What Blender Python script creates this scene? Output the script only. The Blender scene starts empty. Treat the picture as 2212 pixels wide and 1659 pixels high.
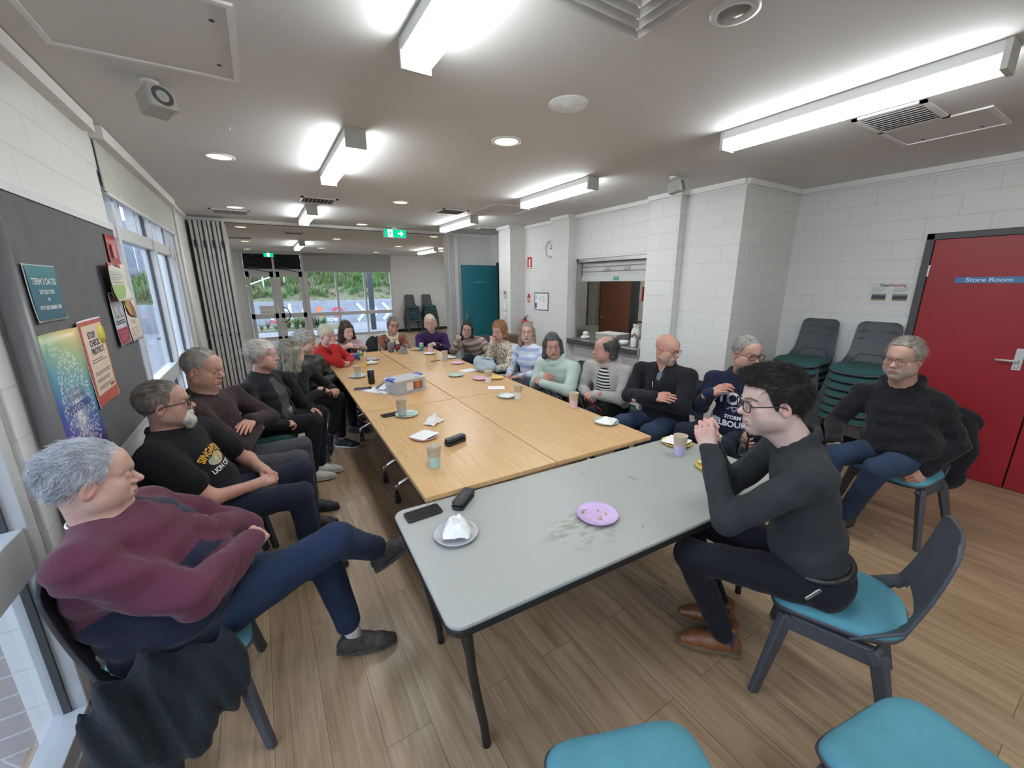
import bpy, bmesh, math, random
import numpy as np
from mathutils import Vector, Matrix, Euler
from mathutils.bvhtree import BVHTree
random.seed(7); RNG = np.random.default_rng(7)
SC = bpy.context.scene
COL = SC.collection
PI = math.pi
# ------------------------------------------------------------------ camera
cam_d = bpy.data.cameras.new('camera'); cam = bpy.data.objects.new('camera', cam_d); COL.objects.link(cam)
cam_d.sensor_fit = 'HORIZONTAL'; cam_d.sensor_width = 36.0
cam_d.lens = 865.7 / 2212 * 36.0; cam_d.clip_start = 0.02; cam_d.clip_end = 200
YAW, PITCH, ROLL, CAMH = .5504, .2475, -.0067, 1.75
_f = Vector((math.sin(YAW)*math.cos(PITCH), math.cos(YAW)*math.cos(PITCH), -math.sin(PITCH)))
_r0 = Vector((math.cos(YAW), -math.sin(YAW), 0)); _u0 = _r0.cross(_f)
_r = math.cos(ROLL)*_r0 + math.sin(ROLL)*_u0; _u = -math.sin(ROLL)*_r0 + math.cos(ROLL)*_u0
cam.matrix_world = Matrix(((_r.x, _u.x, -_f.x, 0), (_r.y, _u.y, -_f.y, 0), (_r.z, _u.z, -_f.z, CAMH), (0, 0, 0, 1)))
SC.camera = cam
# ------------------------------------------------------------------ world (overcast sky), exposure
W = bpy.data.worlds.new('sky'); SC.world = W; W.use_nodes = True
nt = W.node_tree; nt.nodes.clear()
wo = nt.nodes.new('ShaderNodeOutputWorld'); wb = nt.nodes.new('ShaderNodeBackground')
tc = nt.nodes.new('ShaderNodeTexCoord'); sx = nt.nodes.new('ShaderNodeSeparateXYZ'); cr = nt.nodes.new('ShaderNodeValToRGB')
nt.links.new(tc.outputs['Generated'], sx.inputs[0]); nt.links.new(sx.outputs['Z'], cr.inputs[0])
cr.color_ramp.elements[0].position = 0.0; cr.color_ramp.elements[0].color = (.84, .90, 1, 1)
cr.color_ramp.elements[1].position = .6; cr.color_ramp.elements[1].color = (.60, .75, 1, 1)
nt.links.new(cr.outputs[0], wb.inputs[0]); nt.links.new(wb.outputs[0], wo.inputs[0])
wb.inputs[1].default_value = 2.6
LAMP = 16.0           # fluorescent diffusers
SC.view_settings.view_transform = 'Standard'; SC.view_settings.look = 'None'
SC.view_settings.gamma = 1.0; SC.view_settings.use_curve_mapping = False
SC.view_settings.exposure = 1.08
cy = SC.cycles
cy.max_bounces = 7; cy.diffuse_bounces = 4; cy.glossy_bounces = 3; cy.transmission_bounces = 6; cy.transparent_max_bounces = 12
cy.caustics_reflective = False; cy.caustics_refractive = False; cy.sample_clamp_indirect = 4.0
cy.use_adaptive_sampling = True; cy.adaptive_threshold = .02
try:
    cy.use_denoising = True; cy.denoiser = 'OPENIMAGEDENOISE'
except Exception: pass
def portal(name, loc, rot, sx_, sy_):
    d = bpy.data.lights.new(name, 'AREA'); d.shape = 'RECTANGLE'; d.size = sx_; d.size_y = sy_; d.cycles.is_portal = True
    o = bpy.data.objects.new(name, d); COL.objects.link(o); o.location = loc; o.rotation_euler = rot; o['kind'] = 'helper'
portal('daylight_opening', (-.95, .1, 1.2), (0, -PI/2, 0), 2.4, 3.8)
portal('daylight_opening', (-.95, 5.1, 1.25), (0, -PI/2, 0), 2.4, 2.7)
portal('daylight_opening', (1.9, 15.25, 1.1), (-PI/2, 0, 0), 4.6, 2.2)

# ------------------------------------------------------------------ materials
MATS = {}
def ramp(nt, fac, stops):
    r = nt.nodes.new('ShaderNodeValToRGB'); e = r.color_ramp.elements
    while len(e) < len(stops): e.new(.5)
    for el, (p, c) in zip(e, stops): el.position = p; el.color = (*c, 1)
    nt.links.new(fac, r.inputs[0]); return r.outputs[0]
def noise(nt, vec, scale, detail=3, rough=.5, dist=0):
    n = nt.nodes.new('ShaderNodeTexNoise'); n.inputs['Scale'].default_value = scale; n.inputs['Detail'].default_value = detail
    n.inputs['Roughness'].default_value = rough; n.inputs['Distortion'].default_value = dist
    if vec is not None: nt.links.new(vec, n.inputs['Vector'])
    return n.outputs['Fac']
def mapping(nt, vec, scale=(1, 1, 1), rot=(0, 0, 0), loc=(0, 0, 0)):
    m = nt.nodes.new('ShaderNodeMapping'); m.inputs['Scale'].default_value = scale; m.inputs['Rotation'].default_value = rot
    m.inputs['Location'].default_value = loc; nt.links.new(vec, m.inputs[0]); return m.outputs[0]
def math_(nt, op, a, b=None, clamp=False):
    m = nt.nodes.new('ShaderNodeMath'); m.operation = op; m.use_clamp = clamp
    for i, v in enumerate((a, b)):
        if v is None: continue
        if isinstance(v, (int, float)): m.inputs[i].default_value = v
        else: nt.links.new(v, m.inputs[i])
    return m.outputs[0]
def mixc(nt, fac, a, b, mode='MIX'):
    m = nt.nodes.new('ShaderNodeMix'); m.data_type = 'RGBA'; m.blend_type = mode
    for i, v in ((0, fac), (6, a), (7, b)):
        if isinstance(v, (int, float)): m.inputs[i].default_value = v
        elif isinstance(v, tuple): m.inputs[i].default_value = (*v, 1)
        else: nt.links.new(v, m.inputs[i])
    return m.outputs[2]
def bump(nt, h, strength=.3, dist=.01):
    b = nt.nodes.new('ShaderNodeBump'); b.inputs['Strength'].default_value = strength; b.inputs['Distance'].default_value = dist
    nt.links.new(h, b.inputs['Height']); return b.outputs[0]
def newmat(name):
    m = bpy.data.materials.new(name); m.use_nodes = True; nt = m.node_tree
    return m, nt, nt.nodes['Principled BSDF']
def objco(nt): return nt.nodes.new('ShaderNodeTexCoord').outputs['Object']
def geopos(nt): return nt.nodes.new('ShaderNodeNewGeometry').outputs['Position']
def attr(nt, name):
    a = nt.nodes.new('ShaderNodeAttribute'); a.attribute_name = name; return a
def mat(name, c, rough=.5, metal=0., var=.06, vs=12., bmp=0., bs=80., spec=.5, alpha=1., coat=0.):
    if name in MATS: return MATS[name]
    m, nt, b = newmat(name); MATS[name] = m
    co = objco(nt); n = noise(nt, co, vs, 3)
    lo = tuple(max(0, x*(1-var)) for x in c); hi = tuple(min(1, x*(1+var)) for x in c)
    nt.links.new(ramp(nt, n, ((.3, lo), (.7, hi))), b.inputs['Base Color'])
    b.inputs['Roughness'].default_value = rough; b.inputs['Metallic'].default_value = metal
    b.inputs['Specular IOR Level'].default_value = spec; b.inputs['Alpha'].default_value = alpha; b.inputs['Coat Weight'].default_value = coat
    if bmp: nt.links.new(bump(nt, noise(nt, co, bs, 3), bmp, .004), b.inputs['Normal'])
    return m
def fabric(name, c, var=.18, weave=420., fuzz=.6, wr=.5, lumps=9.):
    """woven or knitted cloth: fine weave, soft creases, slight mottling"""
    if name in MATS: return MATS[name]
    m, nt, b = newmat(name); MATS[name] = m
    co = objco(nt); n1 = noise(nt, co, lumps, 4, .6); n2 = noise(nt, co, weave, 2)
    f = math_(nt, 'ADD', math_(nt, 'MULTIPLY', n1, .6), math_(nt, 'MULTIPLY', n2, .4))
    lo = tuple(x*(1-var) for x in c); hi = tuple(min(1, x*(1+var)) for x in c)
    nt.links.new(ramp(nt, f, ((.35, lo), (.65, hi))), b.inputs['Base Color'])
    b.inputs['Roughness'].default_value = .9; b.inputs['Specular IOR Level'].default_value = .2
    b.inputs['Sheen Weight'].default_value = fuzz*.12; b.inputs['Sheen Roughness'].default_value = .5
    cre = noise(nt, mapping(nt, co, (1, 1, .55)), 17., 3, .55, .8)
    hgt = math_(nt, 'ADD', math_(nt, 'MULTIPLY', cre, 1.0), math_(nt, 'MULTIPLY', n2, .06))
    nt.links.new(bump(nt, hgt, wr, .02), b.inputs['Normal'])
    return m
def vcol(name, rough=.85, weave=420., bmp=.35, spec=.3, sheen=.15, wr=17.):
    """cloth or skin whose colours are carried by the mesh (dyed panels, lips, brows)"""
    if name in MATS: return MATS[name]
    m, nt, b = newmat(name); MATS[name] = m
    co = objco(nt); a = attr(nt, 'Col').outputs['Color']
    n = noise(nt, co, 60., 4); n2 = noise(nt, co, weave, 2)
    f = math_(nt, 'ADD', math_(nt, 'MULTIPLY', n, .5), math_(nt, 'MULTIPLY', n2, .5))
    nt.links.new(mixc(nt, 1., a, ramp(nt, f, ((.3, (.84,)*3), (.7, (1.,)*3))), 'MULTIPLY'), b.inputs['Base Color'])
    b.inputs['Roughness'].default_value = rough; b.inputs['Specular IOR Level'].default_value = spec; b.inputs['Sheen Weight'].default_value = sheen
    h = math_(nt, 'ADD', noise(nt, mapping(nt, co, (1, 1, .55)), wr, 3, .55, .8), math_(nt, 'MULTIPLY', n2, .08))
    nt.links.new(bump(nt, h, bmp, .012), b.inputs['Normal'])
    return m
def emit(name, c, s):
    if name in MATS: return MATS[name]
    m = bpy.data.materials.new(name); m.use_nodes = True; nt = m.node_tree; nt.nodes.clear(); MATS[name] = m
    o = nt.nodes.new('ShaderNodeOutputMaterial'); e = nt.nodes.new('ShaderNodeEmission'); e.inputs[0].default_value = (*c, 1); e.inputs[1].default_value = s
    nt.links.new(e.outputs[0], o.inputs[0]); return m
def glassmat(name, tint=(1, 1, 1), refl=.08, rough=.02):
    """thin clear pane: mostly see-through, faint reflection"""
    if name in MATS: return MATS[name]
    m = bpy.data.materials.new(name); m.use_nodes = True; nt = m.node_tree; nt.nodes.clear(); MATS[name] = m
    o = nt.nodes.new('ShaderNodeOutputMaterial'); t = nt.nodes.new('ShaderNodeBsdfTransparent'); t.inputs[0].default_value = (*tint, 1)
    g = nt.nodes.new('ShaderNodeBsdfGlossy'); g.inputs['Roughness'].default_value = rough
    fr = nt.nodes.new('ShaderNodeFresnel'); fr.inputs[0].default_value = 1.45
    x = nt.nodes.new('ShaderNodeMixShader'); nt.links.new(math_(nt, 'MULTIPLY', fr.outputs[0], refl*8, True), x.inputs[0])
    nt.links.new(t.outputs[0], x.inputs[1]); nt.links.new(g.outputs[0], x.inputs[2]); nt.links.new(x.outputs[0], o.inputs[0]); return m
def blockwall(name, c, joint, bw=.4, rh=.2, bstr=.5, zoff=0., msize=.006):
    m, nt, b = newmat(name); p = geopos(nt); s = nt.nodes.new('ShaderNodeSeparateXYZ'); nt.links.new(p, s.inputs[0])
    cb = nt.nodes.new('ShaderNodeCombineXYZ'); nt.links.new(math_(nt, 'ADD', s.outputs[0], s.outputs[1]), cb.inputs[0])
    nt.links.new(math_(nt, 'ADD', s.outputs[2], zoff), cb.inputs[1])
    k = nt.nodes.new('ShaderNodeTexBrick'); k.offset = .5; k.squash = 1; nt.links.new(cb.outputs[0], k.inputs['Vector'])
    k.inputs['Scale'].default_value = 1; k.inputs['Brick Width'].default_value = bw; k.inputs['Row Height'].default_value = rh
    k.inputs['Mortar Size'].default_value = msize; k.inputs['Mortar Smooth'].default_value = .3
    k.inputs['Color1'].default_value = (*c, 1); k.inputs['Color2'].default_value = (*[x*.97 for x in c], 1); k.inputs['Mortar'].default_value = (*joint, 1)
    nt.links.new(k.outputs['Color'], b.inputs['Base Color']); b.inputs['Roughness'].default_value = .6; b.inputs['Specular IOR Level'].default_value = .3
    h = math_(nt, 'ADD', math_(nt, 'MULTIPLY', k.outputs['Fac'], -1.), math_(nt, 'MULTIPLY', noise(nt, p, 130, 3), .18))
    nt.links.new(bump(nt, h, bstr, .006), b.inputs['Normal']); return m
M_WALL = blockwall('painted_block', (.70, .70, .685), (.61, .61, .60), .4, .1765, .38, 0, .0045)
M_TILE = blockwall('cream_tile', (.62, .60, .50), (.40, .38, .32), .15, .2, .25)
M_PAVER = blockwall('clay_brick', (.38, .34, .32), (.5, .48, .46), .23, .086, .5)
M_PLASTER = mat('white_plaster', (.70, .70, .69), .7, var=.02, vs=2, bmp=.05)
M_CEIL = mat('ceiling_paint', (.63, .63, .615), .8, var=.025, vs=1.2, bmp=.04, bs=40)
M_WHITE = mat('white_paint', (.76, .76, .75), .5, var=.03)
def floor_mat():
    m, nt, b = newmat('vinyl_plank'); p = geopos(nt); s = nt.nodes.new('ShaderNodeSeparateXYZ'); nt.links.new(p, s.inputs[0])
    cb = nt.nodes.new('ShaderNodeCombineXYZ'); nt.links.new(s.outputs[1], cb.inputs[0]); nt.links.new(s.outputs[0], cb.inputs[1])
    k = nt.nodes.new('ShaderNodeTexBrick'); k.offset = .37; k.offset_frequency = 2; nt.links.new(cb.outputs[0], k.inputs['Vector'])
    k.inputs['Scale'].default_value = 1; k.inputs['Brick Width'].default_value = 1.25; k.inputs['Row Height'].default_value = .185
    k.inputs['Mortar Size'].default_value = .0012; k.inputs['Mortar Smooth'].default_value = .1; k.inputs['Bias'].default_value = 0
    k.inputs['Color1'].default_value = (0, 0, 0, 1); k.inputs['Color2'].default_value = (1, 1, 1, 1); k.inputs['Mortar'].default_value = (.5, .5, .5, 1)
    # grain coordinate: stretched along the plank, shifted per plank
    off = math_(nt, 'MULTIPLY', k.outputs['Color'], 7.)
    g = nt.nodes.new('ShaderNodeCombineXYZ'); nt.links.new(math_(nt, 'MULTIPLY', s.outputs[0], 9.), g.inputs[0])
    nt.links.new(math_(nt, 'ADD', math_(nt, 'MULTIPLY', s.outputs[1], .9), off), g.inputs[1]); nt.links.new(off, g.inputs[2])
    n1 = noise(nt, g.outputs[0], 1.6, 5, .6, 1.1)
    g2 = mapping(nt, g.outputs[0], (6, .8, 1)); n2 = noise(nt, g2, 3., 4, .6)
    n3 = noise(nt, p, 1.1, 2)
    f = math_(nt, 'ADD', math_(nt, 'MULTIPLY', n1, .62), math_(nt, 'MULTIPLY', n2, .38))
    c = ramp(nt, f, ((.30, (.21, .128, .070)), (.43, (.34, .228, .135)), (.55, (.43, .305, .19)), (.72, (.53, .40, .265))))
    c = mixc(nt, .5, c, ramp(nt, k.outputs['Color'], ((.0, (.70, .69, .68)), (1., (1., 1., 1.)))), 'MULTIPLY')
    c = mixc(nt, k.outputs['Fac'], c, (.12, .075, .045))
    nt.links.new(c, b.inputs['Base Color'])
    nt.links.new(ramp(nt, n3, ((.3, (.28,)*3), (.7, (.42,)*3))), b.inputs['Roughness'])
    b.inputs['Specular IOR Level'].default_value = .45
    h = math_(nt, 'ADD', math_(nt, 'MULTIPLY', k.outputs['Fac'], -1.), math_(nt, 'MULTIPLY', n2, .3))
    nt.links.new(bump(nt, h, .12, .003), b.inputs['Normal']); return m
M_FLOOR = floor_mat()
def beech_mat():
    m, nt, b = newmat('beech_laminate'); co = objco(nt)
    v = mapping(nt, co, (14, 1.2, 1)); n1 = noise(nt, v, 3.5, 5, .6, .6); n2 = noise(nt, mapping(nt, co, (90, 6, 1)), 4., 2)
    f = math_(nt, 'ADD', math_(nt, 'MULTIPLY', n1, .7), math_(nt, 'MULTIPLY', n2, .3))
    nt.links.new(ramp(nt, f, ((.3, (.50, .295, .125)), (.5, (.60, .375, .175)), (.7, (.66, .43, .215)))), b.inputs['Base Color'])
    b.inputs['Roughness'].default_value = .33; b.inputs['Specular IOR Level'].default_value = .5; return m
M_BEECH = beech_mat()
def greytable_mat():
    m, nt, b = newmat('grey_laminate'); co = objco(nt)
    sp = noise(nt, co, 300, 2); st = noise(nt, mapping(nt, co, (2.2, 4.5, 1), (0, 0, -.5)), 2.6, 5, .65, .5); fine = noise(nt, mapping(nt, co, (9, 30, 1), (0, 0, -.6)), 2., 4)
    base = ramp(nt, sp, ((.35, (.315, .325, .30)), (.65, (.375, .385, .355))))
    # worn scuff patches: a round patch near the middle of the front edge plus stray specks
    vm = nt.nodes.new('ShaderNodeVectorMath'); vm.operation = 'DISTANCE'; nt.links.new(mapping(nt, co, (1, 1.5, 0)), vm.inputs[0]); vm.inputs[1].default_value = (-.28, -.24, 0)
    patch = math_(nt, 'SUBTRACT', 1., math_(nt, 'DIVIDE', vm.outputs['Value'], .23), True)
    sc = math_(nt, 'MULTIPLY', math_(nt, 'MULTIPLY', patch, 1.9, True), ramp(nt, math_(nt, 'ADD', math_(nt, 'MULTIPLY', st, .5), math_(nt, 'MULTIPLY', fine, .5)), ((.48, (0,)*3), (.56, (1,)*3))))
    c = mixc(nt, math_(nt, 'MULTIPLY', sc, .75), base, (.205, .19, .14))
    spk = ramp(nt, noise(nt, co, 11, 2, .4, 2.), ((.735, (0,)*3), (.76, (1,)*3)))
    c = mixc(nt, math_(nt, 'MULTIPLY', spk, .5), c, (.15, .11, .08))
    nt.links.new(c, b.inputs['Base Color']); b.inputs['Roughness'].default_value = .42; b.inputs['Specular IOR Level'].default_value = .45
    nt.links.new(bump(nt, sp, .06, .002), b.inputs['Normal']); return m
M_GREYTOP = greytable_mat()
M_ALU = mat('aluminium', (.62, .63, .63), .38, .35, .03)
M_ALUW = mat('powdercoat_silver', (.58, .59, .59), .45, .1, .03)
M_CHROME = mat('chrome', (.75, .75, .75), .12, 1., .02)
M_STEEL = mat('stainless_steel', (.55, .55, .54), .28, 1., .05, 4)
M_BLACK = mat('black_plastic', (.018, .018, .02), .38, var=.1)
M_BLACKM = mat('black_metal', (.012, .012, .013), .45, var=.1)
M_CHAR = mat('charcoal_plastic', (.058, .064, .078), .5, var=.08, bmp=.06, bs=500)
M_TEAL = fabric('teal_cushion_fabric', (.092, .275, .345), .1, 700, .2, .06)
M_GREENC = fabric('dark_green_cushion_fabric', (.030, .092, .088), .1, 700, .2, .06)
M_RED = mat('red_door_paint', (.30, .012, .020), .42, var=.06, vs=3)
M_TEALDOOR = mat('teal_door_paint', (.018, .155, .20), .45, var=.05, vs=3)
M_DARKFR = mat('dark_grey_frame', (.06, .062, .066), .5)
M_GLASS = glassmat('window_glass', (.96, .98, 1.), .035)
M_CLEAR = glassmat('clear_plastic', (.88, .92, .95), .12, .08)
M_PAPER = mat('white_paper', (.82, .82, .81), .8, var=.03, bmp=.1, bs=40)
M_PINB = fabric('grey_pinboard_felt', (.145, .145, .150), .12, 600, .2, .05)
M_BLIND = mat('grey_roller_blind', (.36, .37, .34), .8, var=.03)
M_DKBLIND = mat('dark_slat', (.045, .05, .06), .4)
M_CONC = mat('concrete', (.27, .28, .30), .85, var=.14, vs=3, bmp=.2)
M_ASPH = mat('pale_paving', (.19, .185, .18), .9, var=.1, vs=4, bmp=.2)
M_LAMP = emit('lamp_diffuser', (.93, .975, 1.0), LAMP)
M_WARM = emit('warm_downlight', (1., .74, .42), 1.3)
M_GREENS = emit('exit_green', (.0, .36, .17), 1.0)
M_WHITES = emit('exit_white', (.9, 1., .95), .95)

# ------------------------------------------------------------------ object helpers
def link(o, parent=None):
    COL.objects.link(o)
    if parent is not None: o.parent = parent
    return o
def tag(o, label=None, cat=None, group=None, kind=None):
    if label: o['label'] = label
    if cat: o['category'] = cat
    if group: o['group'] = group
    if kind: o['kind'] = kind
    return o
def thing(name, label, cat, loc=(0, 0, 0), rz=0., group=None):
    o = bpy.data.objects.new(name, None); link(o); o.location = loc; o.rotation_euler = (0, 0, rz); o.empty_display_size = .05
    return tag(o, label, cat, group)
def meshobj(name, v, f, m=None, parent=None, smooth=False, loc=None):
    me = bpy.data.meshes.new(name); me.from_pydata([tuple(x) for x in v], [], [tuple(x) for x in f]); me.update()
    if m is not None:
        for mm in (m if isinstance(m, (list, tuple)) else [m]): me.materials.append(mm)
    if smooth: me.polygons.foreach_set('use_smooth', [True]*len(me.polygons))
    o = bpy.data.objects.new(name, me); link(o, parent)
    if loc is not None: o.location = loc
    return o
class MB:
    """collects simple solids, then links them as one mesh object"""
    def __init__(s): s.bm = bmesh.new(); s.mi = 0
    def _mat(s, faces):
        for f in faces: f.material_index = s.mi
    def box(s, lo, hi, M=None, bev=0.):
        ctr = [(a+b)/2 for a, b in zip(lo, hi)]; sz = [abs(b-a) for a, b in zip(lo, hi)]
        r = bmesh.ops.create_cube(s.bm, size=1, matrix=Matrix.Translation(ctr) @ Matrix.Diagonal((*sz, 1)))
        vs = r['verts']; fs = list({f for v in vs for f in v.link_faces}); s._mat(fs)
        if bev > 0:
            es = list({e for v in vs for e in v.link_edges})
            rb = bmesh.ops.bevel(s.bm, geom=es, offset=min(bev, min(sz)*.45), segments=2, affect='EDGES', profile=.5, clamp_overlap=True)
            vs = list({v for f in rb['faces'] for v in f.verts}); s._mat(rb['faces'])
            vs = list({v for f in vs for ff in f.link_faces for v in ff.verts})
        if M is not None: bmesh.ops.transform(s.bm, matrix=M, verts=vs)
        return s
    def obox(s, c, axes, half, bev=0.):
        ax = [Vector(a).normalized() for a in axes]
        M = Matrix(((ax[0].x, ax[1].x, ax[2].x, c[0]), (ax[0].y, ax[1].y, ax[2].y, c[1]), (ax[0].z, ax[1].z, ax[2].z, c[2]), (0, 0, 0, 1)))
        return s.box([-h for h in half], half, M, bev)
    def bar(s, a, b, w, d, up=(0, 0, 1), w2=None, d2=None):
        a, b = Vector(a), Vector(b); y = (b-a).normalized(); x = y.cross(Vector(up))
        if x.length < 1e-4: x = y.cross(Vector((1, 0, 0)))
        x.normalize(); z = x.cross(y); w2 = w if w2 is None else w2; d2 = d if d2 is None else d2
        vs = [s.bm.verts.new(p + x*sx_*ww/2 + z*sz_*dd/2) for p, ww, dd in ((a, w, d), (b, w2, d2)) for sx_, sz_ in ((-1, -1), (1, -1), (1, 1), (-1, 1))]
        fs = [s.bm.faces.new([vs[i] for i in q]) for q in ((3, 2, 1, 0), (4, 5, 6, 7), (0, 1, 5, 4), (1, 2, 6, 5), (2, 3, 7, 6), (3, 0, 4, 7))]
        s._mat(fs); return s
    def tube(s, pts, r, n=10, caps=True):
        pts = [Vector(p) for p in pts]; rr = r if isinstance(r, (list, tuple)) else [r]*len(pts); rings = []
        t0 = (pts[1]-pts[0]).normalized(); nrm = t0.cross(Vector((0, 0, 1)))
        if nrm.length < 1e-3: nrm = t0.cross(Vector((1, 0, 0)))
        nrm.normalize()
        for i, p in enumerate(pts):
            t = ((pts[min(i+1, len(pts)-1)]-pts[max(i-1, 0)])).normalized()
            nrm = (nrm - t*nrm.dot(t)).normalized(); bn = t.cross(nrm)
            rings.append([s.bm.verts.new(p + (nrm*math.cos(2*PI*k/n)+bn*math.sin(2*PI*k/n))*rr[i]) for k in range(n)])
        fs = []
        for A, B in zip(rings, rings[1:]):
            for k in range(n): fs.append(s.bm.faces.new((A[k], A[(k+1) % n], B[(k+1) % n], B[k])))
        if caps: fs.append(s.bm.faces.new(rings[0][::-1])); fs.append(s.bm.faces.new(rings[-1]))
        for f in fs: f.smooth = True
        s._mat(fs); return s
    def lathe(s, prof, c=(0, 0, 0), n=32, sc=(1, 1), M=None):
        rings = []; T = M or Matrix()
        for (r, z) in prof:
            if r < 1e-6: rings.append([s.bm.verts.new(T @ Vector((c[0], c[1], c[2]+z)))])
            else: rings.append([s.bm.verts.new(T @ Vector((c[0]+r*sc[0]*math.cos(2*PI*k/n), c[1]+r*sc[1]*math.sin(2*PI*k/n), c[2]+z))) for k in range(n)])
        fs = []
        for A, B in zip(rings, rings[1:]):
            for k in range(n):
                if len(A) == 1 and len(B) == 1: break
                if len(A) == 1: fs.append(s.bm.faces.new((A[0], B[(k+1) % n], B[k])))
                elif len(B) == 1: fs.append(s.bm.faces.new((A[k], A[(k+1) % n], B[0])))
                else: fs.append(s.bm.faces.new((A[k], A[(k+1) % n], B[(k+1) % n], B[k])))
        for f in fs: f.smooth = True
        s._mat(fs); return s
    def prism(s, outline, z0, z1, M=None):
        T = M or Matrix(); a = [s.bm.verts.new(T @ Vector((x, y, z0))) for x, y in outline]; b = [s.bm.verts.new(T @ Vector((x, y, z1))) for x, y in outline]
        n = len(a); fs = [s.bm.faces.new(a[::-1]), s.bm.faces.new(b)] + [s.bm.faces.new((a[i], a[(i+1) % n], b[(i+1) % n], b[i])) for i in range(n)]
        s._mat(fs); return s
    def quad(s, pts):
        f = s.bm.faces.new([s.bm.verts.new(Vector(p)) for p in pts]); s._mat([f]); return s
    def build(s, name, m, parent=None, loc=None, smooth=None, bev=0., rot=None):
        me = bpy.data.meshes.new(name)
        bmesh.ops.recalc_face_normals(s.bm, faces=s.bm.faces); s.bm.to_mesh(me); s.bm.free()
        for mm in (m if isinstance(m, (list, tuple)) else [m]): me.materials.append(mm)
        if smooth: me.polygons.foreach_set('use_smooth', [True]*len(me.polygons))
        o = bpy.data.objects.new(name, me); link(o, parent)
        if loc is not None: o.location = loc
        if rot is not None: o.rotation_euler = rot
        if bev:
            b = o.modifiers.new('bevel', 'BEVEL'); b.width = bev; b.segments = 2; b.limit_method = 'ANGLE'
        return o
def rrect(w, d, r, n=6, cx=0., cy_=0.):
    out = []
    for (sx_, sy_, a0) in ((1, 1, 0), (-1, 1, 90), (-1, -1, 180), (1, -1, 270)):
        for k in range(n+1):
            a = math.radians(a0 + 90*k/n); out.append((cx+sx_*(w/2-r)+r*math.cos(a), cy_+sy_*(d/2-r)+r*math.sin(a)))
    return out
def copy_tree(o, parent=None):
    c = o.copy(); link(c, parent)
    if parent is not None: c.matrix_parent_inverse = o.matrix_parent_inverse
    for ch in list(o.children): copy_tree(ch, c)
    return c
def struct(o): o['kind'] = 'structure'; return o
def wall(name, lo, hi, m=None): return struct(MB().box(lo, hi).build(name, m or M_WALL))
def text_mesh(s, size, bold=0., align='CENTER'):
    cu = bpy.data.curves.new('lettering', 'FONT'); cu.body = s; cu.size = size; cu.align_x = align; cu.align_y = 'CENTER'; cu.offset = bold; cu.resolution_u = 3
    o = bpy.data.objects.new('lettering', cu); COL.objects.link(o)
    dg = bpy.context.evaluated_depsgraph_get(); me = bpy.data.meshes.new_from_object(o.evaluated_get(dg))
    bpy.data.objects.remove(o); bpy.data.curves.remove(cu); return me
def text(name, s, size, m, parent, M, bold=0., align='CENTER', sx_=1.):
    me = text_mesh(s, size, bold, align); me.name = name; me.materials.clear(); me.materials.append(m)
    o = bpy.data.objects.new(name, me); link(o, parent); o.matrix_basis = M @ Matrix.Diagonal((sx_, 1, 1, 1)); return o
def frame(c, xa, ya):
    x = Vector(xa).normalized(); y = Vector(ya); y = (y - x*y.dot(x)).normalized(); z = x.cross(y)
    return Matrix(((x.x, y.x, z.x, c[0]), (x.y, y.y, z.y, c[1]), (x.z, y.z, z.z, c[2]), (0, 0, 0, 1)))

# ================================================================== SETTING
CH = 2.72
struct(MB().box((-1.0, -2.9, -.1), (7.3, 15.3, 0)).build('floor', M_FLOOR))
struct(MB().box((-1.0, -2.9, CH), (7.3, 15.3, CH+.12)).build('ceiling', M_CEIL))
LX = -.77
# left wall: glazing A (y -1.6..1.95), masonry pier, glazing B (y 3.76..6.45), masonry
wall('wall_left', (LX-.2, 1.98, 0), (LX, 3.74, CH))
wall('wall_left.001', (LX-.2, -1.75, 2.42), (LX, 1.98, CH))
wall('wall_left.002', (LX-.2, 3.74, 2.46), (LX, 6.42, CH))
wall('wall_left.003', (LX-.2, 6.42, 0), (LX, 15.2, CH))
wall('wall_left.004', (LX-.2, -2.9, 0), (LX, -1.75, CH))
wall('wall_back', (-1, -2.9, 0), (5.5, -2.7, CH), M_PLASTER)
# right wall with piers and the serving hatch
RX = 4.19
wall('wall_right', (RX, 2.425, 0), (RX+.2, 3.50, CH))
wall('wall_right.001', (RX, 3.50, 2.09), (RX+.2, 4.94, CH))
wall('wall_right.002', (RX, 3.50, 0), (RX+.2, 4.94, .80))
wall('wall_right.003', (RX, 4.94, 0), (RX+.2, 6.72, CH))
wall('wall_pier', (RX-.10, 3.08, 0), (RX, 3.50, CH))
wall('wall_pier.001', (RX-.15, 4.94, 0), (RX, 5.34, CH))
wall('wall_pier.002', (3.87, 6.34, 0), (RX+.2, 6.74, CH))
wall('wall_return', (RX+.2, 2.425, 0), (5.46, 2.625, CH))
wall('wall_store', (5.26, -2.9, 0), (5.46, -.36, CH)); wall('wall_store.001', (5.26, 1.29, 0), (5.46, 2.425, CH)); wall('wall_store.002', (5.26, -.36, 2.15), (5.46, 1.29, CH))
wall('wall_passage', (4.33, 6.74, 2.13), (4.53, 7.65, CH))
wall('wall_passage.001', (4.33, 7.65, 0), (4.53, 7.90, CH), M_PLASTER)
wall('wall_partition', (3.44, 7.90, 0), (7.2, 8.06, CH), M_PLASTER)
wall('wall_passage.002', (5.3, 6.5, 0), (5.4, 7.95, CH), M_PLASTER)
wall('light_block_back', (5.6, -1.2, 0), (5.7, 2.2, CH), M_PLASTER); wall('light_block_side', (5.46, -1.2, 0), (5.6, -1.1, CH), M_PLASTER)  # unseen panels added behind the red door to stop outside light leaking under it
wall('wall_far_right', (7.1, 8.0, 0), (7.3, 15.2, CH), M_PLASTER)
FY = 15.0
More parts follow.
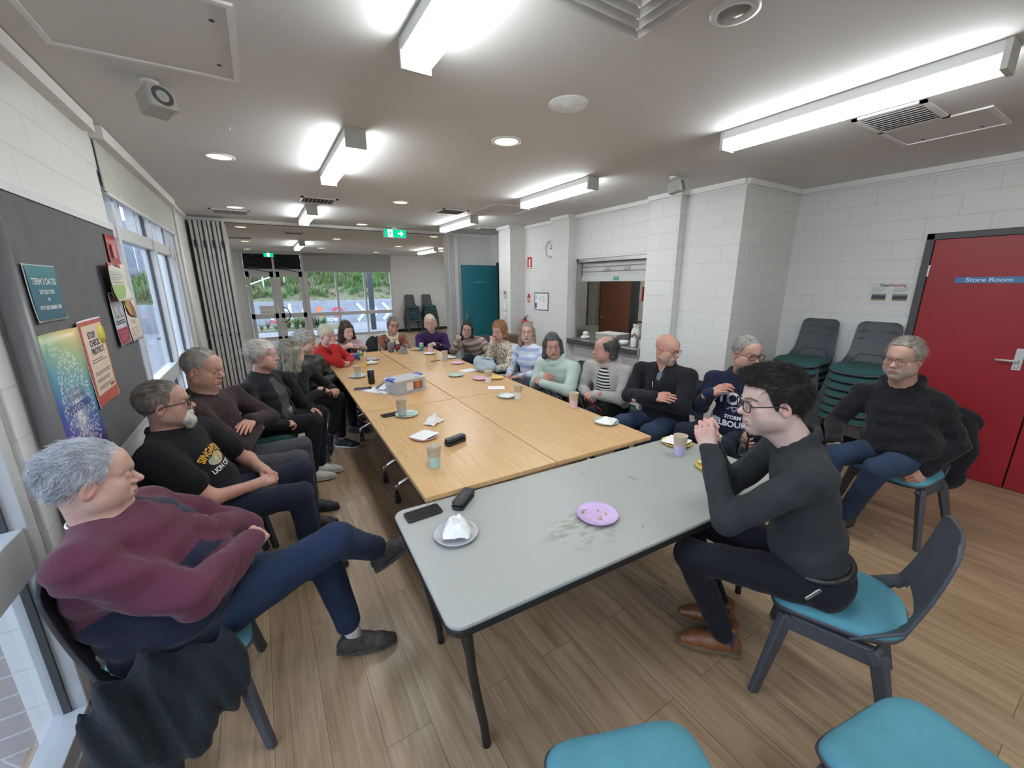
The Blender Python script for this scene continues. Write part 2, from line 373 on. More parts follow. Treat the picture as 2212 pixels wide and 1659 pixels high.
wall('wall_far', (LX-.2, FY, 0), (-.36, FY+.2, CH), M_PLASTER)
wall('wall_far.001', (4.13, FY, 0), (7.3, FY+.2, CH), M_PLASTER)
# kitchen beyond the hatch
wall('wall_kitchen', (6.3, 2.625, 0), (6.45, 7.4, CH), M_TILE); wall('wall_kitchen.003', (5.4, 7.25, 0), (6.3, 7.4, CH), M_TILE)
wall('wall_kitchen.001', (RX+.2, 6.55, 0), (5.4, 6.7, CH), M_TILE)
wall('wall_kitchen.002', (4.75, 2.70, 0), (6.3, 2.80, CH), M_PLASTER)
# cornices, skirtings
tr = [((LX, -1.7), (LX, 3.74)), ((LX, 3.74), (LX, 7.6)), ((RX, 2.425), (RX, 3.08)), ((RX-.1, 3.06), (RX-.1, 3.52)), ((RX, 3.5), (RX, 4.94)), ((RX-.15, 4.92), (RX-.15, 5.36)), ((RX, 5.34), (RX, 6.34)), ((3.87, 6.32), (3.87, 6.76)), ((5.26, -2.7), (5.26, 2.425))]
for i, (a, b) in enumerate(tr):
    dx = .035 if a[0] < 0 else -.035
    lo = (min(a[0], a[0]+dx), a[1], CH-.05); hi = (max(a[0], a[0]+dx), b[1], CH)
    struct(MB().box(lo, hi).build('trim' if i == 0 else 'trim.%03d' % i, M_WHITE))
struct(MB().box((RX, 2.39, CH-.05), (5.26, 2.425, CH)).build('trim.020', M_WHITE))
struct(MB().box((RX-.10, 3.045, CH-.05), (RX, 3.08, CH)).build('trim.021', M_WHITE))
struct(MB().box((3.45, 7.86, CH-.05), (4.33, 7.90, CH)).build('trim.022', M_WHITE))
struct(MB().box((LX, 1.92, CH-.075), (LX+.06, 3.62, CH-.005)).build('trim.023', M_WHITE))      # deeper batten over the pinboard
skp = [((RX-.012, 2.43), (RX, 3.08)), ((RX-.112, 3.08), (RX-.1, 3.5)), ((RX-.012, 3.5), (RX, 4.94)), ((RX-.162, 4.94), (RX-.15, 5.34)), ((RX-.012, 5.34), (RX, 6.34)), ((5.248, 1.33), (5.26, 2.425)), ((4.13, FY-.012), (7.1, FY))]
for i, (a, b) in enumerate(skp):
    struct(MB().box((a[0], a[1], 0), (b[0], b[1], .10)).build('baseboard_right' if i == 0 else 'baseboard_right.%03d' % i, M_BLACK))
struct(MB().box((RX, 2.413, 0), (5.26, 2.425, .10)).build('baseboard_return', M_BLACK))
struct(MB().box((LX, 6.5, 0), (LX+.012, 7.6, .1)).build('baseboard_left', M_BLACK))
struct(MB().box((LX, 9.3, 0), (LX+.012, FY, .1)).build('baseboard_left.001', M_BLACK))
# ceiling track of the folding wall and lining strips
struct(MB().box((LX, 7.80, CH-.045), (3.44, 7.92, CH)).build('trim.024', M_WHITE))
struct(MB().box((LX, 7.845, CH-.052), (3.44, 7.875, CH-.044)).build('trim.025', M_DARKFR))

# ---- glazing -------------------------------------------------------
def glazing_left(idx, y0, y1, z0, z1, mulls, rails, deep=.10):
    x0, x1 = LX-.115, LX-.115+deep
    fr = MB()
    fr.box((x0, y0, z0), (x1, y0+.055, z1)).box((x0, y1-.055, z0), (x1, y1, z1)).box((x0, y0, z0), (x1, y1, z0+.06)).box((x0, y0, z1-.06), (x1, y1, z1))
    for m in mulls: fr.box((x0, m-.03, z0), (x1, m+.03, z1))
    for r, hgt in rails: fr.box((x0+.015, y0, r-hgt/2), (x1-.012, y1, r+hgt/2))
    o = struct(fr.build('window_%d' % idx, M_ALUW, bev=.004))
    struct(MB().box((LX-.075, y0+.04, z0+.04), (LX-.069, y1-.04, z1-.04)).build('glass_pane', M_GLASS, o))
    gb = MB()                                   # glazing beads: dark rebate lines beside each bar
    for m in [y0+.06] + [v for q in mulls for v in (q-.036, q+.036)] + [y1-.06]: gb.box((LX-.082, m-.005, z0+.06), (LX-.060, m+.005, z1-.06))
    struct(gb.build('glazing_gasket', M_DARKFR, o))
    return o
glazing_left(1, -1.72, 1.97, .10, 2.40, (-.5, .68), ((.86, .17), (2.18, .07)))
struct(MB().box((LX-.115, -1.72, 0), (LX+.0, 1.97, .10)).build('trim.026', M_ALUW, bev=.006))
struct(MB().box((LX-.06, -1.72, .10), (LX-.045, 1.95, .104)).build('trim.027', M_DARKFR))
wB = glazing_left(2, 3.76, 6.40, .08, 2.44, (4.02, 5.22, 6.12), ((.93, .13), (2.12, .10)))
tb = MB()
for yy in (4.30, 4.75, 5.55, 5.9): tb.box((LX-.10, yy-.02, 2.15), (LX-.04, yy+.02, 2.42))
struct(tb.build('transom_bars', M_ALUW, wB))
struct(MB().box((LX-.115, 3.76, 0), (LX, 6.4, .08)).build('trim.028', M_ALUW))
# far wall shopfront: double doors with a dark louvre above, window with half-drawn blind
def far_frame(name, xs, zs, x0, x1, z0, z1, w=.06):
    f = MB()
    for x in xs: f.box((x-w/2, FY-.02, z0), (x+w/2, FY+.09, z1))
    for z, hgt in zs: f.box((x0, FY-.01, z-hgt/2), (x1, FY+.08, z+hgt/2))
    return f.build(name, M_ALUW)
w3 = struct(far_frame('window_3', (1.36, 2.27, 3.19, 4.11), ((.77, .12), (.04, .08), (2.69, .06)), 1.33, 4.14, 0, CH))
struct(MB().box((1.34, FY+.03, .05), (4.12, FY+.036, 2.7)).build('glass_pane', M_GLASS, w3))
d3 = struct(far_frame('door_3', (-.33, .49, 1.30), ((2.18, .07), (2.69, .06)), -.36, 1.33, 0, CH))
for k, (xa, xb) in enumerate(((-.29, .455), (.525, 1.265))):
    lf = MB()
    for x in (xa+.05, xb-.05): lf.box((x-.05, FY+.0, .02), (x+.05, FY+.05, 2.14))
    for z, hgt in ((2.06, .17), (.77, .15), (.06, .10)): lf.box((xa, FY+.0, z-hgt/2), (xb, FY+.05, z+hgt/2))
    l = struct(lf.build('door_leaf', M_ALUW, d3)); struct(MB().box((xa+.04, FY+.022, .05), (xb-.04, FY+.027, 2.05)).build('glass_pane', M_GLASS, l))
    struct(MB().box((xa+.08, FY-.09, 2.20), (xa+.36, FY-.02, 2.26)).bar((xa+.3, FY-.05, 2.19), (xb-.1, FY-.09, 2.12), .03, .02).build('door_closer', M_DARKFR, l))
pts = [(.60+.17*math.sin(a), FY-.06, .80+.23*math.cos(a)) for a in np.linspace(.15, PI-.15, 14)]
struct(MB().tube([(.60, FY-.0, 1.03)]+pts+[(.60, FY-.0, .57)], .016, 8).build('door_handle', M_DARKFR, d3))
lo_ = MB()
for k in range(11): lo_.obox((.485, FY+.03, 2.25+.041*k), ((1, 0, 0), (0, .8, .6), (0, -.6, .8)), (.77, .03, .006))
lo_.box((-.29, FY+.06, 2.215), (1.26, FY+.07, 2.66))
struct(lo_.build('louvre', M_DKBLIND, d3))
sh = thing('door_notice', 'white paper notice taped inside the glass of the far door', 'notice', (0, 0, 0))
MB().box((-.05, FY-.004, .82), (.36, FY-.001, 1.10)).build('sheet', M_PAPER, sh)
text('lettering', 'NOTICE TO ALL', .045, mat('ink_grey', (.2, .2, .22)), sh, frame((.155, FY-.006, 1.03), (1, 0, 0), (0, 0, 1)))
text('lettering', 'VISITORS NO', .055, mat('ink_orange', (.5, .2, .08)), sh, frame((.155, FY-.006, .89), (1, 0, 0), (0, 0, 1)))
rb = thing('roller_blind', 'grey roller blind half drawn over the far window', 'blind')
MB().box((1.34, FY-.06, 2.14), (4.12, FY-.055, 2.66)).build('blind_cloth', M_BLIND, rb); MB().tube([(1.33, FY-.06, 2.67), (4.13, FY-.06, 2.67)], .035, 12).build('roller', M_BLIND, rb); MB().box((1.34, FY-.068, 2.125), (4.12, FY-.05, 2.15)).build('bottom_rail', M_ALUW, rb)
rb = thing('roller_blind', 'pale roller blind drawn down to the transom of the left wall window', 'blind')
MB().box((LX+.008, 3.77, 2.335), (LX+.014, 6.40, 2.66)).build('blind_cloth', mat('pale_blind', (.50, .51, .46), .8), rb); MB().box((LX-.02, 3.74, 2.64), (LX+.07, 6.42, CH-.002)).build('pelmet', M_WHITE, rb); MB().box((LX+.0, 3.77, 2.32), (LX+.022, 6.40, 2.342)).build('bottom_rail', M_ALUW, rb)
co = MB().tube([(LX+.02, 6.60, CH), (LX+.02, 6.60, .9)], .012, 8).tube([(LX+.02, 6.66, CH), (LX+.02, 6.66, 1.6), (LX+.02, 6.66, .75)], .012, 8).build('conduit', M_WHITE); tag(co, 'pair of white conduits down the block pier beside the folding wall', 'pipe')
# conduit switch on that pier
tag(MB().box((LX, 6.86, 1.15), (LX+.03, 6.94, 1.27), bev=.004).build('wall_switch', M_WHITE), 'white wall switch on the pier beside the folding wall', 'switch')

# ---- folding wall stack (left) and jamb (right) ---------------------
fw = thing('folding_partition', 'grey folding wall panels stacked against the left wall', 'partition wall', (0, 0, 0))
M_PANEL = mat('partition_grey', (.46, .46, .445), .55, var=.04, vs=3); M_PANEL2 = mat('partition_edge', (.54, .54, .525), .45, .15)
for k in range(4):
    x0 = LX+.045+.108*k; a = math.radians(4-1.6*k)
    M = Matrix.Translation((x0, 7.62, 0)) @ Matrix.Rotation(-a, 4, 'Z')
    p = MB().box((0, 0, .02), (.098, .95, CH-.06), M, .004).build('panel', M_PANEL, fw)
    e = MB()
    e.box((.004, -.012, .03), (.034, 0, CH-.07), M); e.box((.060, -.012, .03), (.092, 0, CH-.07), M)
    e.build('edge_strip', M_PANEL2, p)
    MB().box((.040, -.010, .03), (.054, .002, CH-.07), M).build('gasket', M_BLACK, p)
    MB().box((.028, -.03, 2.28), (.062, -.008, 2.38), M, .003).build('latch', M_BLACK, p)
    MB().box((.064, -.02, 2.10), (.08, -.008, 2.32), M, .003).build('hinge', M_STEEL, p)
    MB().box((.03, -.022, .98), (.06, -.01, 1.01), M).build('lock', M_BLACK, p)
fj = thing('partition_jamb', 'grey aluminium jamb of the folding wall beside the teal door', 'jamb')
j = MB()
for k, (xa, xb, yy) in enumerate(((3.28, 3.315, 7.72), (3.325, 3.36, 7.75), (3.37, 3.44, 7.78))): j.box((xa, yy, 0), (xb, 7.95, CH-.03), None, .004)
j.build('post', M_PANEL2, fj); MB().box((3.316, 7.74, 0), (3.324, 7.9, CH-.04)).build('gasket', M_DARKFR, fj)
jb = struct(MB().box((3.44, 7.80, 0), (3.52, 7.90, CH-.03)).build('trim.029', M_WHITE))

# ---- doors ---------------------------------------------------------
d1 = struct(MB().box((5.235, 1.25, 0), (5.27, 1.305, 2.155)).box((5.235, -.38, 2.10), (5.27, 1.305, 2.155)).box((5.235, -.38, 0), (5.27, -.33, 2.155)).build('door_1', M_DARKFR, bev=.004))
for k, (ya, yb) in enumerate(((.465, 1.245), (-.325, .455))):
    lf = struct(MB().box((5.248, ya, .004), (5.29, yb, 2.098)).build('door_leaf', M_RED, d1, bev=.002))
    if k == 0:
        struct(MB().box((5.238, .555, 1.02), (5.249, .605, 1.20), bev=.003).tube([(5.24, .58, 1.10), (5.195, .58, 1.10), (5.195, .60, 1.10), (5.195, .70, 1.097)], .009, 10).lathe([(0, 0), (.014, 0), (.014, .006), (0, .008)], n=16, M=Matrix.Translation((5.238, .58, 1.05)) @ Matrix.Rotation(-PI/2, 4, 'Y')).build('door_handle', M_ALU, lf))
        for z in (1.83, .3): struct(MB().box((5.238, 1.238, z-.05), (5.249, 1.256, z+.05)).build('hinge', M_STEEL, lf))
sg = thing('door_sign', 'blue strip sign with white lettering on the red double door', 'sign')
MB().box((5.243, .665, 1.722), (5.2478, 1.06, 1.772), bev=.001).build('plate', mat('sign_blue', (.06, .20, .42), .35), sg)
text('lettering', 'Store Room', .047, mat('sign_white', (.8, .85, .9)), sg, frame((5.242, .863, 1.747), (0, -1, 0), (0, 0, 1)), .0004, sx_=1.15)
d2 = struct(MB().box((4.325, 6.74, 0), (4.36, 6.80, 2.16)).box((4.325, 7.60, 0), (4.36, 7.655, 2.16)).box((4.325, 6.74, 2.10), (4.36, 7.655, 2.16)).build('door_2', M_DARKFR))
lf = struct(MB().box((3.50, 7.585, .012), (4.315, 7.625, 2.10)).build('door_leaf', M_TEALDOOR, d2, bev=.002))
struct(MB().box((3.565, 7.573, 1.0), (3.60, 7.586, 1.22), bev=.003).tube([(3.583, 7.575, 1.075), (3.583, 7.54, 1.075), (3.60, 7.54, 1.075), (3.69, 7.54, 1.073)], .009, 8).build('door_handle', M_STEEL, lf))
sg = thing('door_sign', 'small teal strip sign with pale lettering on the open teal door', 'sign')
MB().box((3.72, 7.579, 1.745), (4.10, 7.584, 1.79)).build('plate', mat('sign_teal', (.03, .18, .24), .4), sg)
text('lettering', 'Activity Room 1', .04, mat('sign_pale', (.25, .5, .56)), sg, frame((3.91, 7.578, 1.768), (1, 0, 0), (0, 0, 1)))

# ---- serving hatch --------------------------------------------------
ct = thing('serving_counter', 'stainless steel serving counter through the hatch', 'counter')
MB().box((RX-.14, 3.505, .82), (RX+.58, 4.955, .90), None, .004).build('worktop', M_STEEL, ct); MB().box((RX+.03, 4.90, .90), (RX+.50, 4.915, 1.07)).build('upstand', M_STEEL, ct); MB().box((RX+.24, 3.51, 0), (RX+.56, 4.93, .82)).build('cupboard', M_WHITE, ct)
for i, (y0, y1) in enumerate(((4.90, 4.938), (3.502, 3.53))):
    struct(MB().box((RX+.02, y0, .90), (RX+.22, y1, 2.09)).build('trim.03%d' % i, M_STEEL))
struct(MB().box((RX+.02, 3.50, 2.04), (RX+.22, 4.94, 2.09)).build('trim.032', M_STEEL))
rs_ = thing('roller_shutter', 'pale roller shutter rolled up inside the serving hatch', 'shutter')
q = MB()
for k in range(3): q.box((RX+.10, 3.53, 1.970-.07*k), (RX+.13, 4.90, 2.038-.07*k), None, .014)
q.build('slat_curtain', mat('shutter_grey', (.52, .53, .52), .45, .2), rs_); MB().box((RX+.09, 3.53, 1.76), (RX+.14, 4.90, 1.84), None, .004).build('bottom_bar', M_ALUW, rs_)
for y in (4.35, 3.98): MB().box((RX+.085, y-.05, 1.915), (RX+.10, y+.05, 1.955), None, .003).build('lock', M_STEEL, rs_)
tag(MB().box((RX+.082, 4.12, 1.775), (RX+.089, 4.22, 1.825)).build('shutter_sticker', mat('sticker_green', (.1, .35, .25))), 'small green and white sticker on the shutter bottom bar', 'sticker')
kd = struct(MB().box((6.21, 5.50, 0), (6.30, 5.64, 2.12)).box((6.21, 6.46, 0), (6.30, 6.50, 2.12)).box((6.21, 5.50, 2.06), (6.30, 6.50, 2.12)).build('door_4', M_DARKFR))
struct(MB().box((6.20, 5.64, .02), (6.24, 6.46, 2.06)).build('door_leaf', mat('brown_door', (.22, .085, .05), .45), kd)); struct(MB().lathe([(0, 0), (.02, .01), (.028, .03), (.02, .05), (0, .055)], n=16, M=Matrix.Translation((6.20, 6.38, 1.02)) @ Matrix.Rotation(-PI/2, 4, 'Y')).build('door_handle', M_STEEL, kd))
struct(MB().box((6.22, 6.95, 0), (6.30, 7.25, 1.76)).build('door_5', M_DARKFR))
# posters beyond the hatch
for i, y in enumerate((5.36, 5.14)):
    tag(MB().box((6.285, y-.12, 1.39), (6.295, y+.07, 1.66)).build('red_poster', mat('poster_red', (.38, .03, .03), .5)), ('red poster on the kitchen wall seen through the hatch', 'second red poster at the edge of the kitchen opening')[i], 'poster')
bz = thing('paper_bag', 'crumpled white paper bag on the end of the steel counter', 'bag', (4.22, 4.70, .90))
MB().prism([(-.06, -.05), (.05, -.06), (.07, .03), (.0, .07), (-.07, .03)], 0, .05).prism([(-.03, -.05), (.05, -.03), (.03, .05), (-.02, .04)], .05, .11).build('bag_body', M_PAPER, bz, bev=.02)
bx = thing('cake_box', 'patterned cardboard box on the steel counter behind the hatch', 'box', (4.50, 4.40, .90), .1)
MB().box((-.15, -.20, 0), (.15, .20, .085), None, .006).build('box_body', mat('patterned_card', (.45, .43, .40), .8, var=.5, vs=60), bx); MB().box((-.155, -.205, .085), (.155, .205, .10), None, .004).build('lid', mat('card_lid', (.6, .58, .54), .8), bx)
def milk(loc, lab):
    t = thing('milk_bottle', lab, 'bottle', loc, 0, 'milk bottles on the counter')
    MB().lathe([(0, 0), (.045, 0), (.048, .02), (.048, .15), (.036, .19), (.02, .215), (.02, .235)], n=20).build('bottle_body', mat('milk_plastic', (.72, .72, .66), .35), t, smooth=True); MB().lathe([(0, .235), (.023, .235), (.023, .262), (0, .262)], n=16).build('cap', M_WHITE, t); MB().box((.03, -.012, .10), (.075, .012, .18), None, .01).build('handle', mat('milk_plastic', (.7, .7, .65)), t)
milk((4.52, 3.99, .90), 'white plastic milk bottle farther from the jars on the steel counter'); milk((4.45, 3.87, .90), 'white plastic milk bottle nearer the jars on the steel counter')
def jar(loc, lab, body, lidm, h=.13, r=.045, fill=None):
    t = thing('storage_jar', lab, 'jar', loc, 0, 'jars on the steel counter')
    MB().lathe([(0, 0), (r, 0), (r*1.04, .01), (r*1.04, h*.8), (r*.85, h)], n=24).build('jar_body', body, t, smooth=True); MB().lathe([(0, h), (r*.9, h), (r*.9, h+.02), (r*.3, h+.03), (.012, h+.045), (0, h+.05)], n=20).build('lid', lidm, t)
M_SUGAR = mat('sugar_white', (.78, .77, .74), .6); M_COFFEE = mat('coffee_brown', (.10, .045, .025), .4)
jar((4.22, 3.72, .90), 'white sugar jar in front of the milk bottles', M_SUGAR, M_CLEAR); jar((4.30, 3.62, .90), 'dark brown coffee jar between the two pale jars', M_COFFEE, M_CLEAR)
jar((4.18, 3.55, .90), 'glass jar of tea bags at the near end of the counter', mat('tea_bags', (.42, .42, .40), .5, var=.5, vs=40), M_CLEAR); jar((4.33, 3.84, .90), 'small amber bottle shaped jar beside the milk bottles', mat('amber', (.5, .4, .22), .3), M_WHITE, .15, .03)
bw = thing('food_tub', 'white plastic tub on the counter behind the grey hoodie', 'tub', (4.20, 3.90, .90)); MB().lathe([(0, 0), (.055, 0), (.07, .06), (.074, .062), (.06, .01), (0, .008)], n=24).build('tub_body', M_WHITE, bw)
tro = thing('trolley', 'black tube handled trolley behind the serving counter', 'trolley', (5.0, 4.34, 0))
MB().tube([(0, -.17, .02), (0, -.17, 1.10), (0, -.15, 1.14), (0, .15, 1.14), (0, .17, 1.10), (0, .17, .02)], .016, 10).build('handle', M_BLACK, tro); MB().box((-.02, -.17, .05), (.5, .17, .08)).build('deck', M_BLACK, tro)

# ---- outside ---------------------------------------------------------
struct(MB().box((-30, -20, -.25), (LX-.115, 60, -.08)).build('ground', M_ASPH))
struct(MB().box((-.97, 15.2, -.25), (40, 60, -.06)).build('ground.001', M_ASPH))
struct(MB().box((LX-.55, -3, -.08), (LX-.115, 8, -.02)).build('paver_edge', M_PAVER))
GY = 21.0
cw = struct(MB().box((-6, GY, -.1), (14, GY+.25, .98)).build('retaining_wall', M_CONC))
for s, x, c in (('c', -.55, (.05, .45, .42)), ('i', .35, (.75, .8, .85)), ('l', .62, (.75, .8, .85)), ('d', .95, (.75, .8, .85)), ('s', 1.72, (.75, .8, .85)), ('t', 2.30, (.7, .2, .08)), ('o', 3.10, (.55, .06, .10))):
    text('lettering', s, .95, mat('sign_%s' % s, c, .5), cw, frame((x, GY-.01, .52), (1, 0, 0), (0, 0, 1)), .02)['kind'] = 'structure'
text('lettering', 'neighbourhood', .30, mat('sign_o', (.55, .06, .10)), cw, frame((1.15, GY-.01, .12), (1, 0, 0), (0, 0, 1)), .008)['kind'] = 'structure'
text('lettering', 'centre', .30, mat('sign_i', (.75, .8, .85)), cw, frame((2.65, GY-.01, .12), (1, 0, 0), (0, 0, 1)), .008)['kind'] = 'structure'
cv = MB()
for k in range(3):
    for s in (-1, 1): cv.bar((4.35+.62*k, GY-.01, .40), (4.35+.62*k-.36, GY-.01, .40+s*.42), .13, .02, (0, 1, 0))
struct(cv.build('chevrons', mat('sign_ice', (.55, .72, .78), .5), cw))
bank = MB(); nx, ny = 40, 16
vs = [[bank.bm.verts.new((-6+20*i/nx, GY+.25+4.4*j/ny, .95+2.0*(j/ny)**.9*min(1, .45+i/nx*1.1)+random.uniform(-.05, .05))) for i in range(nx+1)] for j in range(ny+1)]
for j_ in range(ny):
    for i in range(nx): bank.bm.faces.new((vs[j_][i], vs[j_][i+1], vs[j_+1][i+1], vs[j_+1][i]))
struct(bank.build('bank_terrain', mat('mulch', (.115, .11, .055), .95, var=.4, vs=9, bmp=.5), smooth=True))
def grass(name, label, n, region, hgt, cols, seed, blades=46):
    rng = np.random.default_rng(seed); V = []; F = []; MI = []
    for k in range(n):
        x, y, z = region(rng); s = rng.uniform(.7, 1.25)*hgt; mi = int(rng.choice(len(cols), p=[c[1] for c in cols]))
        for b_ in range(blades):
            a = rng.uniform(0, 2*PI); l = s*rng.uniform(.6, 1.1); spread = rng.uniform(.15, .95); w = .016*s/.5
            dx, dy = math.cos(a), math.sin(a); px, py = -dy*w, dx*w; i0 = len(V)
            for t in (0, .45, .8, 1.):
                r = spread*l*t**1.6*.8; zz = l*(t - .42*spread*t*t); ww = (1-t)*.9+.1
                V += [(x+dx*r-px*ww, y+dy*r-py*ww, z+zz), (x+dx*r+px*ww, y+dy*r+py*ww, z+zz)]
            for q_ in range(3): F.append((i0+2*q_, i0+2*q_+1, i0+2*q_+3, i0+2*q_+2)); MI.append(mi)
    o = meshobj(name, V, F, [c[0] for c in cols]); o.data.polygons.foreach_set('material_index', MI)
    return tag(o, label, 'grass', kind='stuff')
G1 = mat('grass_green', (.085, .19, .04), .7, var=.3); G2 = mat('grass_pale', (.16, .22, .07), .7, var=.3); G3 = mat('grass_straw', (.20, .16, .085), .8, var=.3)
def reg(rng):
    x = rng.uniform(-5, 12); t = rng.uniform(0, 1)**.8; return x, GY+.45+4.0*t, .93+2.0*t**.9*min(1, .45+(x+6)/20*1.1)
grass('ornamental_grass', 'green and straw tufted grass covering the bank beyond the far window', 1500, reg, .52, ((G1, .5), (G2, .32), (G3, .18)), 3, 28)
struct(MB().box((-3.2, 18.2, -.1), (2.9, 20.0, -.03)).build('garden_bed_ground', mat('mulch', (.13, .12, .08), .95)))
grass('ornamental_grass', 'tufted grass in the bed along the path outside the glass doors', 26, lambda r: (r.uniform(-2.2, 2.4), r.uniform(18.6, 19.6), -.06), .62, ((G1, .35), (G2, .4), (G3, .25)), 5)
tag(MB().box((3.72, 16.9, -.1), (3.90, 17.05, 3.0)).build('verandah_post', M_DARKFR), 'dark square post standing outside the far window', 'post')
hb = thing('handrail', 'white steel handrail climbing the steps on the bank', 'handrail')
h_ = MB(); h_.tube([(-1.8, GY+.7, 1.55), (2.6, GY+2.2, 3.3)], .03, 8).tube([(-1.8, GY+.7, 1.15), (2.6, GY+2.2, 2.9)], .03, 8); h_.build('rail', M_WHITE, hb)
for k in range(5): t = (k+.3)/5; MB().tube([(-1.8+4.4*t, GY+.7+1.5*t, .9+1.4*t), (-1.8+4.4*t, GY+.7+1.5*t, 1.55+1.75*t)], .028, 8).build('post', M_WHITE, hb)
fn = thing('paling_fence', 'grey slatted fence along the top of the bank', 'fence')
f_ = MB()
for k in range(60): f_.box((-8+.42*k, GY+4.7, .6), (-8+.42*k+.40, GY+4.76, 4.6))
f_.build('palings', mat('fence_grey', (.20, .22, .26), .8, var=.15), fn)
# car park side
struct(MB().box((-14.6, -6, -.1), (-14.2, 40, .9)).build('kerb_wall', mat('sandstone', (.36, .34, .31), .9, var=.3, vs=3, bmp=.3)))
struct(MB().box((-22, -10, .2), (-14.6, 44, 1.7)).build('terrain_bank', mat('bank_green', (.14, .22, .07), .9, var=.5, vs=2)))
struct(MB().box((-23, -14, 1.0), (-22, 46, 3.4)).build('boundary_wall', mat('sandstone', (.36, .34, .31))))
def car(name, label, loc, rz, paint):
    t = thing(name, label, 'car', loc, rz)
    prof = [(-2.1, .35), (-2.12, .75), (-1.95, .95), (-1.1, 1.0), (-.55, 1.42), (.85, 1.45), (1.5, 1.05), (2.05, .98), (2.12, .5), (2.05, .32)]
    M = Matrix(((1, 0, 0, 0), (0, 0, -1, .85), (0, 1, 0, 0), (0, 0, 0, 1)))
    MB().prism(prof, 0, 1.7, M).build('car_body', paint, t, bev=.08)
    gp = [(-1.0, 1.02), (-.52, 1.36), (.82, 1.38), (1.3, 1.06)]
    MB().prism(gp, -.01, 1.71, M).build('side_glass', mat('car_glass', (.03, .04, .05), .1), t)
    for x in (-1.3, 1.35):
        for y in (-.80, .80):
            MB().lathe([(0, -.09), (.2, -.09), (.31, -.07), (.31, .07), (.2, .09), (0, .09)], n=24, M=Matrix.Translation((x, y, .31)) @ Matrix.Rotation(PI/2, 4, 'X')).build('wheel', M_BLACK, t)
    for y in (-.62, .62): MB().box((2.06, y-.14, .62), (2.13, y+.14, .78), None, .02).build('tail_light', mat('tail_red', (.45, .02, .02), .2), t)
car('parked_car', 'white car parked outside the left wall window', (-7.2, 19.0, -.08), 1.2, mat('car_white', (.7, .72, .74), .25)); car('parked_car', 'blue car with red tail lights parked outside the left wall window', (-5.2, 16.6, -.08), -1.9, mat('car_blue', (.06, .28, .55), .25)); car('parked_car', 'dark car parked farthest along outside the left wall window', (-10.5, 24.5, -.08), 1.2, mat('car_dark', (.05, .05, .07), .25))
def tree(loc, h, label, seed):
    rng = np.random.default_rng(seed); t = thing('garden_tree', label, 'tree', loc)
    b = MB(); b.tube([(0, 0, 0), (.05, 0, h*.4), (.0, .1, h*.75)], [.16, .12, .05], 8)
    for k in range(7): a = rng.uniform(0, 2*PI); b.tube([(.03, .02, h*(.35+.05*k)), (math.cos(a)*h*.18, math.sin(a)*h*.18, h*(.5+.06*k)), (math.cos(a)*h*.3, math.sin(a)*h*.3, h*(.62+.05*k))], [.05, .03, .012], 6)
    b.build('trunk', mat('bark', (.22, .18, .14), .9), t); V = []; F = []
    for k in range(1500):
        u = rng.normal(size=3); u /= np.linalg.norm(u); r = rng.uniform(.35, 1)**.5; c = np.array([0, 0, h*.78]) + u*r*np.array([h*.34, h*.34, h*.27]); w = rng.normal(size=(2, 3)); w = w/np.linalg.norm(w, axis=1)[:, None]*.11; i0 = len(V); V += [c-w[0], c+w[1], c+w[0], c-w[1]]; F.append((i0, i0+1, i0+2, i0+3))
    meshobj('foliage', V, F, mat('leaf_green', (.12, .17, .07), .7, var=.4), t)
tree((-9.5, 21, -.1), 6.5, 'leafy tree seen through the left wall window top lights', 1); tree((-12, 14, -.1), 7, 'second leafy tree farther left beyond the car park', 2)
pb = struct(MB().box((LX-.42, 1.30, 0), (LX-.13, 1.42, 2.6)).build('pillar_outside', mat('powdercoat_silver', (.5, .5, .5))))
struct(MB().box((LX-.9, 1.99, -.08), (LX-.2, 2.4, 2.7)).build('brick_pier', M_PAVER))

# ================================================================== CEILING FITTINGS
def batten(x, y0, y1, label):
    t = thing('fluorescent_light', label, 'ceiling light', (x, (y0+y1)/2, CH), 0, 'fluorescent battens'); L = (y1-y0)/2
    MB().box((-.062, -L, -.052), (.062, L, 0), None, .004).build('body', M_WHITE, t)
    MB().prism([(-.058, 0), (-.050, -.055), (.050, -.055), (.058, 0)], -L+.012, L-.012, Matrix(((1, 0, 0, 0), (0, 0, 1, 0), (0, 1, 0, -.052), (0, 0, 0, 1)))).build('diffuser', M_LAMP, t)
    for s in (-1, 1): MB().box((-.066, s*L-.012, -.115), (.066, s*L+.012, 0), None, .003).build('end_cap', mat('cap_cream', (.55, .55, .52), .5), t)
    return t
batten(.685, .60, 1.87, 'fluorescent batten overhead nearest the camera cut by the top edge of the photo')
batten(.665, 3.0, 4.20, 'fluorescent batten above the beech tables between the two left downlights')
batten(.715, 6.02, 7.12, 'fluorescent batten beside the small square vent before the folding wall')
batten(2.845, .58, 1.82, 'large fluorescent batten running toward the red door')
batten(2.845, 3.14, 4.32, 'fluorescent batten in front of the serving hatch')
batten(2.87, 5.72, 6.93, 'fluorescent batten near the teal door')
batten(1.0, 10.9, 12.4, 'small fluorescent batten in the far room before the glass doors')
batten(4.4, 11.2, 12.6, 'fluorescent batten in the far room above the stacked chairs')
batten(5.3, 3.9, 5.1, 'added unseen batten brightening the kitchen beyond the hatch'); batten(.685, -1.95, -.68, 'fluorescent batten behind the camera on the pinboard side'); batten(2.845, -1.95, -.68, 'fluorescent batten behind the camera on the red door side'); batten(6.2, 12.0, 13.3, 'second added unseen batten brightening the far room behind the partition wall'); batten(6.2, 9.3, 10.6, 'added unseen batten brightening the far room behind the partition wall')  # kitchen and far room battens here are unseen, added to brighten those rooms
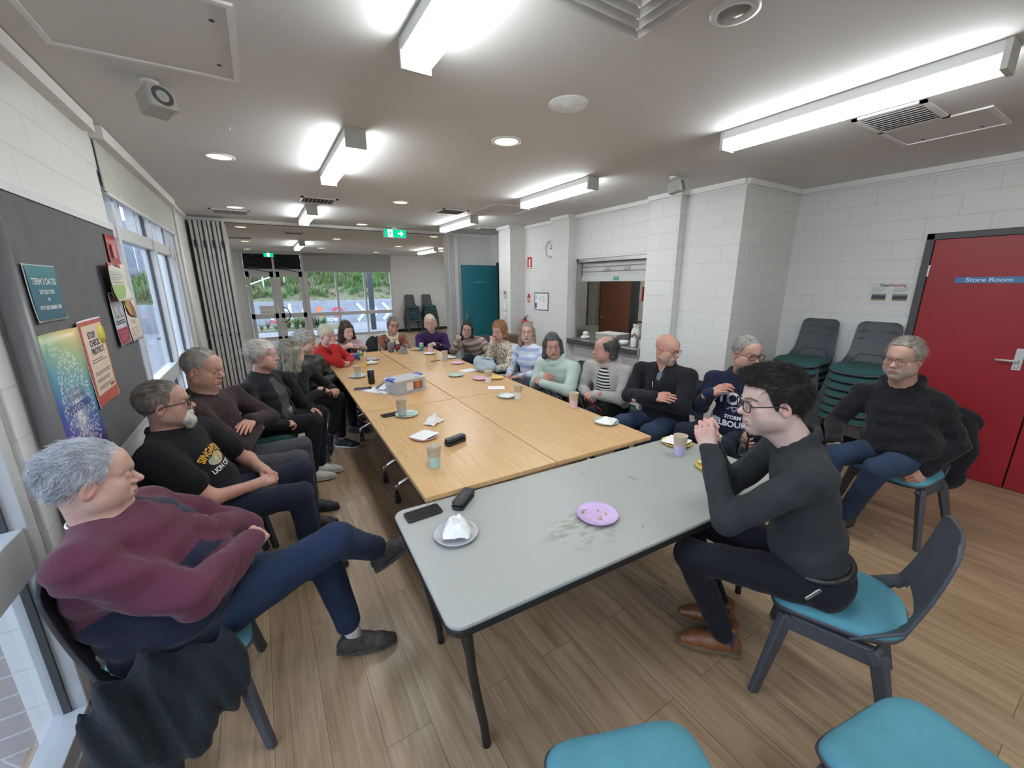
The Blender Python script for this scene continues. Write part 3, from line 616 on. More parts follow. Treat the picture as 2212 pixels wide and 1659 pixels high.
dls = [(-.12, 4.14, 'over the pinboard side'), (1.63, 2.71, 'in the middle of the near ceiling'), (1.63, 5.25, 'over the middle of the beech tables'), (-.12, 6.62, 'above the long linear vent'), (1.63, 7.45, 'close before the folding wall track'), (-.12, 8.75, 'first beyond the folding wall on the left'), (1.63, 10.05, 'beyond the green exit sign'), (-.12, 11.5, 'in the left row behind the far linear vent'), (3.35, 8.62, 'beyond the track near the partition jamb'), (3.35, 11.25, 'in the right row of the far room'), (1.63, 12.75, 'near the far fluorescent batten'), (-.12, 14.0, 'closest to the glass doors'), (3.35, 13.7, 'closest to the far window blind'), (5.05, 12.4, 'above the stacked chairs in the far room')]
dl0 = None
for x, y, l in dls:
    if dl0 is None:
        dl0 = thing('downlight', '', 'ceiling light', (x, y, CH), 0, 'warm recessed downlights')
        MB().lathe([(.105, 0), (.105, -.006), (.085, -.008), (.082, 0)], n=32).build('rim', M_WHITE, dl0); MB().lathe([(.083, -.004), (.06, -.002), (0, -.001)], n=24).build('lamp', M_WARM, dl0); d = dl0
    else: d = copy_tree(dl0); d.location = (x, y, CH)
    d['label'] = 'round warm downlight ' + l
d = thing('downlight', 'unlit grey downlight at the top edge near the large square vent', 'ceiling light', (1.63, 1.07, CH), 0, 'recessed lights')
MB().lathe([(.085, 0), (.085, -.012), (.06, -.018), (.055, -.004), (0, 0)], n=32).build('rim', M_ALU, d); MB().lathe([(.05, -.005), (.03, -.016), (0, -.018)], n=24).build('lamp', mat('unlit_lens', (.25, .25, .25), .2), d)
t = thing('smoke_detector', 'flat white round cover on the ceiling between the battens', 'smoke detector', (1.615, 2.01, CH)); MB().lathe([(.11, 0), (.108, -.008), (.03, -.012), (.028, -.02), (0, -.021)], n=36).build('cover', M_CEIL, t)
tag(MB().lathe([(.006, 0), (.008, -.012), (0, -.016)], (-.02, 3.39, CH), 12).build('sprinkler_pin', M_WHITE), 'tiny white pin on the ceiling near the left speaker', 'fitting')
def vent(x, y, w, d, n, label, ax=0):
    t = thing('ceiling_vent', label, 'vent', (x, y, CH), 0, 'air vents in the ceiling')
    f = MB(); b = .03
    f.box((-w/2, -d/2, -.012), (w/2, -d/2+b, 0)).box((-w/2, d/2-b, -.012), (w/2, d/2, 0)).box((-w/2, -d/2, -.012), (-w/2+b, d/2, 0)).box((w/2-b, -d/2, -.012), (w/2, d/2, 0)); f.build('frame', M_WHITE, t)
    MB().box((-w/2+b, -d/2+b, -.002), (w/2-b, d/2-b, 0)).build('backing', mat('vent_dark', (.05, .05, .05), .8), t)
    s = MB()
    for k in range(n):
        u = -1+2*(k+.5)/n
        if ax == 0: s.obox((0, u*(d/2-b), -.010), ((1, 0, 0), (0, .8, .6), (0, -.6, .8)), (w/2-b, .011, .001))
        else: s.obox((u*(w/2-b), 0, -.010), ((0, 1, 0), (.8, 0, .6), (-.6, 0, .8)), (d/2-b, .011, .001))
    s.build('slat', mat('slat_grey', (.42, .42, .41), .5), t)
vent(-.19, 7.05, .46, .40, 14, 'wide linear air vent beside the folding wall on the left', 1)
vent(.75, 5.62, .40, .36, 8, 'square air vent behind the middle left batten', 1)
vent(2.43, 5.55, .38, .36, 7, 'square air vent left of the batten near the teal door', 0)
vent(3.50, 1.12, .44, .34, 9, 'air vent behind the large batten close to the red door', 1)
vent(.73, 9.28, .36, .30, 6, 'small dark vent in the far room ceiling', 0); vent(-.2, 10.7, .46, .30, 6, 'linear dark vent in the far room left of the small one', 0); vent(3.4, 12.5, .4, .3, 6, 'small dark vent in the far room near the window blind', 0); vent(1.35, 11.9, .4, .3, 6, 'small dark vent beside the far room batten', 0); vent(3.75, 6.95, .4, .3, 6, 'vent above the passage to the teal door', 0)
t = thing('ceiling_diffuser', 'large square ceiling diffuser with nested louvres at the top edge', 'vent', (1.10, 1.02, CH))
for k in range(6):
    a = .325-.052*k; q = MB()
    for sx_, sy_ in ((1, 0), (-1, 0), (0, 1), (0, -1)):
        q.obox((sx_*(a-.025), sy_*(a-.025), -.016-.004*k), (((0, 1, 0) if sx_ else (1, 0, 0)), (.8*sx_, .8*sy_, -.6), (.6*sx_, .6*sy_, .8)), (a+.004, .026, .0025))
    q.build('louvre', mat('vent_cream', (.50, .50, .48), .5), t)
MB().box((-.33, -.33, -.004), (.33, .33, 0)).build('backing', mat('vent_grey', (.22, .22, .21), .8), t)
def hatch(x0, x1, y0, y1, label):
    t = thing('access_panel', label, 'ceiling hatch', ((x0+x1)/2, (y0+y1)/2, CH)); w, d = x1-x0, y1-y0
    MB().box((-w/2, -d/2, -.004), (w/2, d/2, 0)).build('panel', M_CEIL, t); f = MB(); b = .022
    f.box((-w/2-b, -d/2-b, -.010), (w/2+b, -d/2, 0)).box((-w/2-b, d/2, -.010), (w/2+b, d/2+b, 0)).box((-w/2-b, -d/2, -.010), (-w/2, d/2, 0)).box((w/2, -d/2, -.010), (w/2+b, d/2, 0)); f.build('frame', M_WHITE, t)
    for y in (-d*.3, d*.3): MB().lathe([(.01, -.004), (.008, -.007), (0, -.008)], (w/2-.05, y, 0), 12).build('latch', M_DARKFR, t)
hatch(-.58, .035, 2.0, 2.62, 'ceiling access panel above the pinboard'); hatch(3.75, 4.2, .80, 1.27, 'ceiling access panel beside the vent near the red door'); hatch(2.70, 3.3, 4.75, 5.3, 'faint access panel in the ceiling before the teal door batten')
def speaker(loc, rz, label):
    t = thing('ceiling_speaker', label, 'speaker', loc, rz, 'speakers hung under the ceiling')
    MB().lathe([(.05, 0), (.05, -.018), (.02, -.024), (0, -.024)], n=24).build('mount', M_WHITE, t); MB().tube([(0, 0, -.02), (0, 0, -.075)], .014, 10).box((-.03, -.02, -.085), (.03, .02, -.06)).build('bracket', mat('speaker_grey', (.42, .42, .40), .5), t)
    M = Matrix.Translation((0, 0, -.145)) @ Matrix.Rotation(-.25, 4, 'X')
    b = MB().box((-.075, -.10, -.06), (.075, .04, .065), M, .006).build('case', mat('speaker_grey', (.42, .42, .40), .5), t)
    g = MB().box((-.078, -.135, -.07), (.078, -.10, .07), M, .004).build('face', mat('speaker_face', (.50, .50, .48), .5), t)
    t.scale = (.74,)*3; MB().lathe([(.062, 0), (.055, .006), (.045, .004), (.02, -.004), (0, .002)], n=28, M=M @ Matrix.Translation((0, -.134, 0)) @ Matrix.Rotation(PI/2, 4, 'X')).build('cone', mat('cone_dark', (.10, .10, .11), .5), g)
speaker((-.32, 2.86, CH), .55, 'grey box speaker hung from the ceiling over the pinboard'); speaker((3.52, 2.76, CH), .35, 'grey box speaker hung from the ceiling near the serving hatch pier')
def exit_sign(x, y, z0, z1, w, label, arrow):
    t = thing('exit_sign', label, 'exit sign', (x, y, z0)); h = z1-z0
    MB().box((-w/2, 0, 0), (w/2, .06, h), None, .006).build('housing', M_WHITE, t); MB().box((-.05, .01, h), (.05, .05, CH-z0)).build('mount', M_WHITE, t)
    MB().box((-w/2+.008, -.004, .010), (w/2-.008, .001, h-.010)).build('face_panel', M_GREENS, t)
    px = -w*.22 if arrow else 0
    MB().box((px-h*.30, -.006, .014), (px+h*.30, -.003, h-.014)).build('doorway', M_WHITES, t)
    m = MB(); s = h/.16
    P = lambda a, b: (px+a*s, -.008, (b+.08)*s)
    m.lathe([(0, -.002), (.011*s, -.002), (.011*s, .002), (0, .002)], n=12, M=Matrix.Translation(P(.012, .045)) @ Matrix.Rotation(PI/2, 4, 'X'))
    for a, b, w_ in (((.006, .03), (-.012, -.01), .022), ((-.012, -.01), (.014, -.022), .012), ((.014, -.022), (.006, -.05), .01), ((-.012, -.01), (-.026, -.035), .012), ((-.026, -.035), (-.042, -.036), .01), ((.006, .028), (.028, .012), .008), ((.028, .012), (.04, .022), .008), ((.002, .026), (-.022, .022), .008), ((-.022, .022), (-.03, .004), .008)): m.bar(P(*a), P(*b), w_*s, .002, (0, 1, 0))
    m.build('running_figure', M_GREENS, t)
    if arrow:
        q = MB(); Q = lambda a, b: (w*.24+a*s, -.008, (b+.08)*s)
        q.bar(Q(-.055, 0), Q(.03, 0), .022*s, .002, (0, 1, 0)).bar(Q(.0, .042), Q(.045, -.004), .022*s, .002, (0, 1, 0)).bar(Q(.0, -.042), Q(.045, .004), .022*s, .002, (0, 1, 0)); q.build('arrow', M_WHITES, t)
exit_sign(2.225, 7.60, 2.545, 2.695, .40, 'green exit sign with running man and arrow hung before the folding wall track', True)
exit_sign(.40, 14.88, 2.56, 2.69, .27, 'green exit sign over the far glass doors', False)

# ================================================================== PINBOARD AND PAPERS ON THE LEFT WALL
pbd = thing('pinboard', 'large grey felt pinboard with pale metal edging on the left wall', 'noticeboard', (LX+.002, 2.92, .90))
MB().box((0, -.75, .0), (.022, .735, 1.20)).build('felt', M_PINB, pbd)
f = MB(); f.box((0, -.755, 1.19), (.030, .74, 1.225)).box((0, -.755, -.03), (.030, .74, .005)).box((0, .728, -.02), (.028, .745, 1.22)); f.build('edging', M_ALUW, pbd)
tag(MB().tube([(LX+.04, 2.10, .05), (LX+.04, 2.10, 2.0)], .034, 14).build('pipe', mat('grey_pipe', (.13, .13, .135), .4)), 'dark grey round pipe at the near end of the pinboard', 'pipe')
PX = LX+.026
def poster(name, label, y0, y1, z0, z1, m, tilt=0., curl=.012, pos=0.):
    y0, y1, z0, z1 = y0*.968, y1*.968, 1.75+(z0-1.75)*.968, 1.75+(z1-1.75)*.968
    t = thing(name, label, 'poster', (PX+pos, (y0+y1)/2, (z0+z1)/2)); w, h = y1-y0, z1-z0; V = []; F = []; n = 8
    for j in range(n+1):
        for i in range(n+1):
            u, v = i/n-.5, j/n-.5; V.append((curl*(4*u*u*.6+4*v*v*.4*(1 if v < 0 else .3)), u*w, v*h))
    for j in range(n):
        for i in range(n): a = j*(n+1)+i; F.append((a, a+1, a+n+2, a+n+1))
    o = meshobj('sheet', V, F, m, t, True); t.rotation_euler = (tilt, 0, 0)
    s = o.modifiers.new('s', 'SOLIDIFY'); s.thickness = .0012; s.offset = -1
    return t
def PT(dy, dz, off=.010): return frame((off, dy, dz), (0, 1, 0), (0, 0, 1))
def lines(parent, y0, y1, zs, m, off=.011, th=.004):
    b = MB()
    for z in zs: b.box((off, y0, z-th/2), (off+.0006, y1-random.uniform(0, .3)*(y1-y0), z+th/2))
    return b.build('text_lines', m, parent)
INK = mat('ink_dark', (.05, .05, .09)); INKW = mat('ink_white', (.78, .80, .80)); INKR = mat('ink_red', (.42, .05, .05)); INKG = mat('ink_grey', (.2, .2, .22))
def gradmat(name, stops, ax='Z', a=-.3, b=.3, spark=False):
    m, nt, bs = newmat(name); s = nt.nodes.new('ShaderNodeSeparateXYZ'); co = objco(nt); nt.links.new(co, s.inputs[0])
    v = s.outputs[ax]
    if spark: v = math_(nt, 'ADD', s.outputs['Z'], math_(nt, 'MULTIPLY', s.outputs['Y'], .35))
    f = math_(nt, 'DIVIDE', math_(nt, 'SUBTRACT', v, a), b-a, True); c = ramp(nt, f, stops)
    if spark:   # printed burst of white dots
        vo = nt.nodes.new('ShaderNodeTexVoronoi'); vo.inputs['Scale'].default_value = 62; nt.links.new(co, vo.inputs['Vector'])
        vm = nt.nodes.new('ShaderNodeVectorMath'); vm.operation = 'DISTANCE'; nt.links.new(mapping(nt, co, (0, 1.25, .72)), vm.inputs[0]); vm.inputs[1].default_value = (0, .03, -.05)
        ring = ramp(nt, vm.outputs['Value'], ((.0, (.75,)*3), (.05, (.45,)*3), (.10, (.34,)*3), (.19, (.42,)*3), (.215, (0,)*3)))
        dots = math_(nt, 'LESS_THAN', vo.outputs['Distance'], ring)
        glow = ramp(nt, vm.outputs['Value'], ((.0, (.8,)*3), (.10, (.1,)*3), (.2, (0,)*3)))
        c = mixc(nt, glow, c, (.85, .85, .8)); c = mixc(nt, math_(nt, 'MULTIPLY', dots, .75), c, (.85, .86, .83))
    nt.links.new(c, bs.inputs['Base Color']); bs.inputs['Roughness'].default_value = .35; return m
t = poster('term_dates_notice', 'laminated teal notice headed TERM 3 DATES high on the pinboard', 2.345, 2.64, 1.605, 1.835, mat('laminate_edge', (.6, .62, .62), .25))
MB().box((.010, -.135, -.104), (.0108, .138, .106)).build('print', gradmat('teal_print', ((0, (.02, .09, .14)), (.6, (.03, .15, .2)), (1, (.05, .22, .24))), 'Z', -.1, .1), t)
for s, z, k in (('TERM 3 DATES', .045, .034), ('21ST JULY 2025', .005, .021), ('TO', -.025, .018), ('19TH SEPTEMBER 2025', -.057, .021)): text('lettering', s, k, INKW, t, PT(0, z, .012), .0006)
t = poster('rainbow_poster', 'rainbow poster with a burst of white dots reading LEARNING TOGETHER', 2.285, 2.70, .98, 1.56, gradmat('rainbow_print', ((0, (.30, .02, .22)), (.18, (.10, .06, .35)), (.35, (.05, .13, .42)), (.6, (.10, .34, .42)), (.8, (.35, .52, .30)), (1, (.75, .55, .22))), 'Z', -.30, .32, True), 0, .02)
text('lettering', 'CELEBRATE', .022, INK, t, PT(.01, .03, .013)); text('lettering', 'LEARNING', .032, INK, t, PT(.02, -.0, .013)); text('lettering', 'TOGETHER', .046, mat('ink_blue', (.05, .06, .35)), t, PT(.02, -.045, .013), .001)
text('lettering', 'Adult\nLearners\nWeek', .022, INKW, t, PT(-.15, .22, .016), 0, 'LEFT')
text('lettering', 'what will\nyou learn\nnext?', .04, INKW, t, PT(.02, -.20, .013))
t = poster('safety_poster', 'red bordered poster reading STOP CHECK PROTECT', 2.705, 3.045, 1.15, 1.585, M_PAPER, .02, .012, .006)
MB().box((.010, -.160, -.205), (.0106, .160, .205)).build('border', mat('poster_brick', (.50, .10, .07)), t); MB().box((.0108, -.14, -.150), (.0114, .14, .185)).build('panel', mat('poster_cream', (.72, .58, .45)), t)
for s, z in (('STOP.', .135), ('CHECK.', .095), ('PROTECT.', .055)): text('lettering', s, .042, INK, t, PT(-.085, z, .0125), .0012, 'LEFT')
lines(t, -.11, .12, (.018, .006, -.045, -.055, -.08, -.09, -.115, -.125), INK, .0118, .0035)
MB().lathe([(0, .012), (.05, .012), (.05, .013), (0, .0135)], n=28, M=Matrix.Translation((0, .115, .125)) @ Matrix.Rotation(PI/2, 4, 'Y')).build('sticker', mat('sticker_yellow', (.72, .60, .05)), t)
MB().box((.0116, .06, -.14), (.0122, .12, -.125)).build('stamp', INKR, t)
t = poster('red_notice', 'red notice hanging at the far top corner of the pinboard', 3.53, 3.76, 1.66, 2.06, mat('notice_red', (.36, .035, .04), .4)); lines(t, -.08, .1, (-.05, -.07, -.09, -.12, -.14, .02), mat('ink_rose', (.55, .2, .2)), .0125); MB().box((.0115, -.03, .06), (.0122, .04, .14)).build('print', mat('ink_rose', (.55, .2, .2)), t)
t = poster('calendar_sheet', 'curling timetable sheet with a green lower half over the red notice', 3.27, 3.62, 1.655, 1.88, mat('paper_cream', (.66, .64, .56), .8), .0, .04, .02)
MB().box((.016, -.165, -.09), (.0166, .16, -.015)).build('print', mat('print_green', (.32, .46, .16)), t); lines(t, -.16, .16, (.03, .045, .06, .0, .015), INKG, .014, .003); MB().prism([(-.17, .075), (.0, .11), (.17, .075), (.17, .11), (-.17, .11)], .016, .0164, Matrix(((0, 0, 1, 0), (1, 0, 0, 0), (0, 1, 0, 0), (0, 0, 0, 1)))).build('heading', mat('poster_brick', (.50, .10, .07)), t)
t = poster('flyer', 'white flyer with a maroon lower half and two round pictures', 3.285, 3.53, 1.39, 1.71, mat('laminate_edge', (.6, .62, .62), .25), .03, .014, .006)
MB().box((.010, -.11, -.145), (.0106, .11, -.055)).build('print', mat('print_maroon', (.32, .03, .07)), t); MB().box((.010, -.11, .10), (.0106, .11, .15)).build('heading', mat('print_taupe', (.35, .22, .2)), t)
for y in (-.055, .045): MB().lathe([(.03, .0125), (.04, .0125), (.04, .0131), (.03, .0131)], n=24, M=Matrix.Translation((0, y, .045)) @ Matrix.Rotation(PI/2, 4, 'Y')).build('picture', INKG, t)
lines(t, -.1, .1, (-.01, -.025), INK, .0118, .007); lines(t, -.09, .09, (-.075, -.09, -.105, -.12), mat('ink_rose', (.55, .2, .2)), .0118, .004)
t = poster('food_flyer', 'cream flyer with red and yellow food picture curling off the board edge', 3.55, 3.82, 1.385, 1.70, mat('paper_cream', (.66, .64, .56), .8), 0, .02, .004)
MB().prism([(-.10, .12), (.0, .13), (.10, .05), (.11, -.01), (.05, .0), (-.04, .02), (-.11, .08)], .013, .0136, Matrix(((0, 0, 1, 0), (1, 0, 0, 0), (0, 1, 0, 0), (0, 0, 0, 1)))).build('picture', gradmat('food_print', ((0, (.55, .42, .05)), (.4, (.6, .3, .05)), (.6, (.35, .05, .03)), (1, (.12, .15, .05))), 'Y', -.1, .1), t)
text('lettering', 'MEALS', .035, INKR, t, PT(0, -.03, .014)); lines(t, -.09, .1, (-.07, -.085, -.1, -.115), INKR, .0135, .003)

# ================================================================== THINGS ON THE RIGHT-HAND WALLS
def onwall(x, y, z): return Matrix(((0, 0, -1, x), (-1, 0, 0, y), (0, 1, 0, z), (0, 0, 0, 1)))     # local x -> -Y, y -> Z, z -> into the room
t = thing('wall_clock', 'round white wall clock half hidden by the pier', 'clock'); t.matrix_basis = onwall(RX-.002, 5.565, 2.28)
MB().lathe([(0, .004), (.118, .004), (.122, .012)], n=40).build('dial', mat('dial_white', (.75, .76, .76), .4), t); MB().lathe([(.118, 0), (.132, .004), (.134, .03), (.126, .036), (.12, .012)], n=40).build('rim', mat('clock_rim', (.6, .62, .62), .25, .3), t)
k = MB()
for i in range(12): a = i*PI/6; k.bar((.088*math.sin(a), .088*math.cos(a), .007), (.104*math.sin(a), .104*math.cos(a), .007), .008 if i % 3 == 0 else .004, .002)
k.build('hour_marks', INKG, t)
MB().bar((0, 0, .014), (.055, .02, .014), .012, .003, w2=.006).build('hour_hand', M_BLACK, t); MB().bar((0, 0, .017), (.045, .078, .017), .009, .003, w2=.004).build('minute_hand', M_BLACK, t)
t = thing('extinguisher_sign', 'tall red sign with a white extinguisher symbol', 'sign'); t.matrix_basis = onwall(RX-.003, 6.19, 2.09)
MB().box((-.07, -.10, 0), (.07, .10, .003)).build('plate', mat('sign_red', (.55, .03, .03), .35), t); MB().box((-.022, -.055, .003), (.022, .05, .004)).box((-.01, .05, .003), (.01, .075, .004)).bar((.0, .068, .0035), (.04, .045, .0035), .01, .001).build('symbol', INKW, t); MB().box((-.055, -.092, .003), (.055, -.07, .004)).build('caption', INKW, t)
t = thing('tag_notice', 'oval red and white inspection notice above the extinguisher', 'sign'); t.matrix_basis = onwall(RX-.003, 6.21, 1.475)
MB().lathe([(0, .002), (.06, .002), (.06, 0)], n=30, sc=(1, 1.45)).build('plate', mat('paper_cream', (.66, .64, .56)), t); MB().prism([(.05*math.cos(a), .08*math.sin(a)) for a in np.linspace(.05, PI-.05, 16)], .002, .003).build('upper_print', mat('sign_red', (.55, .03, .03)), t); MB().prism([(.045*math.cos(a), .08*math.sin(a)) for a in np.linspace(PI+.7, 2*PI-.7, 12)], .002, .003).build('lower_print', mat('sign_red', (.55, .03, .03)), t); lines_ = MB()
for z in (-.01, -.022, -.034): lines_.box((-.035, z, .002), (.035, z+.005, .003))
lines_.build('text_lines', INKG, t)
t = thing('evacuation_plan', 'framed white evacuation plan beside the oval notice', 'notice'); t.matrix_basis = onwall(RX-.004, 5.82, 1.43)
MB().box((-.20, -.145, 0), (.20, .145, .004)).build('sheet', M_PAPER, t); f = MB(); f.box((-.205, .135, .001), (.205, .15, .008)).box((-.205, -.15, .001), (.205, -.14, .008)).box((-.205, -.15, .001), (-.195, .15, .008)).box((.195, -.15, .001), (.205, .15, .008)); f.build('frame', mat('frame_navy', (.06, .07, .16), .4), t)
k = MB(); rr = random.Random(3)
for i in range(26): x, y = rr.gauss(.04, .06), rr.gauss(.03, .045); a = rr.choice((0, 1)); l = rr.uniform(.01, .05); k.box((x, y, .004), (x+(l if a else .003), y+(.003 if a else l), .0046))
for z in (.1, .08, .06, .04, -.1): k.box((-.18, z, .004), (-.12, z+.006, .0046))
k.build('plan_drawing', INKG, t); MB().box((-.185, -.12, .004), (-.135, -.03, .0046)).build('legend', INK, t)
t = thing('fire_extinguisher', 'red fire extinguisher on the wall behind the seated women', 'extinguisher', (RX-.10, 6.18, .60))
MB().lathe([(0, 0), (.07, 0), (.075, .012), (.075, .40), (.055, .46), (.03, .48), (.026, .50), (0, .50)], n=28).build('cylinder', mat('extinguisher_red', (.45, .015, .02), .25), t); MB().box((-.016, -.016, .49), (.016, .016, .53)).bar((0, .03, .535), (0, -.09, .575), .022, .008).bar((0, .03, .52), (0, -.085, .535), .02, .008).build('valve', M_BLACK, t); MB().tube([(0, .02, .51), (.0, .07, .49), (.02, .09, .40), (.02, .085, .15)], .011, 8).build('hose', M_BLACK, t); MB().box((-.06, -.073, .15), (.06, -.05, .32)).build('label_plate', INKW, t); MB().box((.05, -.03, .2), (.10, .03, .45)).build('bracket', M_STEEL, t)
for nm, z, h, lab in (('thermostat', 1.55, .12, 'grey thermostat panel on the pier beside the teal door'), ('light_switch', 1.315, .12, 'upper white light switch under the thermostat'), ('light_switch', 1.165, .11, 'lower white light switch under the thermostat')):
    t = thing(nm, lab, 'thermostat' if nm[0] == 't' else 'switch'); t.matrix_basis = onwall(3.868, 6.51, z)
    MB().box((-.04, -h/2, 0), (.04, h/2, .02), None, .004).build('plate', mat('panel_grey', (.5, .5, .48)) if nm[0] == 't' else M_WHITE, t)
    if nm[0] == 't': MB().box((-.03, .0, .02), (.03, .05, .022)).build('screen', INKG, t)
    else: MB().box((-.012, -.02, .02), (.012, .02, .026), None, .003).build('rocker', M_WHITE, t)
t = thing('power_socket', 'white double power socket low on the block wall behind the navy hoodie', 'socket'); t.matrix_basis = onwall(RX-.001, 2.82, .47)
MB().box((-.06, -.037, 0), (.06, .037, .022), None, .006).build('plate', M_WHITE, t)
for x in (-.03, .03): MB().box((x-.014, -.018, .022), (x+.014, .01, .0225)).build('outlet', mat('outlet_grey', (.5, .5, .5)), t)
t = thing('stacking_notice', 'clear sleeve with a Chair Stacking notice taped beside the red door', 'notice'); t.matrix_basis = onwall(5.257, 1.49, 1.62)
MB().box((-.165, -.108, 0), (.165, .108, .002)).build('sheet', mat('sleeve', (.66, .67, .67), .12), t); text('lettering', 'Chair', .036, INK, t, Matrix.Translation((-.045, .082, .003)), .001); text('lettering', 'Stacking', .036, INKR, t, Matrix.Translation((.055, .082, .003)), .001)
lw = MB()
for x0 in (-.14, .03):
    for k in range(4): lw.box((x0, .055-.011*k, .002), (x0+.11-.02*(k % 2), .058-.011*k, .0028))
lw.build('text_lines', INKG, t)
for x0 in (-.13, .03): MB().box((x0, -.065, .002), (x0+.11, .005, .003)).build('picture', gradmat('photo_print', ((0, (.3, .2, .17)), (.35, (.03, .03, .035)), (.7, (.08, .08, .09)), (1, (.4, .42, .42))), 'Y', -.06, .0), t)

# ================================================================== TABLES
TZ = .745; TR = -.028; TO = Vector((.549, 1.705, 0)); TM = Matrix.Translation(TO) @ Matrix.Rotation(TR, 4, 'Z')
def beech_table(u, v, L, label):
    c = TM @ Vector((u+.392, v+L/2, 0)); t = thing('folding_table', label, 'table', (c.x, c.y, 0), TR, 'beech tables pushed together')
    MB().box((-.39, -L/2+.002, TZ-.026), (.39, L/2-.002, TZ)).build('tabletop', M_BEECH, t, bev=.002)
    MB().box((-.386, -L/2+.006, TZ-.031), (.386, L/2-.006, TZ-.024)).build('edge_band', mat('beech_edge', (.42, .25, .12), .5), t)
    MB().box((-.03, -L/2+.2, TZ-.085), (.03, L/2-.2, TZ-.05), None, .005).build('stretcher', M_BLACKM, t)
    for s in (-1, 1):
        y = s*(L/2-.20)
        l = MB().tube([(0, y, .17), (0, y, TZ-.05)], .03, 14).box((-.25, y-.03, TZ-.055), (.25, y+.03, TZ-.03)).build('leg', M_CHROME, t)
        MB().tube([(-.235, y, .085), (-.235, y, .135), (-.20, y, .16), (0, y, .255), (.20, y, .16), (.235, y, .135), (.235, y, .085)], [.014, .014, .017, .026, .017, .014, .014], 12).build('foot', M_CHROME, l)
        for x in (-.235, .235):
            w = MB()
            for dx in (-.013, .013): w.lathe([(0, -.008), (.026, -.008), (.031, -.004), (.031, .004), (.026, .008), (0, .008)], n=22, M=Matrix.Translation((x+dx, y-.018, .031)) @ Matrix.Rotation(PI/2, 4, 'Y'))
            w.box((x-.02, y-.03, .045), (x+.02, y+.012, .085), None, .012); w.build('caster', M_BLACK, l)
    return t
for i, (v, L, nm) in enumerate(((0, 1.535, 'nearest the grey table'), (1.54, 1.55, 'in the middle row'), (3.095, 1.48, 'at the far end'))):
    beech_table(.0 + (.0, -.004, -.012)[i], v, L, 'beech top table %s on the pinboard side' % nm); beech_table(.786, v, L, 'beech top table %s on the hatch side' % nm)
GT = thing('trestle_table', 'grey speckled folding table with black edge and curved black legs', 'table', (1.338, 1.286, 0), -.045); GZ = .72
def gtop(z0, z1, grow): return MB().prism(rrect(1.93+grow, .76+grow, .055+grow/2, 8), z0, z1)
gtop(GZ-.018, GZ, 0).build('tabletop', M_GREYTOP, GT, bev=.006); gtop(GZ-.05, GZ-.016, -.004).build('edge_band', M_BLACKM, GT, bev=.008); MB().box((-.86, -.31, GZ-.075), (.86, -.28, GZ-.045)).box((-.86, .28, GZ-.075), (.86, .31, GZ-.045)).build('frame_rail', M_BLACKM, GT)
for s in (-1, 1):
    for q in (-1, 1):
        MB().tube([(s*.885, q*.30, GZ-.055), (s*.882, q*.31, .60), (s*.865, q*.295, .42), (s*.835, q*.27, .24), (s*.812, q*.262, .1), (s*.805, q*.265, 0)], .0165, 12).build('leg', M_BLACKM, GT)
    MB().tube([(s*.885, -.30, .655), (s*.88, -.20, .64), (s*.855, -.235, .45), (s*.835, -.262, .26)], .014, 10).tube([(s*.885, .30, .655), (s*.88, .20, .64), (s*.855, .235, .45), (s*.835, .262, .26)], .014, 10).build('leg_brace', M_BLACKM, GT)
    MB().tube([(s*.86, 0, GZ-.06), (s*.60, 0, .60), (s*.30, 0, GZ-.06)], .011, 8).box((s*.88-.012, -.25, .635), (s*.88+.012, .25, .66)).build('fold_brace', M_BLACKM, GT)

# ================================================================== THINGS ON THE TABLES
def solid(name, label, cat, m, prof, loc, group=None, n=36): return tag(MB().lathe(prof, n=n).build(name, m, None, loc), label, cat, group)
CUPB = mat('cup_beige', (.50, .41, .30), .45)
def cup(x, y, z, c, label, h=.128, s=1.):
    t = thing('cup', label, 'cup', (x, y, z), 0, 'two tone cups on the tables')
    r0, r1 = .030*s, .0415*s; rm = r0+(r1-r0)*.53
    MB().lathe([(0, .001), (r0, 0), (r0+.001, .004), (rm, h*.53)], n=32).build('lower_band', c, t); MB().lathe([(rm-.0005, h*.525), (r1, h-.002), (r1+.001, h), (r1-.003, h), (r0-.002, .006), (0, .005)], n=32).build('cup_body', CUPB, t)
    MB().lathe([(0, h*.42), (rm-.005, h*.42)], n=24).build('drink', mat('tea', (.16, .08, .04), .15), t)
    return t
def plate(x, y, z, c, label, r=.089):
    t = thing('plate', label, 'plate', (x, y, z), 0, 'coloured plates on the tables')
    MB().lathe([(0, .002), (r*.62, .0), (r*.93, .008), (r, .017), (r-.003, .018), (r*.9, .011), (r*.6, .004), (0, .005)], n=44).build('dish', c, t); return t
def paper(name, label, x, y, z, w, d, rz, crumple, seed, m=None, n=14, folds=0):
    rng = np.random.default_rng(seed); V = []; F = []; ph = rng.uniform(0, 6, 6)
    for j in range(n+1):
        for i in range(n+1):
            u, v = i/n-.5, j/n-.5; rr = max(abs(u), abs(v))*2
            zz = crumple*(1.12-rr**1.6)*(.55+.4*math.sin(9*u+ph[0])*math.sin(8*v+ph[1])+.40*abs(math.sin(11*u+7*v+ph[2]))+.3*abs(math.sin(13*v-8*u+ph[3])))
            k = 1-min(.55, crumple*9)*(.6+.4*math.sin(3*u+ph[4]))*(.8+.2*rr)
            V.append((u*w*k, v*d*k, .0015+max(0, zz)))
    for j in range(n):
        for i in range(n): a = j*(n+1)+i; F.append((a, a+1, a+n+2, a+n+1))
    o = meshobj(name, V, F, m or M_PAPER); o.location = (x, y, z); o.rotation_euler = (0, 0, rz); sm = o.modifiers.new('s', 'SOLIDIFY'); sm.thickness = .001; o.modifiers.new('sub', 'SUBSURF').render_levels = 1
    return tag(o, label, 'napkin', 'paper napkins on the tables')
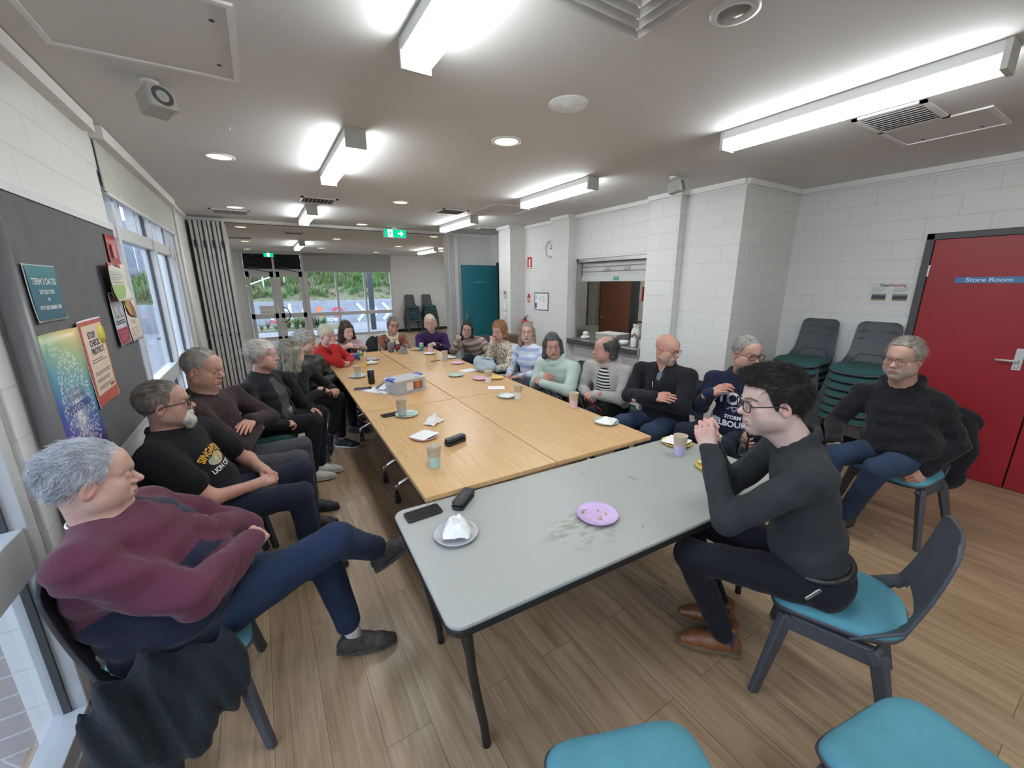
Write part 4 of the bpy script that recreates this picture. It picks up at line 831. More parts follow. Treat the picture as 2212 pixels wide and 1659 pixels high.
C = dict(mint=mat('cup_mint', (.40, .60, .56), .4), grey=mat('cup_grey', (.42, .44, .48), .4), yellow=mat('cup_yellow', (.72, .58, .13), .4), pink=mat('cup_pink', (.68, .48, .55), .4), white=mat('cup_white', (.74, .74, .74), .4), lav=mat('cup_lavender', (.50, .46, .70), .4), pgreen=mat('plate_sage', (.42, .52, .46), .35), ppink=mat('plate_pink', (.66, .40, .45), .35), pgrey=mat('plate_grey', (.46, .46, .48), .3), pyel=mat('plate_yellow', (.66, .47, .10), .35), plav=mat('plate_lavender', (.52, .38, .62), .35), cream=mat('plate_cream', (.66, .63, .56), .35))
cup(.714, 2.005, TZ, C['mint'], 'beige cup with mint band at the near corner of the beech tables')
cup(.824, 2.985, TZ+.012, C['grey'], 'beige cup with grey band standing on the sage plate')
cup(.802, 4.53, TZ+.012, C['mint'], 'beige cup with mint band on a grey plate beside the black can')
cup(.996, 5.14, TZ, C['yellow'], 'beige cup with yellow band')
cup(2.057, 5.65, TZ+.008, C['pink'], 'beige cup with pink band on a napkin plate before the purple fleece')
cup(2.008, 4.985, TZ, C['grey'], 'beige cup with pale grey band beside the pen')
cup(1.909, 3.58, TZ, C['white'], 'beige cup with white band beside the yellow plate'); cup(1.84, 2.90, TZ, C['white'], 'beige cup with white band by the sage plate with a napkin')
cup(2.089, 2.435, TZ, C['pink'], 'beige cup with pink band in front of the striped shirt')
plate(.818, 2.462, TZ, C['ppink'], 'pink plate with a white napkin near the black glasses case'); paper('napkin', 'white napkin lying on the pink plate', .815, 2.465, TZ+.016, .17, .15, .5, .012, 1)
plate(.861, 2.985, TZ, C['pgreen'], 'sage plate under the grey banded cup'); plate(.812, 4.60, TZ, C['pgrey'], 'grey plate under the mint banded cup')
plate(1.198, 5.58, TZ, C['pgrey'], 'grey plate behind the yellow banded cup'); plate(1.118, 5.29, TZ, C['cream'], 'cream plate with a napkin right of the yellow banded cup', .08); paper('napkin', 'white napkin on the cream plate', 1.11, 5.29, TZ+.016, .12, .12, .4, .02, 2)
plate(1.70, 5.87, TZ, C['cream'], 'cream plate with a grey cloth in front of the scarf wearer'); plate(1.955, 6.06, TZ, C['cream'], 'cream plate with cake slices at the far table edge')
for k, (dx, dy) in enumerate(((-.03, .01), (.02, .02), (.0, -.03))): tag(MB().box((-.025, -.018, 0), (.025, .018, .03), None, .006).build('cake_slice', mat('sponge', (.62, .46, .22), .9, bmp=.4), None, (1.955+dx, 6.06+dy, TZ+.010), rot=(0, 0, k)), ('cake slice toward the scarf wearer', 'cake slice toward the blue can', 'cake slice nearest the table middle')[k], 'cake', 'cake slices')
plate(2.02, 5.60, TZ, C['cream'], 'cream plate under the pink banded cup', .095); paper('napkin', 'white napkin under the pink banded cup', 2.00, 5.555, TZ+.016, .13, .13, .8, .008, 3)
plate(2.13, 5.10, TZ, C['pgreen'], 'sage plate at the table edge behind the pale grey cup'); plate(2.06, 4.69, TZ, C['ppink'], 'empty pink plate at the table edge'); plate(1.75, 4.05, TZ, C['pgreen'], 'empty sage plate near the table middle')
plate(2.063, 3.70, TZ, C['pyel'], 'yellow plate before the pale blue striped jumper'); plate(1.91, 3.76, TZ, C['ppink'], 'pink plate behind the white banded cup beside the tote'); plate(1.79, 3.01, TZ, C['pgreen'], 'sage plate with a napkin beside a white banded cup'); paper('napkin', 'white napkin folded on the sage plate', 1.785, 2.99, TZ+.016, .13, .12, .3, .014, 4)
plate(2.052, 2.02, TZ, C['pgreen'], 'sage plate with a napkin before the black zip jacket'); paper('napkin', 'white napkin on the plate before the black zip jacket', 2.05, 2.01, TZ+.016, .17, .14, .4, .022, 5)
paper('napkin', 'flat white napkin lying alone on the beech table', 1.871, 3.345, TZ+.001, .17, .13, -.5, .003, 6); paper('napkin', 'crumpled tissue lying alone on the beech table', .973, 2.70, TZ+.001, .20, .15, .6, .05, 7)
def case(name, label, x, y, z, L, w, h, rz, m, txt=None):
    t = thing(name, label, 'glasses case', (x, y, z), rz)
    MB().prism(rrect(L, w, w*.32, 6), 0, h*.42).build('base', m, t, bev=.006, smooth=False); MB().prism(rrect(L*1.0, w, w*.32, 6), h*.44, h).build('lid', m, t, bev=.014)
    MB().box((-L*.49, -w*.5, h*.42), (L*.49, w*.49, h*.445)).build('seam', M_BLACKM, t)
    if txt: text('lettering', txt, .014, mat('ink_grey', (.2, .2, .22)), t, Matrix.Translation((0, 0, h+.0006)), 0)
case('glasses_case', 'black box shaped glasses case on the beech table', .955, 2.262, TZ, .155, .055, .048, .30, M_BLACK)
case('glasses_case', 'black curved glasses case on the grey table beside the phone', .708, 1.61, GZ, .158, .062, .042, .72, mat('case_leather', (.02, .02, .022), .5, bmp=.2, bs=300), 'Specsavers')
def phone(label, x, y, z, rz, m, L=.165, w=.078, h=.009):
    t = thing('mobile_phone', label, 'phone', (x, y, z), rz); MB().prism(rrect(L, w, .012, 5), 0, h).build('phone_body', m, t, bev=.002); MB().prism(rrect(L-.008, w-.008, .009, 5), h, h+.0008).build('screen', mat('phone_glass', (.012, .012, .014), .18), t); return t
phone('black phone lying on the corner of the grey table', .508, 1.615, GZ, .03, M_BLACK, .165, .08, .012); phone('dark phone tucked under the sage plate', .765, 3.06, TZ, .1, M_BLACK); phone('phone in a purple case at the table edge beside the papers', .745, 4.02, TZ, -.25, mat('case_purple', (.16, .12, .30), .4))
plate(1.172, 1.178, GZ, C['plav'], 'lavender plate with crumbs on the grey table', .094); plate(.570, 1.388, GZ, C['pgrey'], 'pale grey plate with a tissue on the grey table', .094); paper('napkin', 'twisted white tissue on the pale grey plate', .575, 1.39, GZ+.016, .16, .13, 1.1, .06, 8)
cr = MB(); rr = random.Random(5)
for k in range(26): a, r_ = rr.uniform(0, 6.28), .07*math.sqrt(rr.random()); s = rr.choice((.0012, .0016, .002, .0045)); cr.box((r_*math.cos(a)-s, r_*math.sin(a)-s, 0), (r_*math.cos(a)+s, r_*math.sin(a)+s, s*1.2))
tag(cr.build('crumbs', mat('crumb', (.55, .42, .25), .9), None, (1.172, 1.178, GZ+.0065)), 'cake crumbs left on the lavender plate', 'crumbs', kind='stuff')
plate(2.195, 1.525, GZ, C['pyel'], 'yellow plate with a napkin at the far corner of the grey table', .094); paper('napkin', 'white napkin on the yellow plate at the far corner', 2.20, 1.53, GZ+.017, .17, .15, .2, .012, 9); cup(2.06, 1.405, GZ, C['lav'], 'beige cup with lavender band on the grey table'); plate(2.06, 1.185, GZ, C['pyel'], 'yellow plate with a napkin under the forearms of the man in the dark shirt', .094); paper('napkin', 'white napkin on the yellow plate under the forearms', 2.075, 1.18, GZ+.017, .15, .12, 1.3, .008, 10); cup(2.235, 1.30, GZ, C['grey'], 'cup with grey band behind the folded hands')
t = thing('water_bottle', 'clear plastic water bottle with a white cap held by the navy hoodie man', 'bottle', (2.68, 1.352, .585)); k_ = [(.0, 0), (.030, 0), (.034, .008), (.034, .03), (.031, .04), (.034, .05), (.034, .075), (.031, .085), (.034, .095), (.034, .135), (.026, .165), (.013, .19), (.0125, .20)]
MB().lathe(k_, n=28).build('bottle_body', M_CLEAR, t); MB().lathe([(0, .001), (.029, .001), (.0325, .01), (.0325, .10), (0, .10)], n=24).build('water', glassmat('water', (.82, .9, .93), .1), t); MB().lathe([(0, .222), (.014, .222), (.0145, .20), (.0, .20)], n=20).build('cap', mat('cap_white', (.74, .80, .82), .4), t)
def can(label, x, y, m, h=.122, r=.032, top=M_ALU):
    t = thing('drink_can', label, 'can', (x, y, TZ)); MB().lathe([(0, .002), (r*.8, .0), (r, .01), (r, h-.014), (r*.82, h-.002)], n=28).build('can_body', m, t); MB().lathe([(r*.83, h-.003), (r*.8, h), (r*.74, h-.004), (0, h-.004)], n=28).build('can_top', top, t)
can('glossy black can standing beside the papers', .868, 4.19, mat('can_black', (.015, .016, .018), .2), .15, .034); can('blue and yellow drink can at the far end', 2.013, 5.93, gradmat('can_blue', ((0, (.05, .25, .45)), (.55, (.05, .30, .50)), (.6, (.6, .55, .1)), (.75, (.1, .4, .3)), (1, (.5, .7, .8))), 'Z', 0, .13))
# clear storage box and the things beside it
t = thing('storage_box', 'clear plastic storage box with blue clips and a printed label', 'box', (1.08, 3.72, TZ), .30)
for lo, hi in (((-.15, -.10, .0), (.15, .10, .004)), ((-.155, -.105, 0), (-.150, .105, .125)), ((.150, -.105, 0), (.155, .105, .125)), ((-.155, -.105, 0), (.155, -.100, .125)), ((-.155, .100, 0), (.155, .105, .125))): pass
b = MB()
for lo, hi in (((-.15, -.10, .0), (.15, .10, .004)), ((-.155, -.105, 0), (-.150, .105, .125)), ((.150, -.105, 0), (.155, .105, .125)), ((-.155, -.105, 0), (.155, -.100, .125)), ((-.155, .100, 0), (.155, .105, .125))): b.box(lo, hi)
b.build('box_body', mat('box_plastic', (.74, .77, .82), .2, alpha=.33), t); MB().box((-.165, -.115, .122), (.165, .115, .140), None, .006).box((-.13, -.085, .138), (.13, .085, .146), None, .004).build('lid', mat('lid_frost', (.66, .67, .68), .3, alpha=.75), t)
for x in (-.155, .155): MB().box((x-.02, -.05, .118), (x+.02, .05, .152), None, .008).build('clip', mat('clip_blue', (.08, .12, .55), .3), t)
MB().box((-.145, -.095, .004), (.145, .095, .06)).build('box_contents', mat('pencil_mix', (.42, .47, .58), .6, var=.45, vs=40), t); MB().box((-.06, -.1075, .03), (.12, -.1055, .105)).build('label_sheet', gradmat('box_label', ((0, (.75, .75, .74)), (.4, (.72, .70, .68)), (.45, (.15, .05, .03)), (.7, (.55, .2, .06)), (1, (.2, .05, .1))), 'X', -.06, .12), t)
tag(MB().box((-.11, -.15, 0), (.11, .15, .002)).box((-.14, -.10, .002), (.06, .12, .004)).build('paper_sheets', mat('paper_print', (.74, .74, .76), .8, var=.12, vs=60), None, (.905, 3.90, TZ), rot=(0, 0, .5)), 'loose white papers in front of the black can', 'papers')
t = thing('document_wallet', 'white folder with a black strip leaning on the storage box', 'folder', (.955, 3.90, TZ), .35); M = Matrix.Translation((0, 0, .052)) @ Matrix.Rotation(-.42, 4, 'Y'); MB().box((-.10, -.07, -.006), (.11, .07, .006), M, .003).build('folder_body', mat('folder_white', (.66, .67, .70), .4), t); MB().box((-.10, .03, .006), (.11, .068, .009), M).build('strip', M_BLACK, t)
t = thing('spectacles', 'wire spectacles lying on the loose papers', 'glasses', (.87, 3.80, TZ+.004), .4)
for x in (-.03, .03): MB().tube([(x+.023*math.cos(a), .018*math.sin(a), .02+.0*a) for a in np.linspace(0, 2*PI, 18)], .0016, 6).build('rim', M_STEEL, t)
MB().tube([(-.053, 0, .02), (-.06, -.12, .002)], .0015, 6).tube([(.053, 0, .02), (.06, -.12, .002)], .0015, 6).build('temple', M_STEEL, t)
# far end bits
t = thing('serving_tray', 'white tray with keys at the far left table corner', 'tray', (.90, 5.84, TZ), .1); MB().prism(rrect(.20, .14, .02), 0, .008).build('tray_body', C['cream'], t, bev=.003)
t = thing('key_bunch', 'black keys lying on the white tray', 'keys', (.90, 5.84, TZ+.009), .3); MB().box((-.04, -.02, 0), (.03, .02, .018), None, .008).build('fob', M_BLACK, t); MB().tube([(.03, 0, .01), (.07, .01, .006), (.09, .03, .004)], .004, 6).build('key', M_BLACKM, t)
t = thing('snack_tub', 'blue and white snack tub with a pink napkin', 'tub', (1.015, 5.72, TZ)); MB().lathe([(0, 0), (.045, 0), (.055, .07), (.05, .07), (.042, .006), (0, .006)], n=24).build('tub_body', gradmat('tub_blue', ((0, (.7, .72, .75)), (.25, (.05, .10, .40)), (1, (.04, .08, .38))), 'Z', 0, .08), t)
t = thing('cordial_bottle', 'small clear bottle with a green label beside the snack tub', 'bottle', (1.06, 5.62, TZ)); MB().lathe([(0, 0), (.03, 0), (.033, .01), (.033, .10), (.015, .14), (.012, .16)], n=24).build('bottle_body', M_CLEAR, t); MB().lathe([(.0335, .04), (.0338, .09)], n=24).build('label_band', mat('label_green', (.12, .38, .12)), t); MB().lathe([(0, .18), (.013, .18), (.013, .155), (0, .155)], n=16).build('cap', mat('cap_green', (.05, .3, .1)), t)
solid('vacuum_jug', 'grey jug at the far table edge before the scarf', 'jug', mat('jug_grey', (.14, .15, .17), .5), [(0, 0), (.04, 0), (.046, .02), (.048, .11), (.038, .145), (.03, .15), (0, .15)], (1.585, 6.08, TZ))
t = thing('tumbler', 'clear tumbler of red drink beside the grey jug', 'glass', (1.66, 5.97, TZ)); MB().lathe([(0, 0), (.028, 0), (.038, .12), (.036, .12), (.026, .005), (0, .005)], n=24).build('tumbler_body', M_CLEAR, t); MB().lathe([(0, .05), (.030, .05), (.035, .105), (0, .105)], n=24).build('drink', mat('red_drink', (.5, .03, .04), .2), t)
paper('grey_cloth', 'scrunched grey knitted cloth on the cream plate', 1.72, 5.89, TZ+.017, .20, .15, .2, .06, 11, fabric('cloth_grey', (.22, .22, .21)))
tag(MB().tube([(-.07, 0, .005), (.06, 0, .005), (.075, 0, .005)], [.005, .005, .002], 8).build('pen', mat('pen_brown', (.08, .04, .03), .4), None, (1.88, 5.0, TZ), rot=(0, 0, .1)), 'dark pen lying beside the pale grey cup', 'pen')
t = thing('booklet', 'white booklet at the table edge before the tote', 'booklet', (1.98, 4.20, TZ), .2); MB().box((-.09, -.07, 0), (.09, .07, .012), None, .002).build('pages', M_PAPER, t)

# ================================================================== CHAIRS
def seat_outline(k=0., n=40):
    pts = []
    for i in range(n):
        a = 2*PI*i/n; c, s = math.cos(a), math.sin(a); e = .42 if s > 0 else .72
        x = math.copysign(abs(c)**e, c)*(.232-k); y = math.copysign(abs(s)**e, s)*(.215-k)
        x *= 1-.10*(.5-y/.43); pts.append((x, y))
    return pts
def seat_z(x, y): return .018*(x/.23)**2 - .018*max(0, y/.2)**3 + .016*max(0, -y/.2)**2
def build_cushion(name, m, parent):
    V = []; F = []; n = 40
    rings = [(0., 0, 1.), (.0, .006, 1.), (.003, .018, 1.), (.014, .030, 1.), (.045, .040, .9), (.10, .044, .8), (.16, .043, .6), (.205, .042, .5)]
    for k, z, w in rings:
        for x, y in seat_outline(min(k, .2)): V.append((x, y, .432+z+seat_z(x, y)))
    for r in range(len(rings)-1):
        for i in range(n): F.append((r*n+i, r*n+(i+1) % n, (r+1)*n+(i+1) % n, (r+1)*n+i))
    F.append(tuple(range((len(rings)-1)*n, len(rings)*n))); F.append(tuple(reversed(range(n))))
    return meshobj(name, V, F, m, parent, True)
def build_shell(name, m, parent):
    V = []; F = []; n = 40; rings = [(.20, .404), (.05, .408), (.0, .418), (-.006, .432), (-.003, .438), (.004, .438)]
    for k, z in rings:
        for x, y in seat_outline(k): V.append((x, y, z+seat_z(x, y)))
    for r in range(len(rings)-1):
        for i in range(n): F.append((r*n+i, r*n+(i+1) % n, (r+1)*n+(i+1) % n, (r+1)*n+i))
    F.append(tuple(reversed(range(n)))); F.append(tuple(range((len(rings)-1)*n, len(rings)*n)))
    return meshobj(name, V, F, m, parent, True)
def build_back(name, m, parent):
    """one-piece back: two arms rising from the sides of the seat, a V opening, then the panel"""
    nu, nv = 28, 32; V = []; F = []
    for j in range(nv+1):
        v = j/nv; z = .428+.452*v; y0 = -.175-.110*v-.015*math.sin(PI*v)
        half = .218-.030*min(1, v/.35)-.018*max(0, v-.35)/.65
        if v > .88: half -= .055*(1-math.sqrt(max(0, 1-((v-.88)/.12)**2)))
        for i in range(nu+1):
            u = i/nu*2-1; V.append((u*half, y0+.020*u*u+(.11*max(0, .22-v)/.22)*abs(u)**3, z))
    for j in range(nv):
        for i in range(nu):
            uc = abs((i+.5)/nu*2-1); vc = (j+.5)/nv
            if vc < .05 and uc < .70: continue
            if .05 <= vc < .29 and uc < .72-.9*max(0, vc-.10): continue
            a = j*(nu+1)+i; F.append((a, a+1, a+nu+2, a+nu+1))
    o = meshobj(name, V, F, m, parent, True); s = o.modifiers.new('t', 'SOLIDIFY'); s.thickness = .013; s.offset = 0; bv = o.modifiers.new('b', 'BEVEL'); bv.width = .004; bv.segments = 2; bv.limit_method = 'ANGLE'; bv.angle_limit = .9
    return o
def build_chair():
    t = thing('stacking_chair', '', 'chair')
    build_cushion('cushion', M_TEAL, t); build_shell('seat_shell', M_CHAR, t); build_back('backrest', M_CHAR, t)
    for s in (-1, 1):
        f = MB(); f.bar((s*.185, .150, .372), (s*.185, -.135, .372), .035, .075, w2=.035).bar((s*.185, .135, .40), (s*.195, .165, .36), .05, .05).bar((s*.185, -.115, .40), (s*.195, -.155, .36), .05, .05).bar((s*.06, .02, .40), (s*.19, .02, .392), .16, .022, (0, 0, 1)); f.build('frame_bracket', M_CHAR, t, bev=.008)
        MB().bar((s*.190, .150, .40), (s*.262, .215, .0), .034, .056, (0, 0, 1), .026, .040).build('leg', M_CHAR, t, bev=.006)
        MB().bar((s*.190, -.135, .40), (s*.262, -.235, .0), .034, .056, (0, 0, 1), .026, .040).build('leg', M_CHAR, t, bev=.006)
    return t
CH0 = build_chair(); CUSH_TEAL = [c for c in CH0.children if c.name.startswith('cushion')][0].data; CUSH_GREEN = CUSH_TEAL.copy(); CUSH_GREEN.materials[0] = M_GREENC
CHUSED = [False]
def chair(x, y, fx, fy, label, group, z=0., green=False):
    c = CH0
    if CHUSED[0]:
        c = copy_tree(CH0)
    CHUSED[0] = True; c.location = (x, y, z); c.rotation_euler = (0, 0, math.atan2(fy, fx)-PI/2)
    for ch in c.children:
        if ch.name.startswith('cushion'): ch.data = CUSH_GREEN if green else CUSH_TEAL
    c['label'] = label; c['group'] = group; return c
GP = 'teal seated chairs around the tables'
chair(1.93, .50, -.30, .95, 'charcoal chair with teal cushion under the man in the dark shirt', GP)
chair(.655, .435, .36, .93, 'empty teal chair at the bottom edge beside the grey table', GP); chair(1.36, .055, .17, .985, 'empty teal chair at the bottom corner below the dark shirted man', GP)
chair(-.42, 1.745, 1, .05, 'chair with a dark jacket hung on it under the maroon sweater', GP); chair(-.40, 2.64, 1, 0, 'teal chair under the black printed T-shirt man', GP); chair(-.36, 3.14, 1, .05, 'chair under the man in the brown cardigan', GP)
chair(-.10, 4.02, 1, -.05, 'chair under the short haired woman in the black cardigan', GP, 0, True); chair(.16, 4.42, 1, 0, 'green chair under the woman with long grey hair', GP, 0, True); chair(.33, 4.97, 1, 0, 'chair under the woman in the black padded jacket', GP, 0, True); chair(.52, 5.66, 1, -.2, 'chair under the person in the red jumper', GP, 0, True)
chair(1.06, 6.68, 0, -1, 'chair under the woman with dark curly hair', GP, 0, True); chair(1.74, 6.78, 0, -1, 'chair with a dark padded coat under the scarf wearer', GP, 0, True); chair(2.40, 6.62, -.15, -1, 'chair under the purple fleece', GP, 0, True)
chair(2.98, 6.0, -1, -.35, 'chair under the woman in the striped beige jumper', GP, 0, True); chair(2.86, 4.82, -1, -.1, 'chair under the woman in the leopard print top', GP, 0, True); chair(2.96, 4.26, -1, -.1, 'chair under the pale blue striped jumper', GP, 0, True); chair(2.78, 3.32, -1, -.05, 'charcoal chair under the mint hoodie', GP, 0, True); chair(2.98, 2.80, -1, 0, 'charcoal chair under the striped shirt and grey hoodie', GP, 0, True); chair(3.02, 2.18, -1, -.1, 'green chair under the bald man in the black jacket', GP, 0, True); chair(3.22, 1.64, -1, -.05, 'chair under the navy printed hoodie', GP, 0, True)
chair(3.74, .80, -1, .12, 'charcoal chair by the red door under the black hoodie', GP)
tt = thing('padded_chair', 'brown upholstered chair behind the striped beige jumper', 'chair', (3.25, 5.62, 0), PI/2+.3); M_BRN = fabric('brown_upholstery', (.13, .085, .045), .15, 500)
MB().box((-.24, -.22, .38), (.24, .24, .48), None, .03).build('seat', M_BRN, tt); MB().box((-.24, -.27, .46), (.24, -.20, .93), None, .03).build('backrest', M_BRN, tt)
for sx_ in (-1, 1):
    for sy_ in (-.2, .2): MB().bar((sx_*.20, sy_, .38), (sx_*.21, sy_*1.05, 0), .035, .035).build('leg', M_BLACKM, tt)
for nm, x, y, fx, fy, n, lab in (('a', 4.86, 1.99, -1, .0, 7, 'green cushioned chair in the stack in the corner by the return wall'), ('b', 4.86, 1.47, -1, -.05, 7, 'green cushioned chair in the stack beside the red door'), ('c', 4.72, 14.62, 0, -1, 7, 'dark green chair in the far stack nearer the window'), ('d', 5.38, 14.62, 0, -1, 7, 'dark green chair in the far stack behind the purple fleece')):
    ords = ('bottom', 'second lowest', 'third lowest', 'fourth lowest', 'fifth lowest', 'second highest', 'topmost')
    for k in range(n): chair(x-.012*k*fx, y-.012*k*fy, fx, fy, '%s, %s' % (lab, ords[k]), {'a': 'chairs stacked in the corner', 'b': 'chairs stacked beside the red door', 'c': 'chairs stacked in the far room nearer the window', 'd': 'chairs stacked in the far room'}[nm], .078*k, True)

# ================================================================== PEOPLE: smooth implicit surfaces
def A(*v): return np.array(v, float)
def nrm(v): v = np.asarray(v, float); return v/(np.linalg.norm(v)+1e-12)
class Field:
    """signed-distance field built from soft-blended limbs, meshed with surface nets"""
    def __init__(s): s.P = []; s.post = []
    def cone(s, a, b, ra, rb, k=.02, op=1, kind=0):
        a, b = np.asarray(a, float), np.asarray(b, float); r = max(ra, rb)
        s.P.append(('c', np.minimum(a, b)-r, np.maximum(a, b)+r, (a, b, ra, rb), k, op, kind)); return s
    def chain(s, pts, rs, k=.02, op=1, kind=0):
        for i in range(len(pts)-1): s.cone(pts[i], pts[i+1], rs[i], rs[i+1], k, op, kind)
        return s
    def ell(s, c, r, R=None, k=.02, op=1, kind=0):
        R = np.eye(3) if R is None else R; c = np.asarray(c, float); r = np.asarray(r, float); m = r.max()
        s.P.append(('e', c-m, c+m, (c, r, R), k, op, kind)); return s
    def half(s, p, n, k=.003):      # keep the side the normal points away from
        s.P.append(('h', None, None, (np.asarray(p, float), nrm(n)), k, -1, 0)); return s
    @staticmethod
    def d(t, q, X):
        if t == 'c':
            a, b, ra, rb = q; ba = b-a; l2 = ba@ba+1e-12; h = np.clip(((X-a)@ba)/l2, 0, 1)
            return np.linalg.norm(X-a-h[..., None]*ba, axis=-1)-(ra+(rb-ra)*h)
        if t == 'e':
            c, r, R = q; Y = (X-c)@R; k0 = np.linalg.norm(Y/r, axis=-1); k1 = np.linalg.norm(Y/(r*r), axis=-1)+1e-9
            return k0*(k0-1)/k1
        p, n = q; return (X-p)@n
    def mesh(s, h, disp=None):
        los = [p[1] for p in s.P if p[5] > 0]; his = [p[2] for p in s.P if p[5] > 0]
        lo = np.min(los, 0)-4*h; hi = np.max(his, 0)+4*h; n = np.ceil((hi-lo)/h).astype(int)+1
        ax = [lo[i]+h*np.arange(n[i]) for i in range(3)]; f = np.full(n, .2, np.float32)
        for t, a, b, q, k, op, kind in s.P:
            if t == 'h': sl = (slice(None),)*3
            else:
                m = k+3*h; i0 = np.clip(((a-m-lo)/h).astype(int), 0, n-1); i1 = np.clip(np.ceil((b+m-lo)/h).astype(int)+1, 1, n); sl = tuple(slice(u, v) for u, v in zip(i0, i1))
            X = np.stack(np.meshgrid(*[ax[i][sl[i]] for i in range(3)], indexing='ij'), -1); d = s.d(t, q, X); g = f[sl]
            if op > 0: hh = np.maximum(k-np.abs(g-d), 0)/max(k, 1e-6); f[sl] = np.minimum(g, d)-hh*hh*k*.25
            else: hh = np.maximum(k-np.abs(g+d), 0)/max(k, 1e-6); f[sl] = np.maximum(g, -d)+hh*hh*k*.25
        if disp is not None:
            near = np.abs(f) < .05
            idx = np.argwhere(near); X = lo+h*idx; f[near] += disp(X).astype(np.float32)
        f[0], f[-1], f[:, 0], f[:, -1], f[:, :, 0], f[:, :, -1] = .2, .2, .2, .2, .2, .2
        return nets(f, lo, h)
def nets(f, lo, h):
    ins = f < 0; c = np.zeros(tuple(k-1 for k in f.shape), np.int8)
    for o in np.ndindex(2, 2, 2): c += ins[o[0]:f.shape[0]-1+o[0], o[1]:f.shape[1]-1+o[1], o[2]:f.shape[2]-1+o[2]]
    cell = np.argwhere((c > 0) & (c < 8)); idm = np.full(c.shape, -1, np.int64); idm[tuple(cell.T)] = np.arange(len(cell))
    acc = np.zeros((len(cell), 3)); cnt = np.zeros(len(cell))
    for a in range(3):
        for o in np.ndindex(2, 2):
            p0 = np.insert(np.array(o), a, 0); p1 = p0.copy(); p1[a] = 1
            v0 = f[tuple((cell+p0).T)]; v1 = f[tuple((cell+p1).T)]; m = (v0 < 0) != (v1 < 0); t = np.where(m, v0/np.where(v0 == v1, 1, v0-v1), 0)
            P = cell+p0+(p1-p0)*t[:, None]; acc += np.where(m[:, None], P, 0); cnt += m
    V = lo+h*(acc/np.maximum(cnt, 1)[:, None]); F = []
    for a in range(3):
        b, d = (a+1) % 3, (a+2) % 3; s0 = [slice(None)]*3; s1 = [slice(None)]*3; s0[a] = slice(0, -1); s1[a] = slice(1, None)
        x = ins[tuple(s0)] != ins[tuple(s1)]; e = np.argwhere(x); e = e[(e[:, b] > 0) & (e[:, d] > 0) & (e[:, b] < f.shape[b]-1) & (e[:, d] < f.shape[d]-1)]
        flip = ins[tuple(e.T)]; q = []
        for db, dd in ((0, 0), (-1, 0), (-1, -1), (0, -1)):
            ee = e.copy(); ee[:, b] += db; ee[:, d] += dd; q.append(idm[tuple(ee.T)])
        q = np.stack(q, 1); q[~flip] = q[~flip][:, ::-1]; F.append(q[(q >= 0).all(1)])
    F = np.concatenate(F)
    return V, F
def smooth_v(V, F, it=1, lam=.5):
    for _ in range(it):
        acc = np.zeros_like(V); c = np.zeros(len(V))
        for i in range(4):
            for j in ((i+1) % 4, (i+3) % 4): np.add.at(acc, F[:, i], V[F[:, j]]); np.add.at(c, F[:, i], 1)
        V = V+lam*(acc/np.maximum(c, 1)[:, None]-V)
    return V
def npmesh(name, V, F, m, parent, org, col=None, tcv=None):
    me = bpy.data.meshes.new(name); n = len(V); nf = len(F); me.vertices.add(n); me.vertices.foreach_set('co', (V-org).astype(np.float32).ravel())
    me.loops.add(4*nf); me.loops.foreach_set('vertex_index', F.astype(np.int32).ravel()); me.polygons.add(nf); me.polygons.foreach_set('loop_start', np.arange(0, 4*nf, 4, dtype=np.int32))
    me.update(calc_edges=True); me.validate(); me.polygons.foreach_set('use_smooth', [True]*len(me.polygons))
    if col is not None: a = me.attributes.new('Col', 'FLOAT_COLOR', 'POINT'); a.data.foreach_set('color', np.concatenate([col, np.ones((n, 1))], 1).astype(np.float32).ravel())
    if tcv is not None: a = me.attributes.new('tc', 'FLOAT_VECTOR', 'POINT'); a.data.foreach_set('vector', tcv.astype(np.float32).ravel())
    for mm in (m if isinstance(m, (list, tuple)) else [m]): me.materials.append(mm)
    o = bpy.data.objects.new(name, me); link(o, parent); return o
def joinm(parts):
    V = []; F = []; n = 0
    for v, f in parts: V.append(v); F.append(f+n); n += len(v)
    return np.concatenate(V), np.concatenate(F)
def wrinkle(amp, scale, seed, axis=None):
    r = np.random.default_rng(seed); K = r.normal(size=(5, 3)); K /= np.linalg.norm(K, axis=1)[:, None]; ph = r.uniform(0, 6, 10)
    if axis is not None:
        for i in range(5): K[i] = nrm(K[i]*.55+nrm(axis)*(1 if i % 2 else -1)*.9)
    def fn(X):
        w = .6*np.sin(X@K[0]*scale*.6+ph[0])+.5*np.sin(X@K[1]*scale*.45+ph[1])
        a = np.sin(X@K[2]*scale+2.2*w+ph[2]); b = np.sin(X@K[3]*scale*1.7+1.7*w+ph[3]); return amp*(.6*a*np.abs(a)+.4*b)
    return fn
M_SKIN = vcol('skin', .52, 900., .12, .4, .05, 90.)
def hairmat(name, c1, c2):
    m, nt, b = newmat(name); t = attr(nt, 'tc').outputs['Vector']; co = objco(nt)
    n = noise(nt, mapping(nt, t, (1, 1, 1)), 1., 4, .65); n2 = noise(nt, co, 28, 3)
    f = math_(nt, 'ADD', math_(nt, 'MULTIPLY', n, .6), math_(nt, 'MULTIPLY', n2, .4))
    nt.links.new(ramp(nt, f, ((.36, c1), (.62, c2))), b.inputs['Base Color']); b.inputs['Roughness'].default_value = .55; b.inputs['Specular IOR Level'].default_value = .35
    nt.links.new(bump(nt, n, .5, .004), b.inputs['Normal']); return m
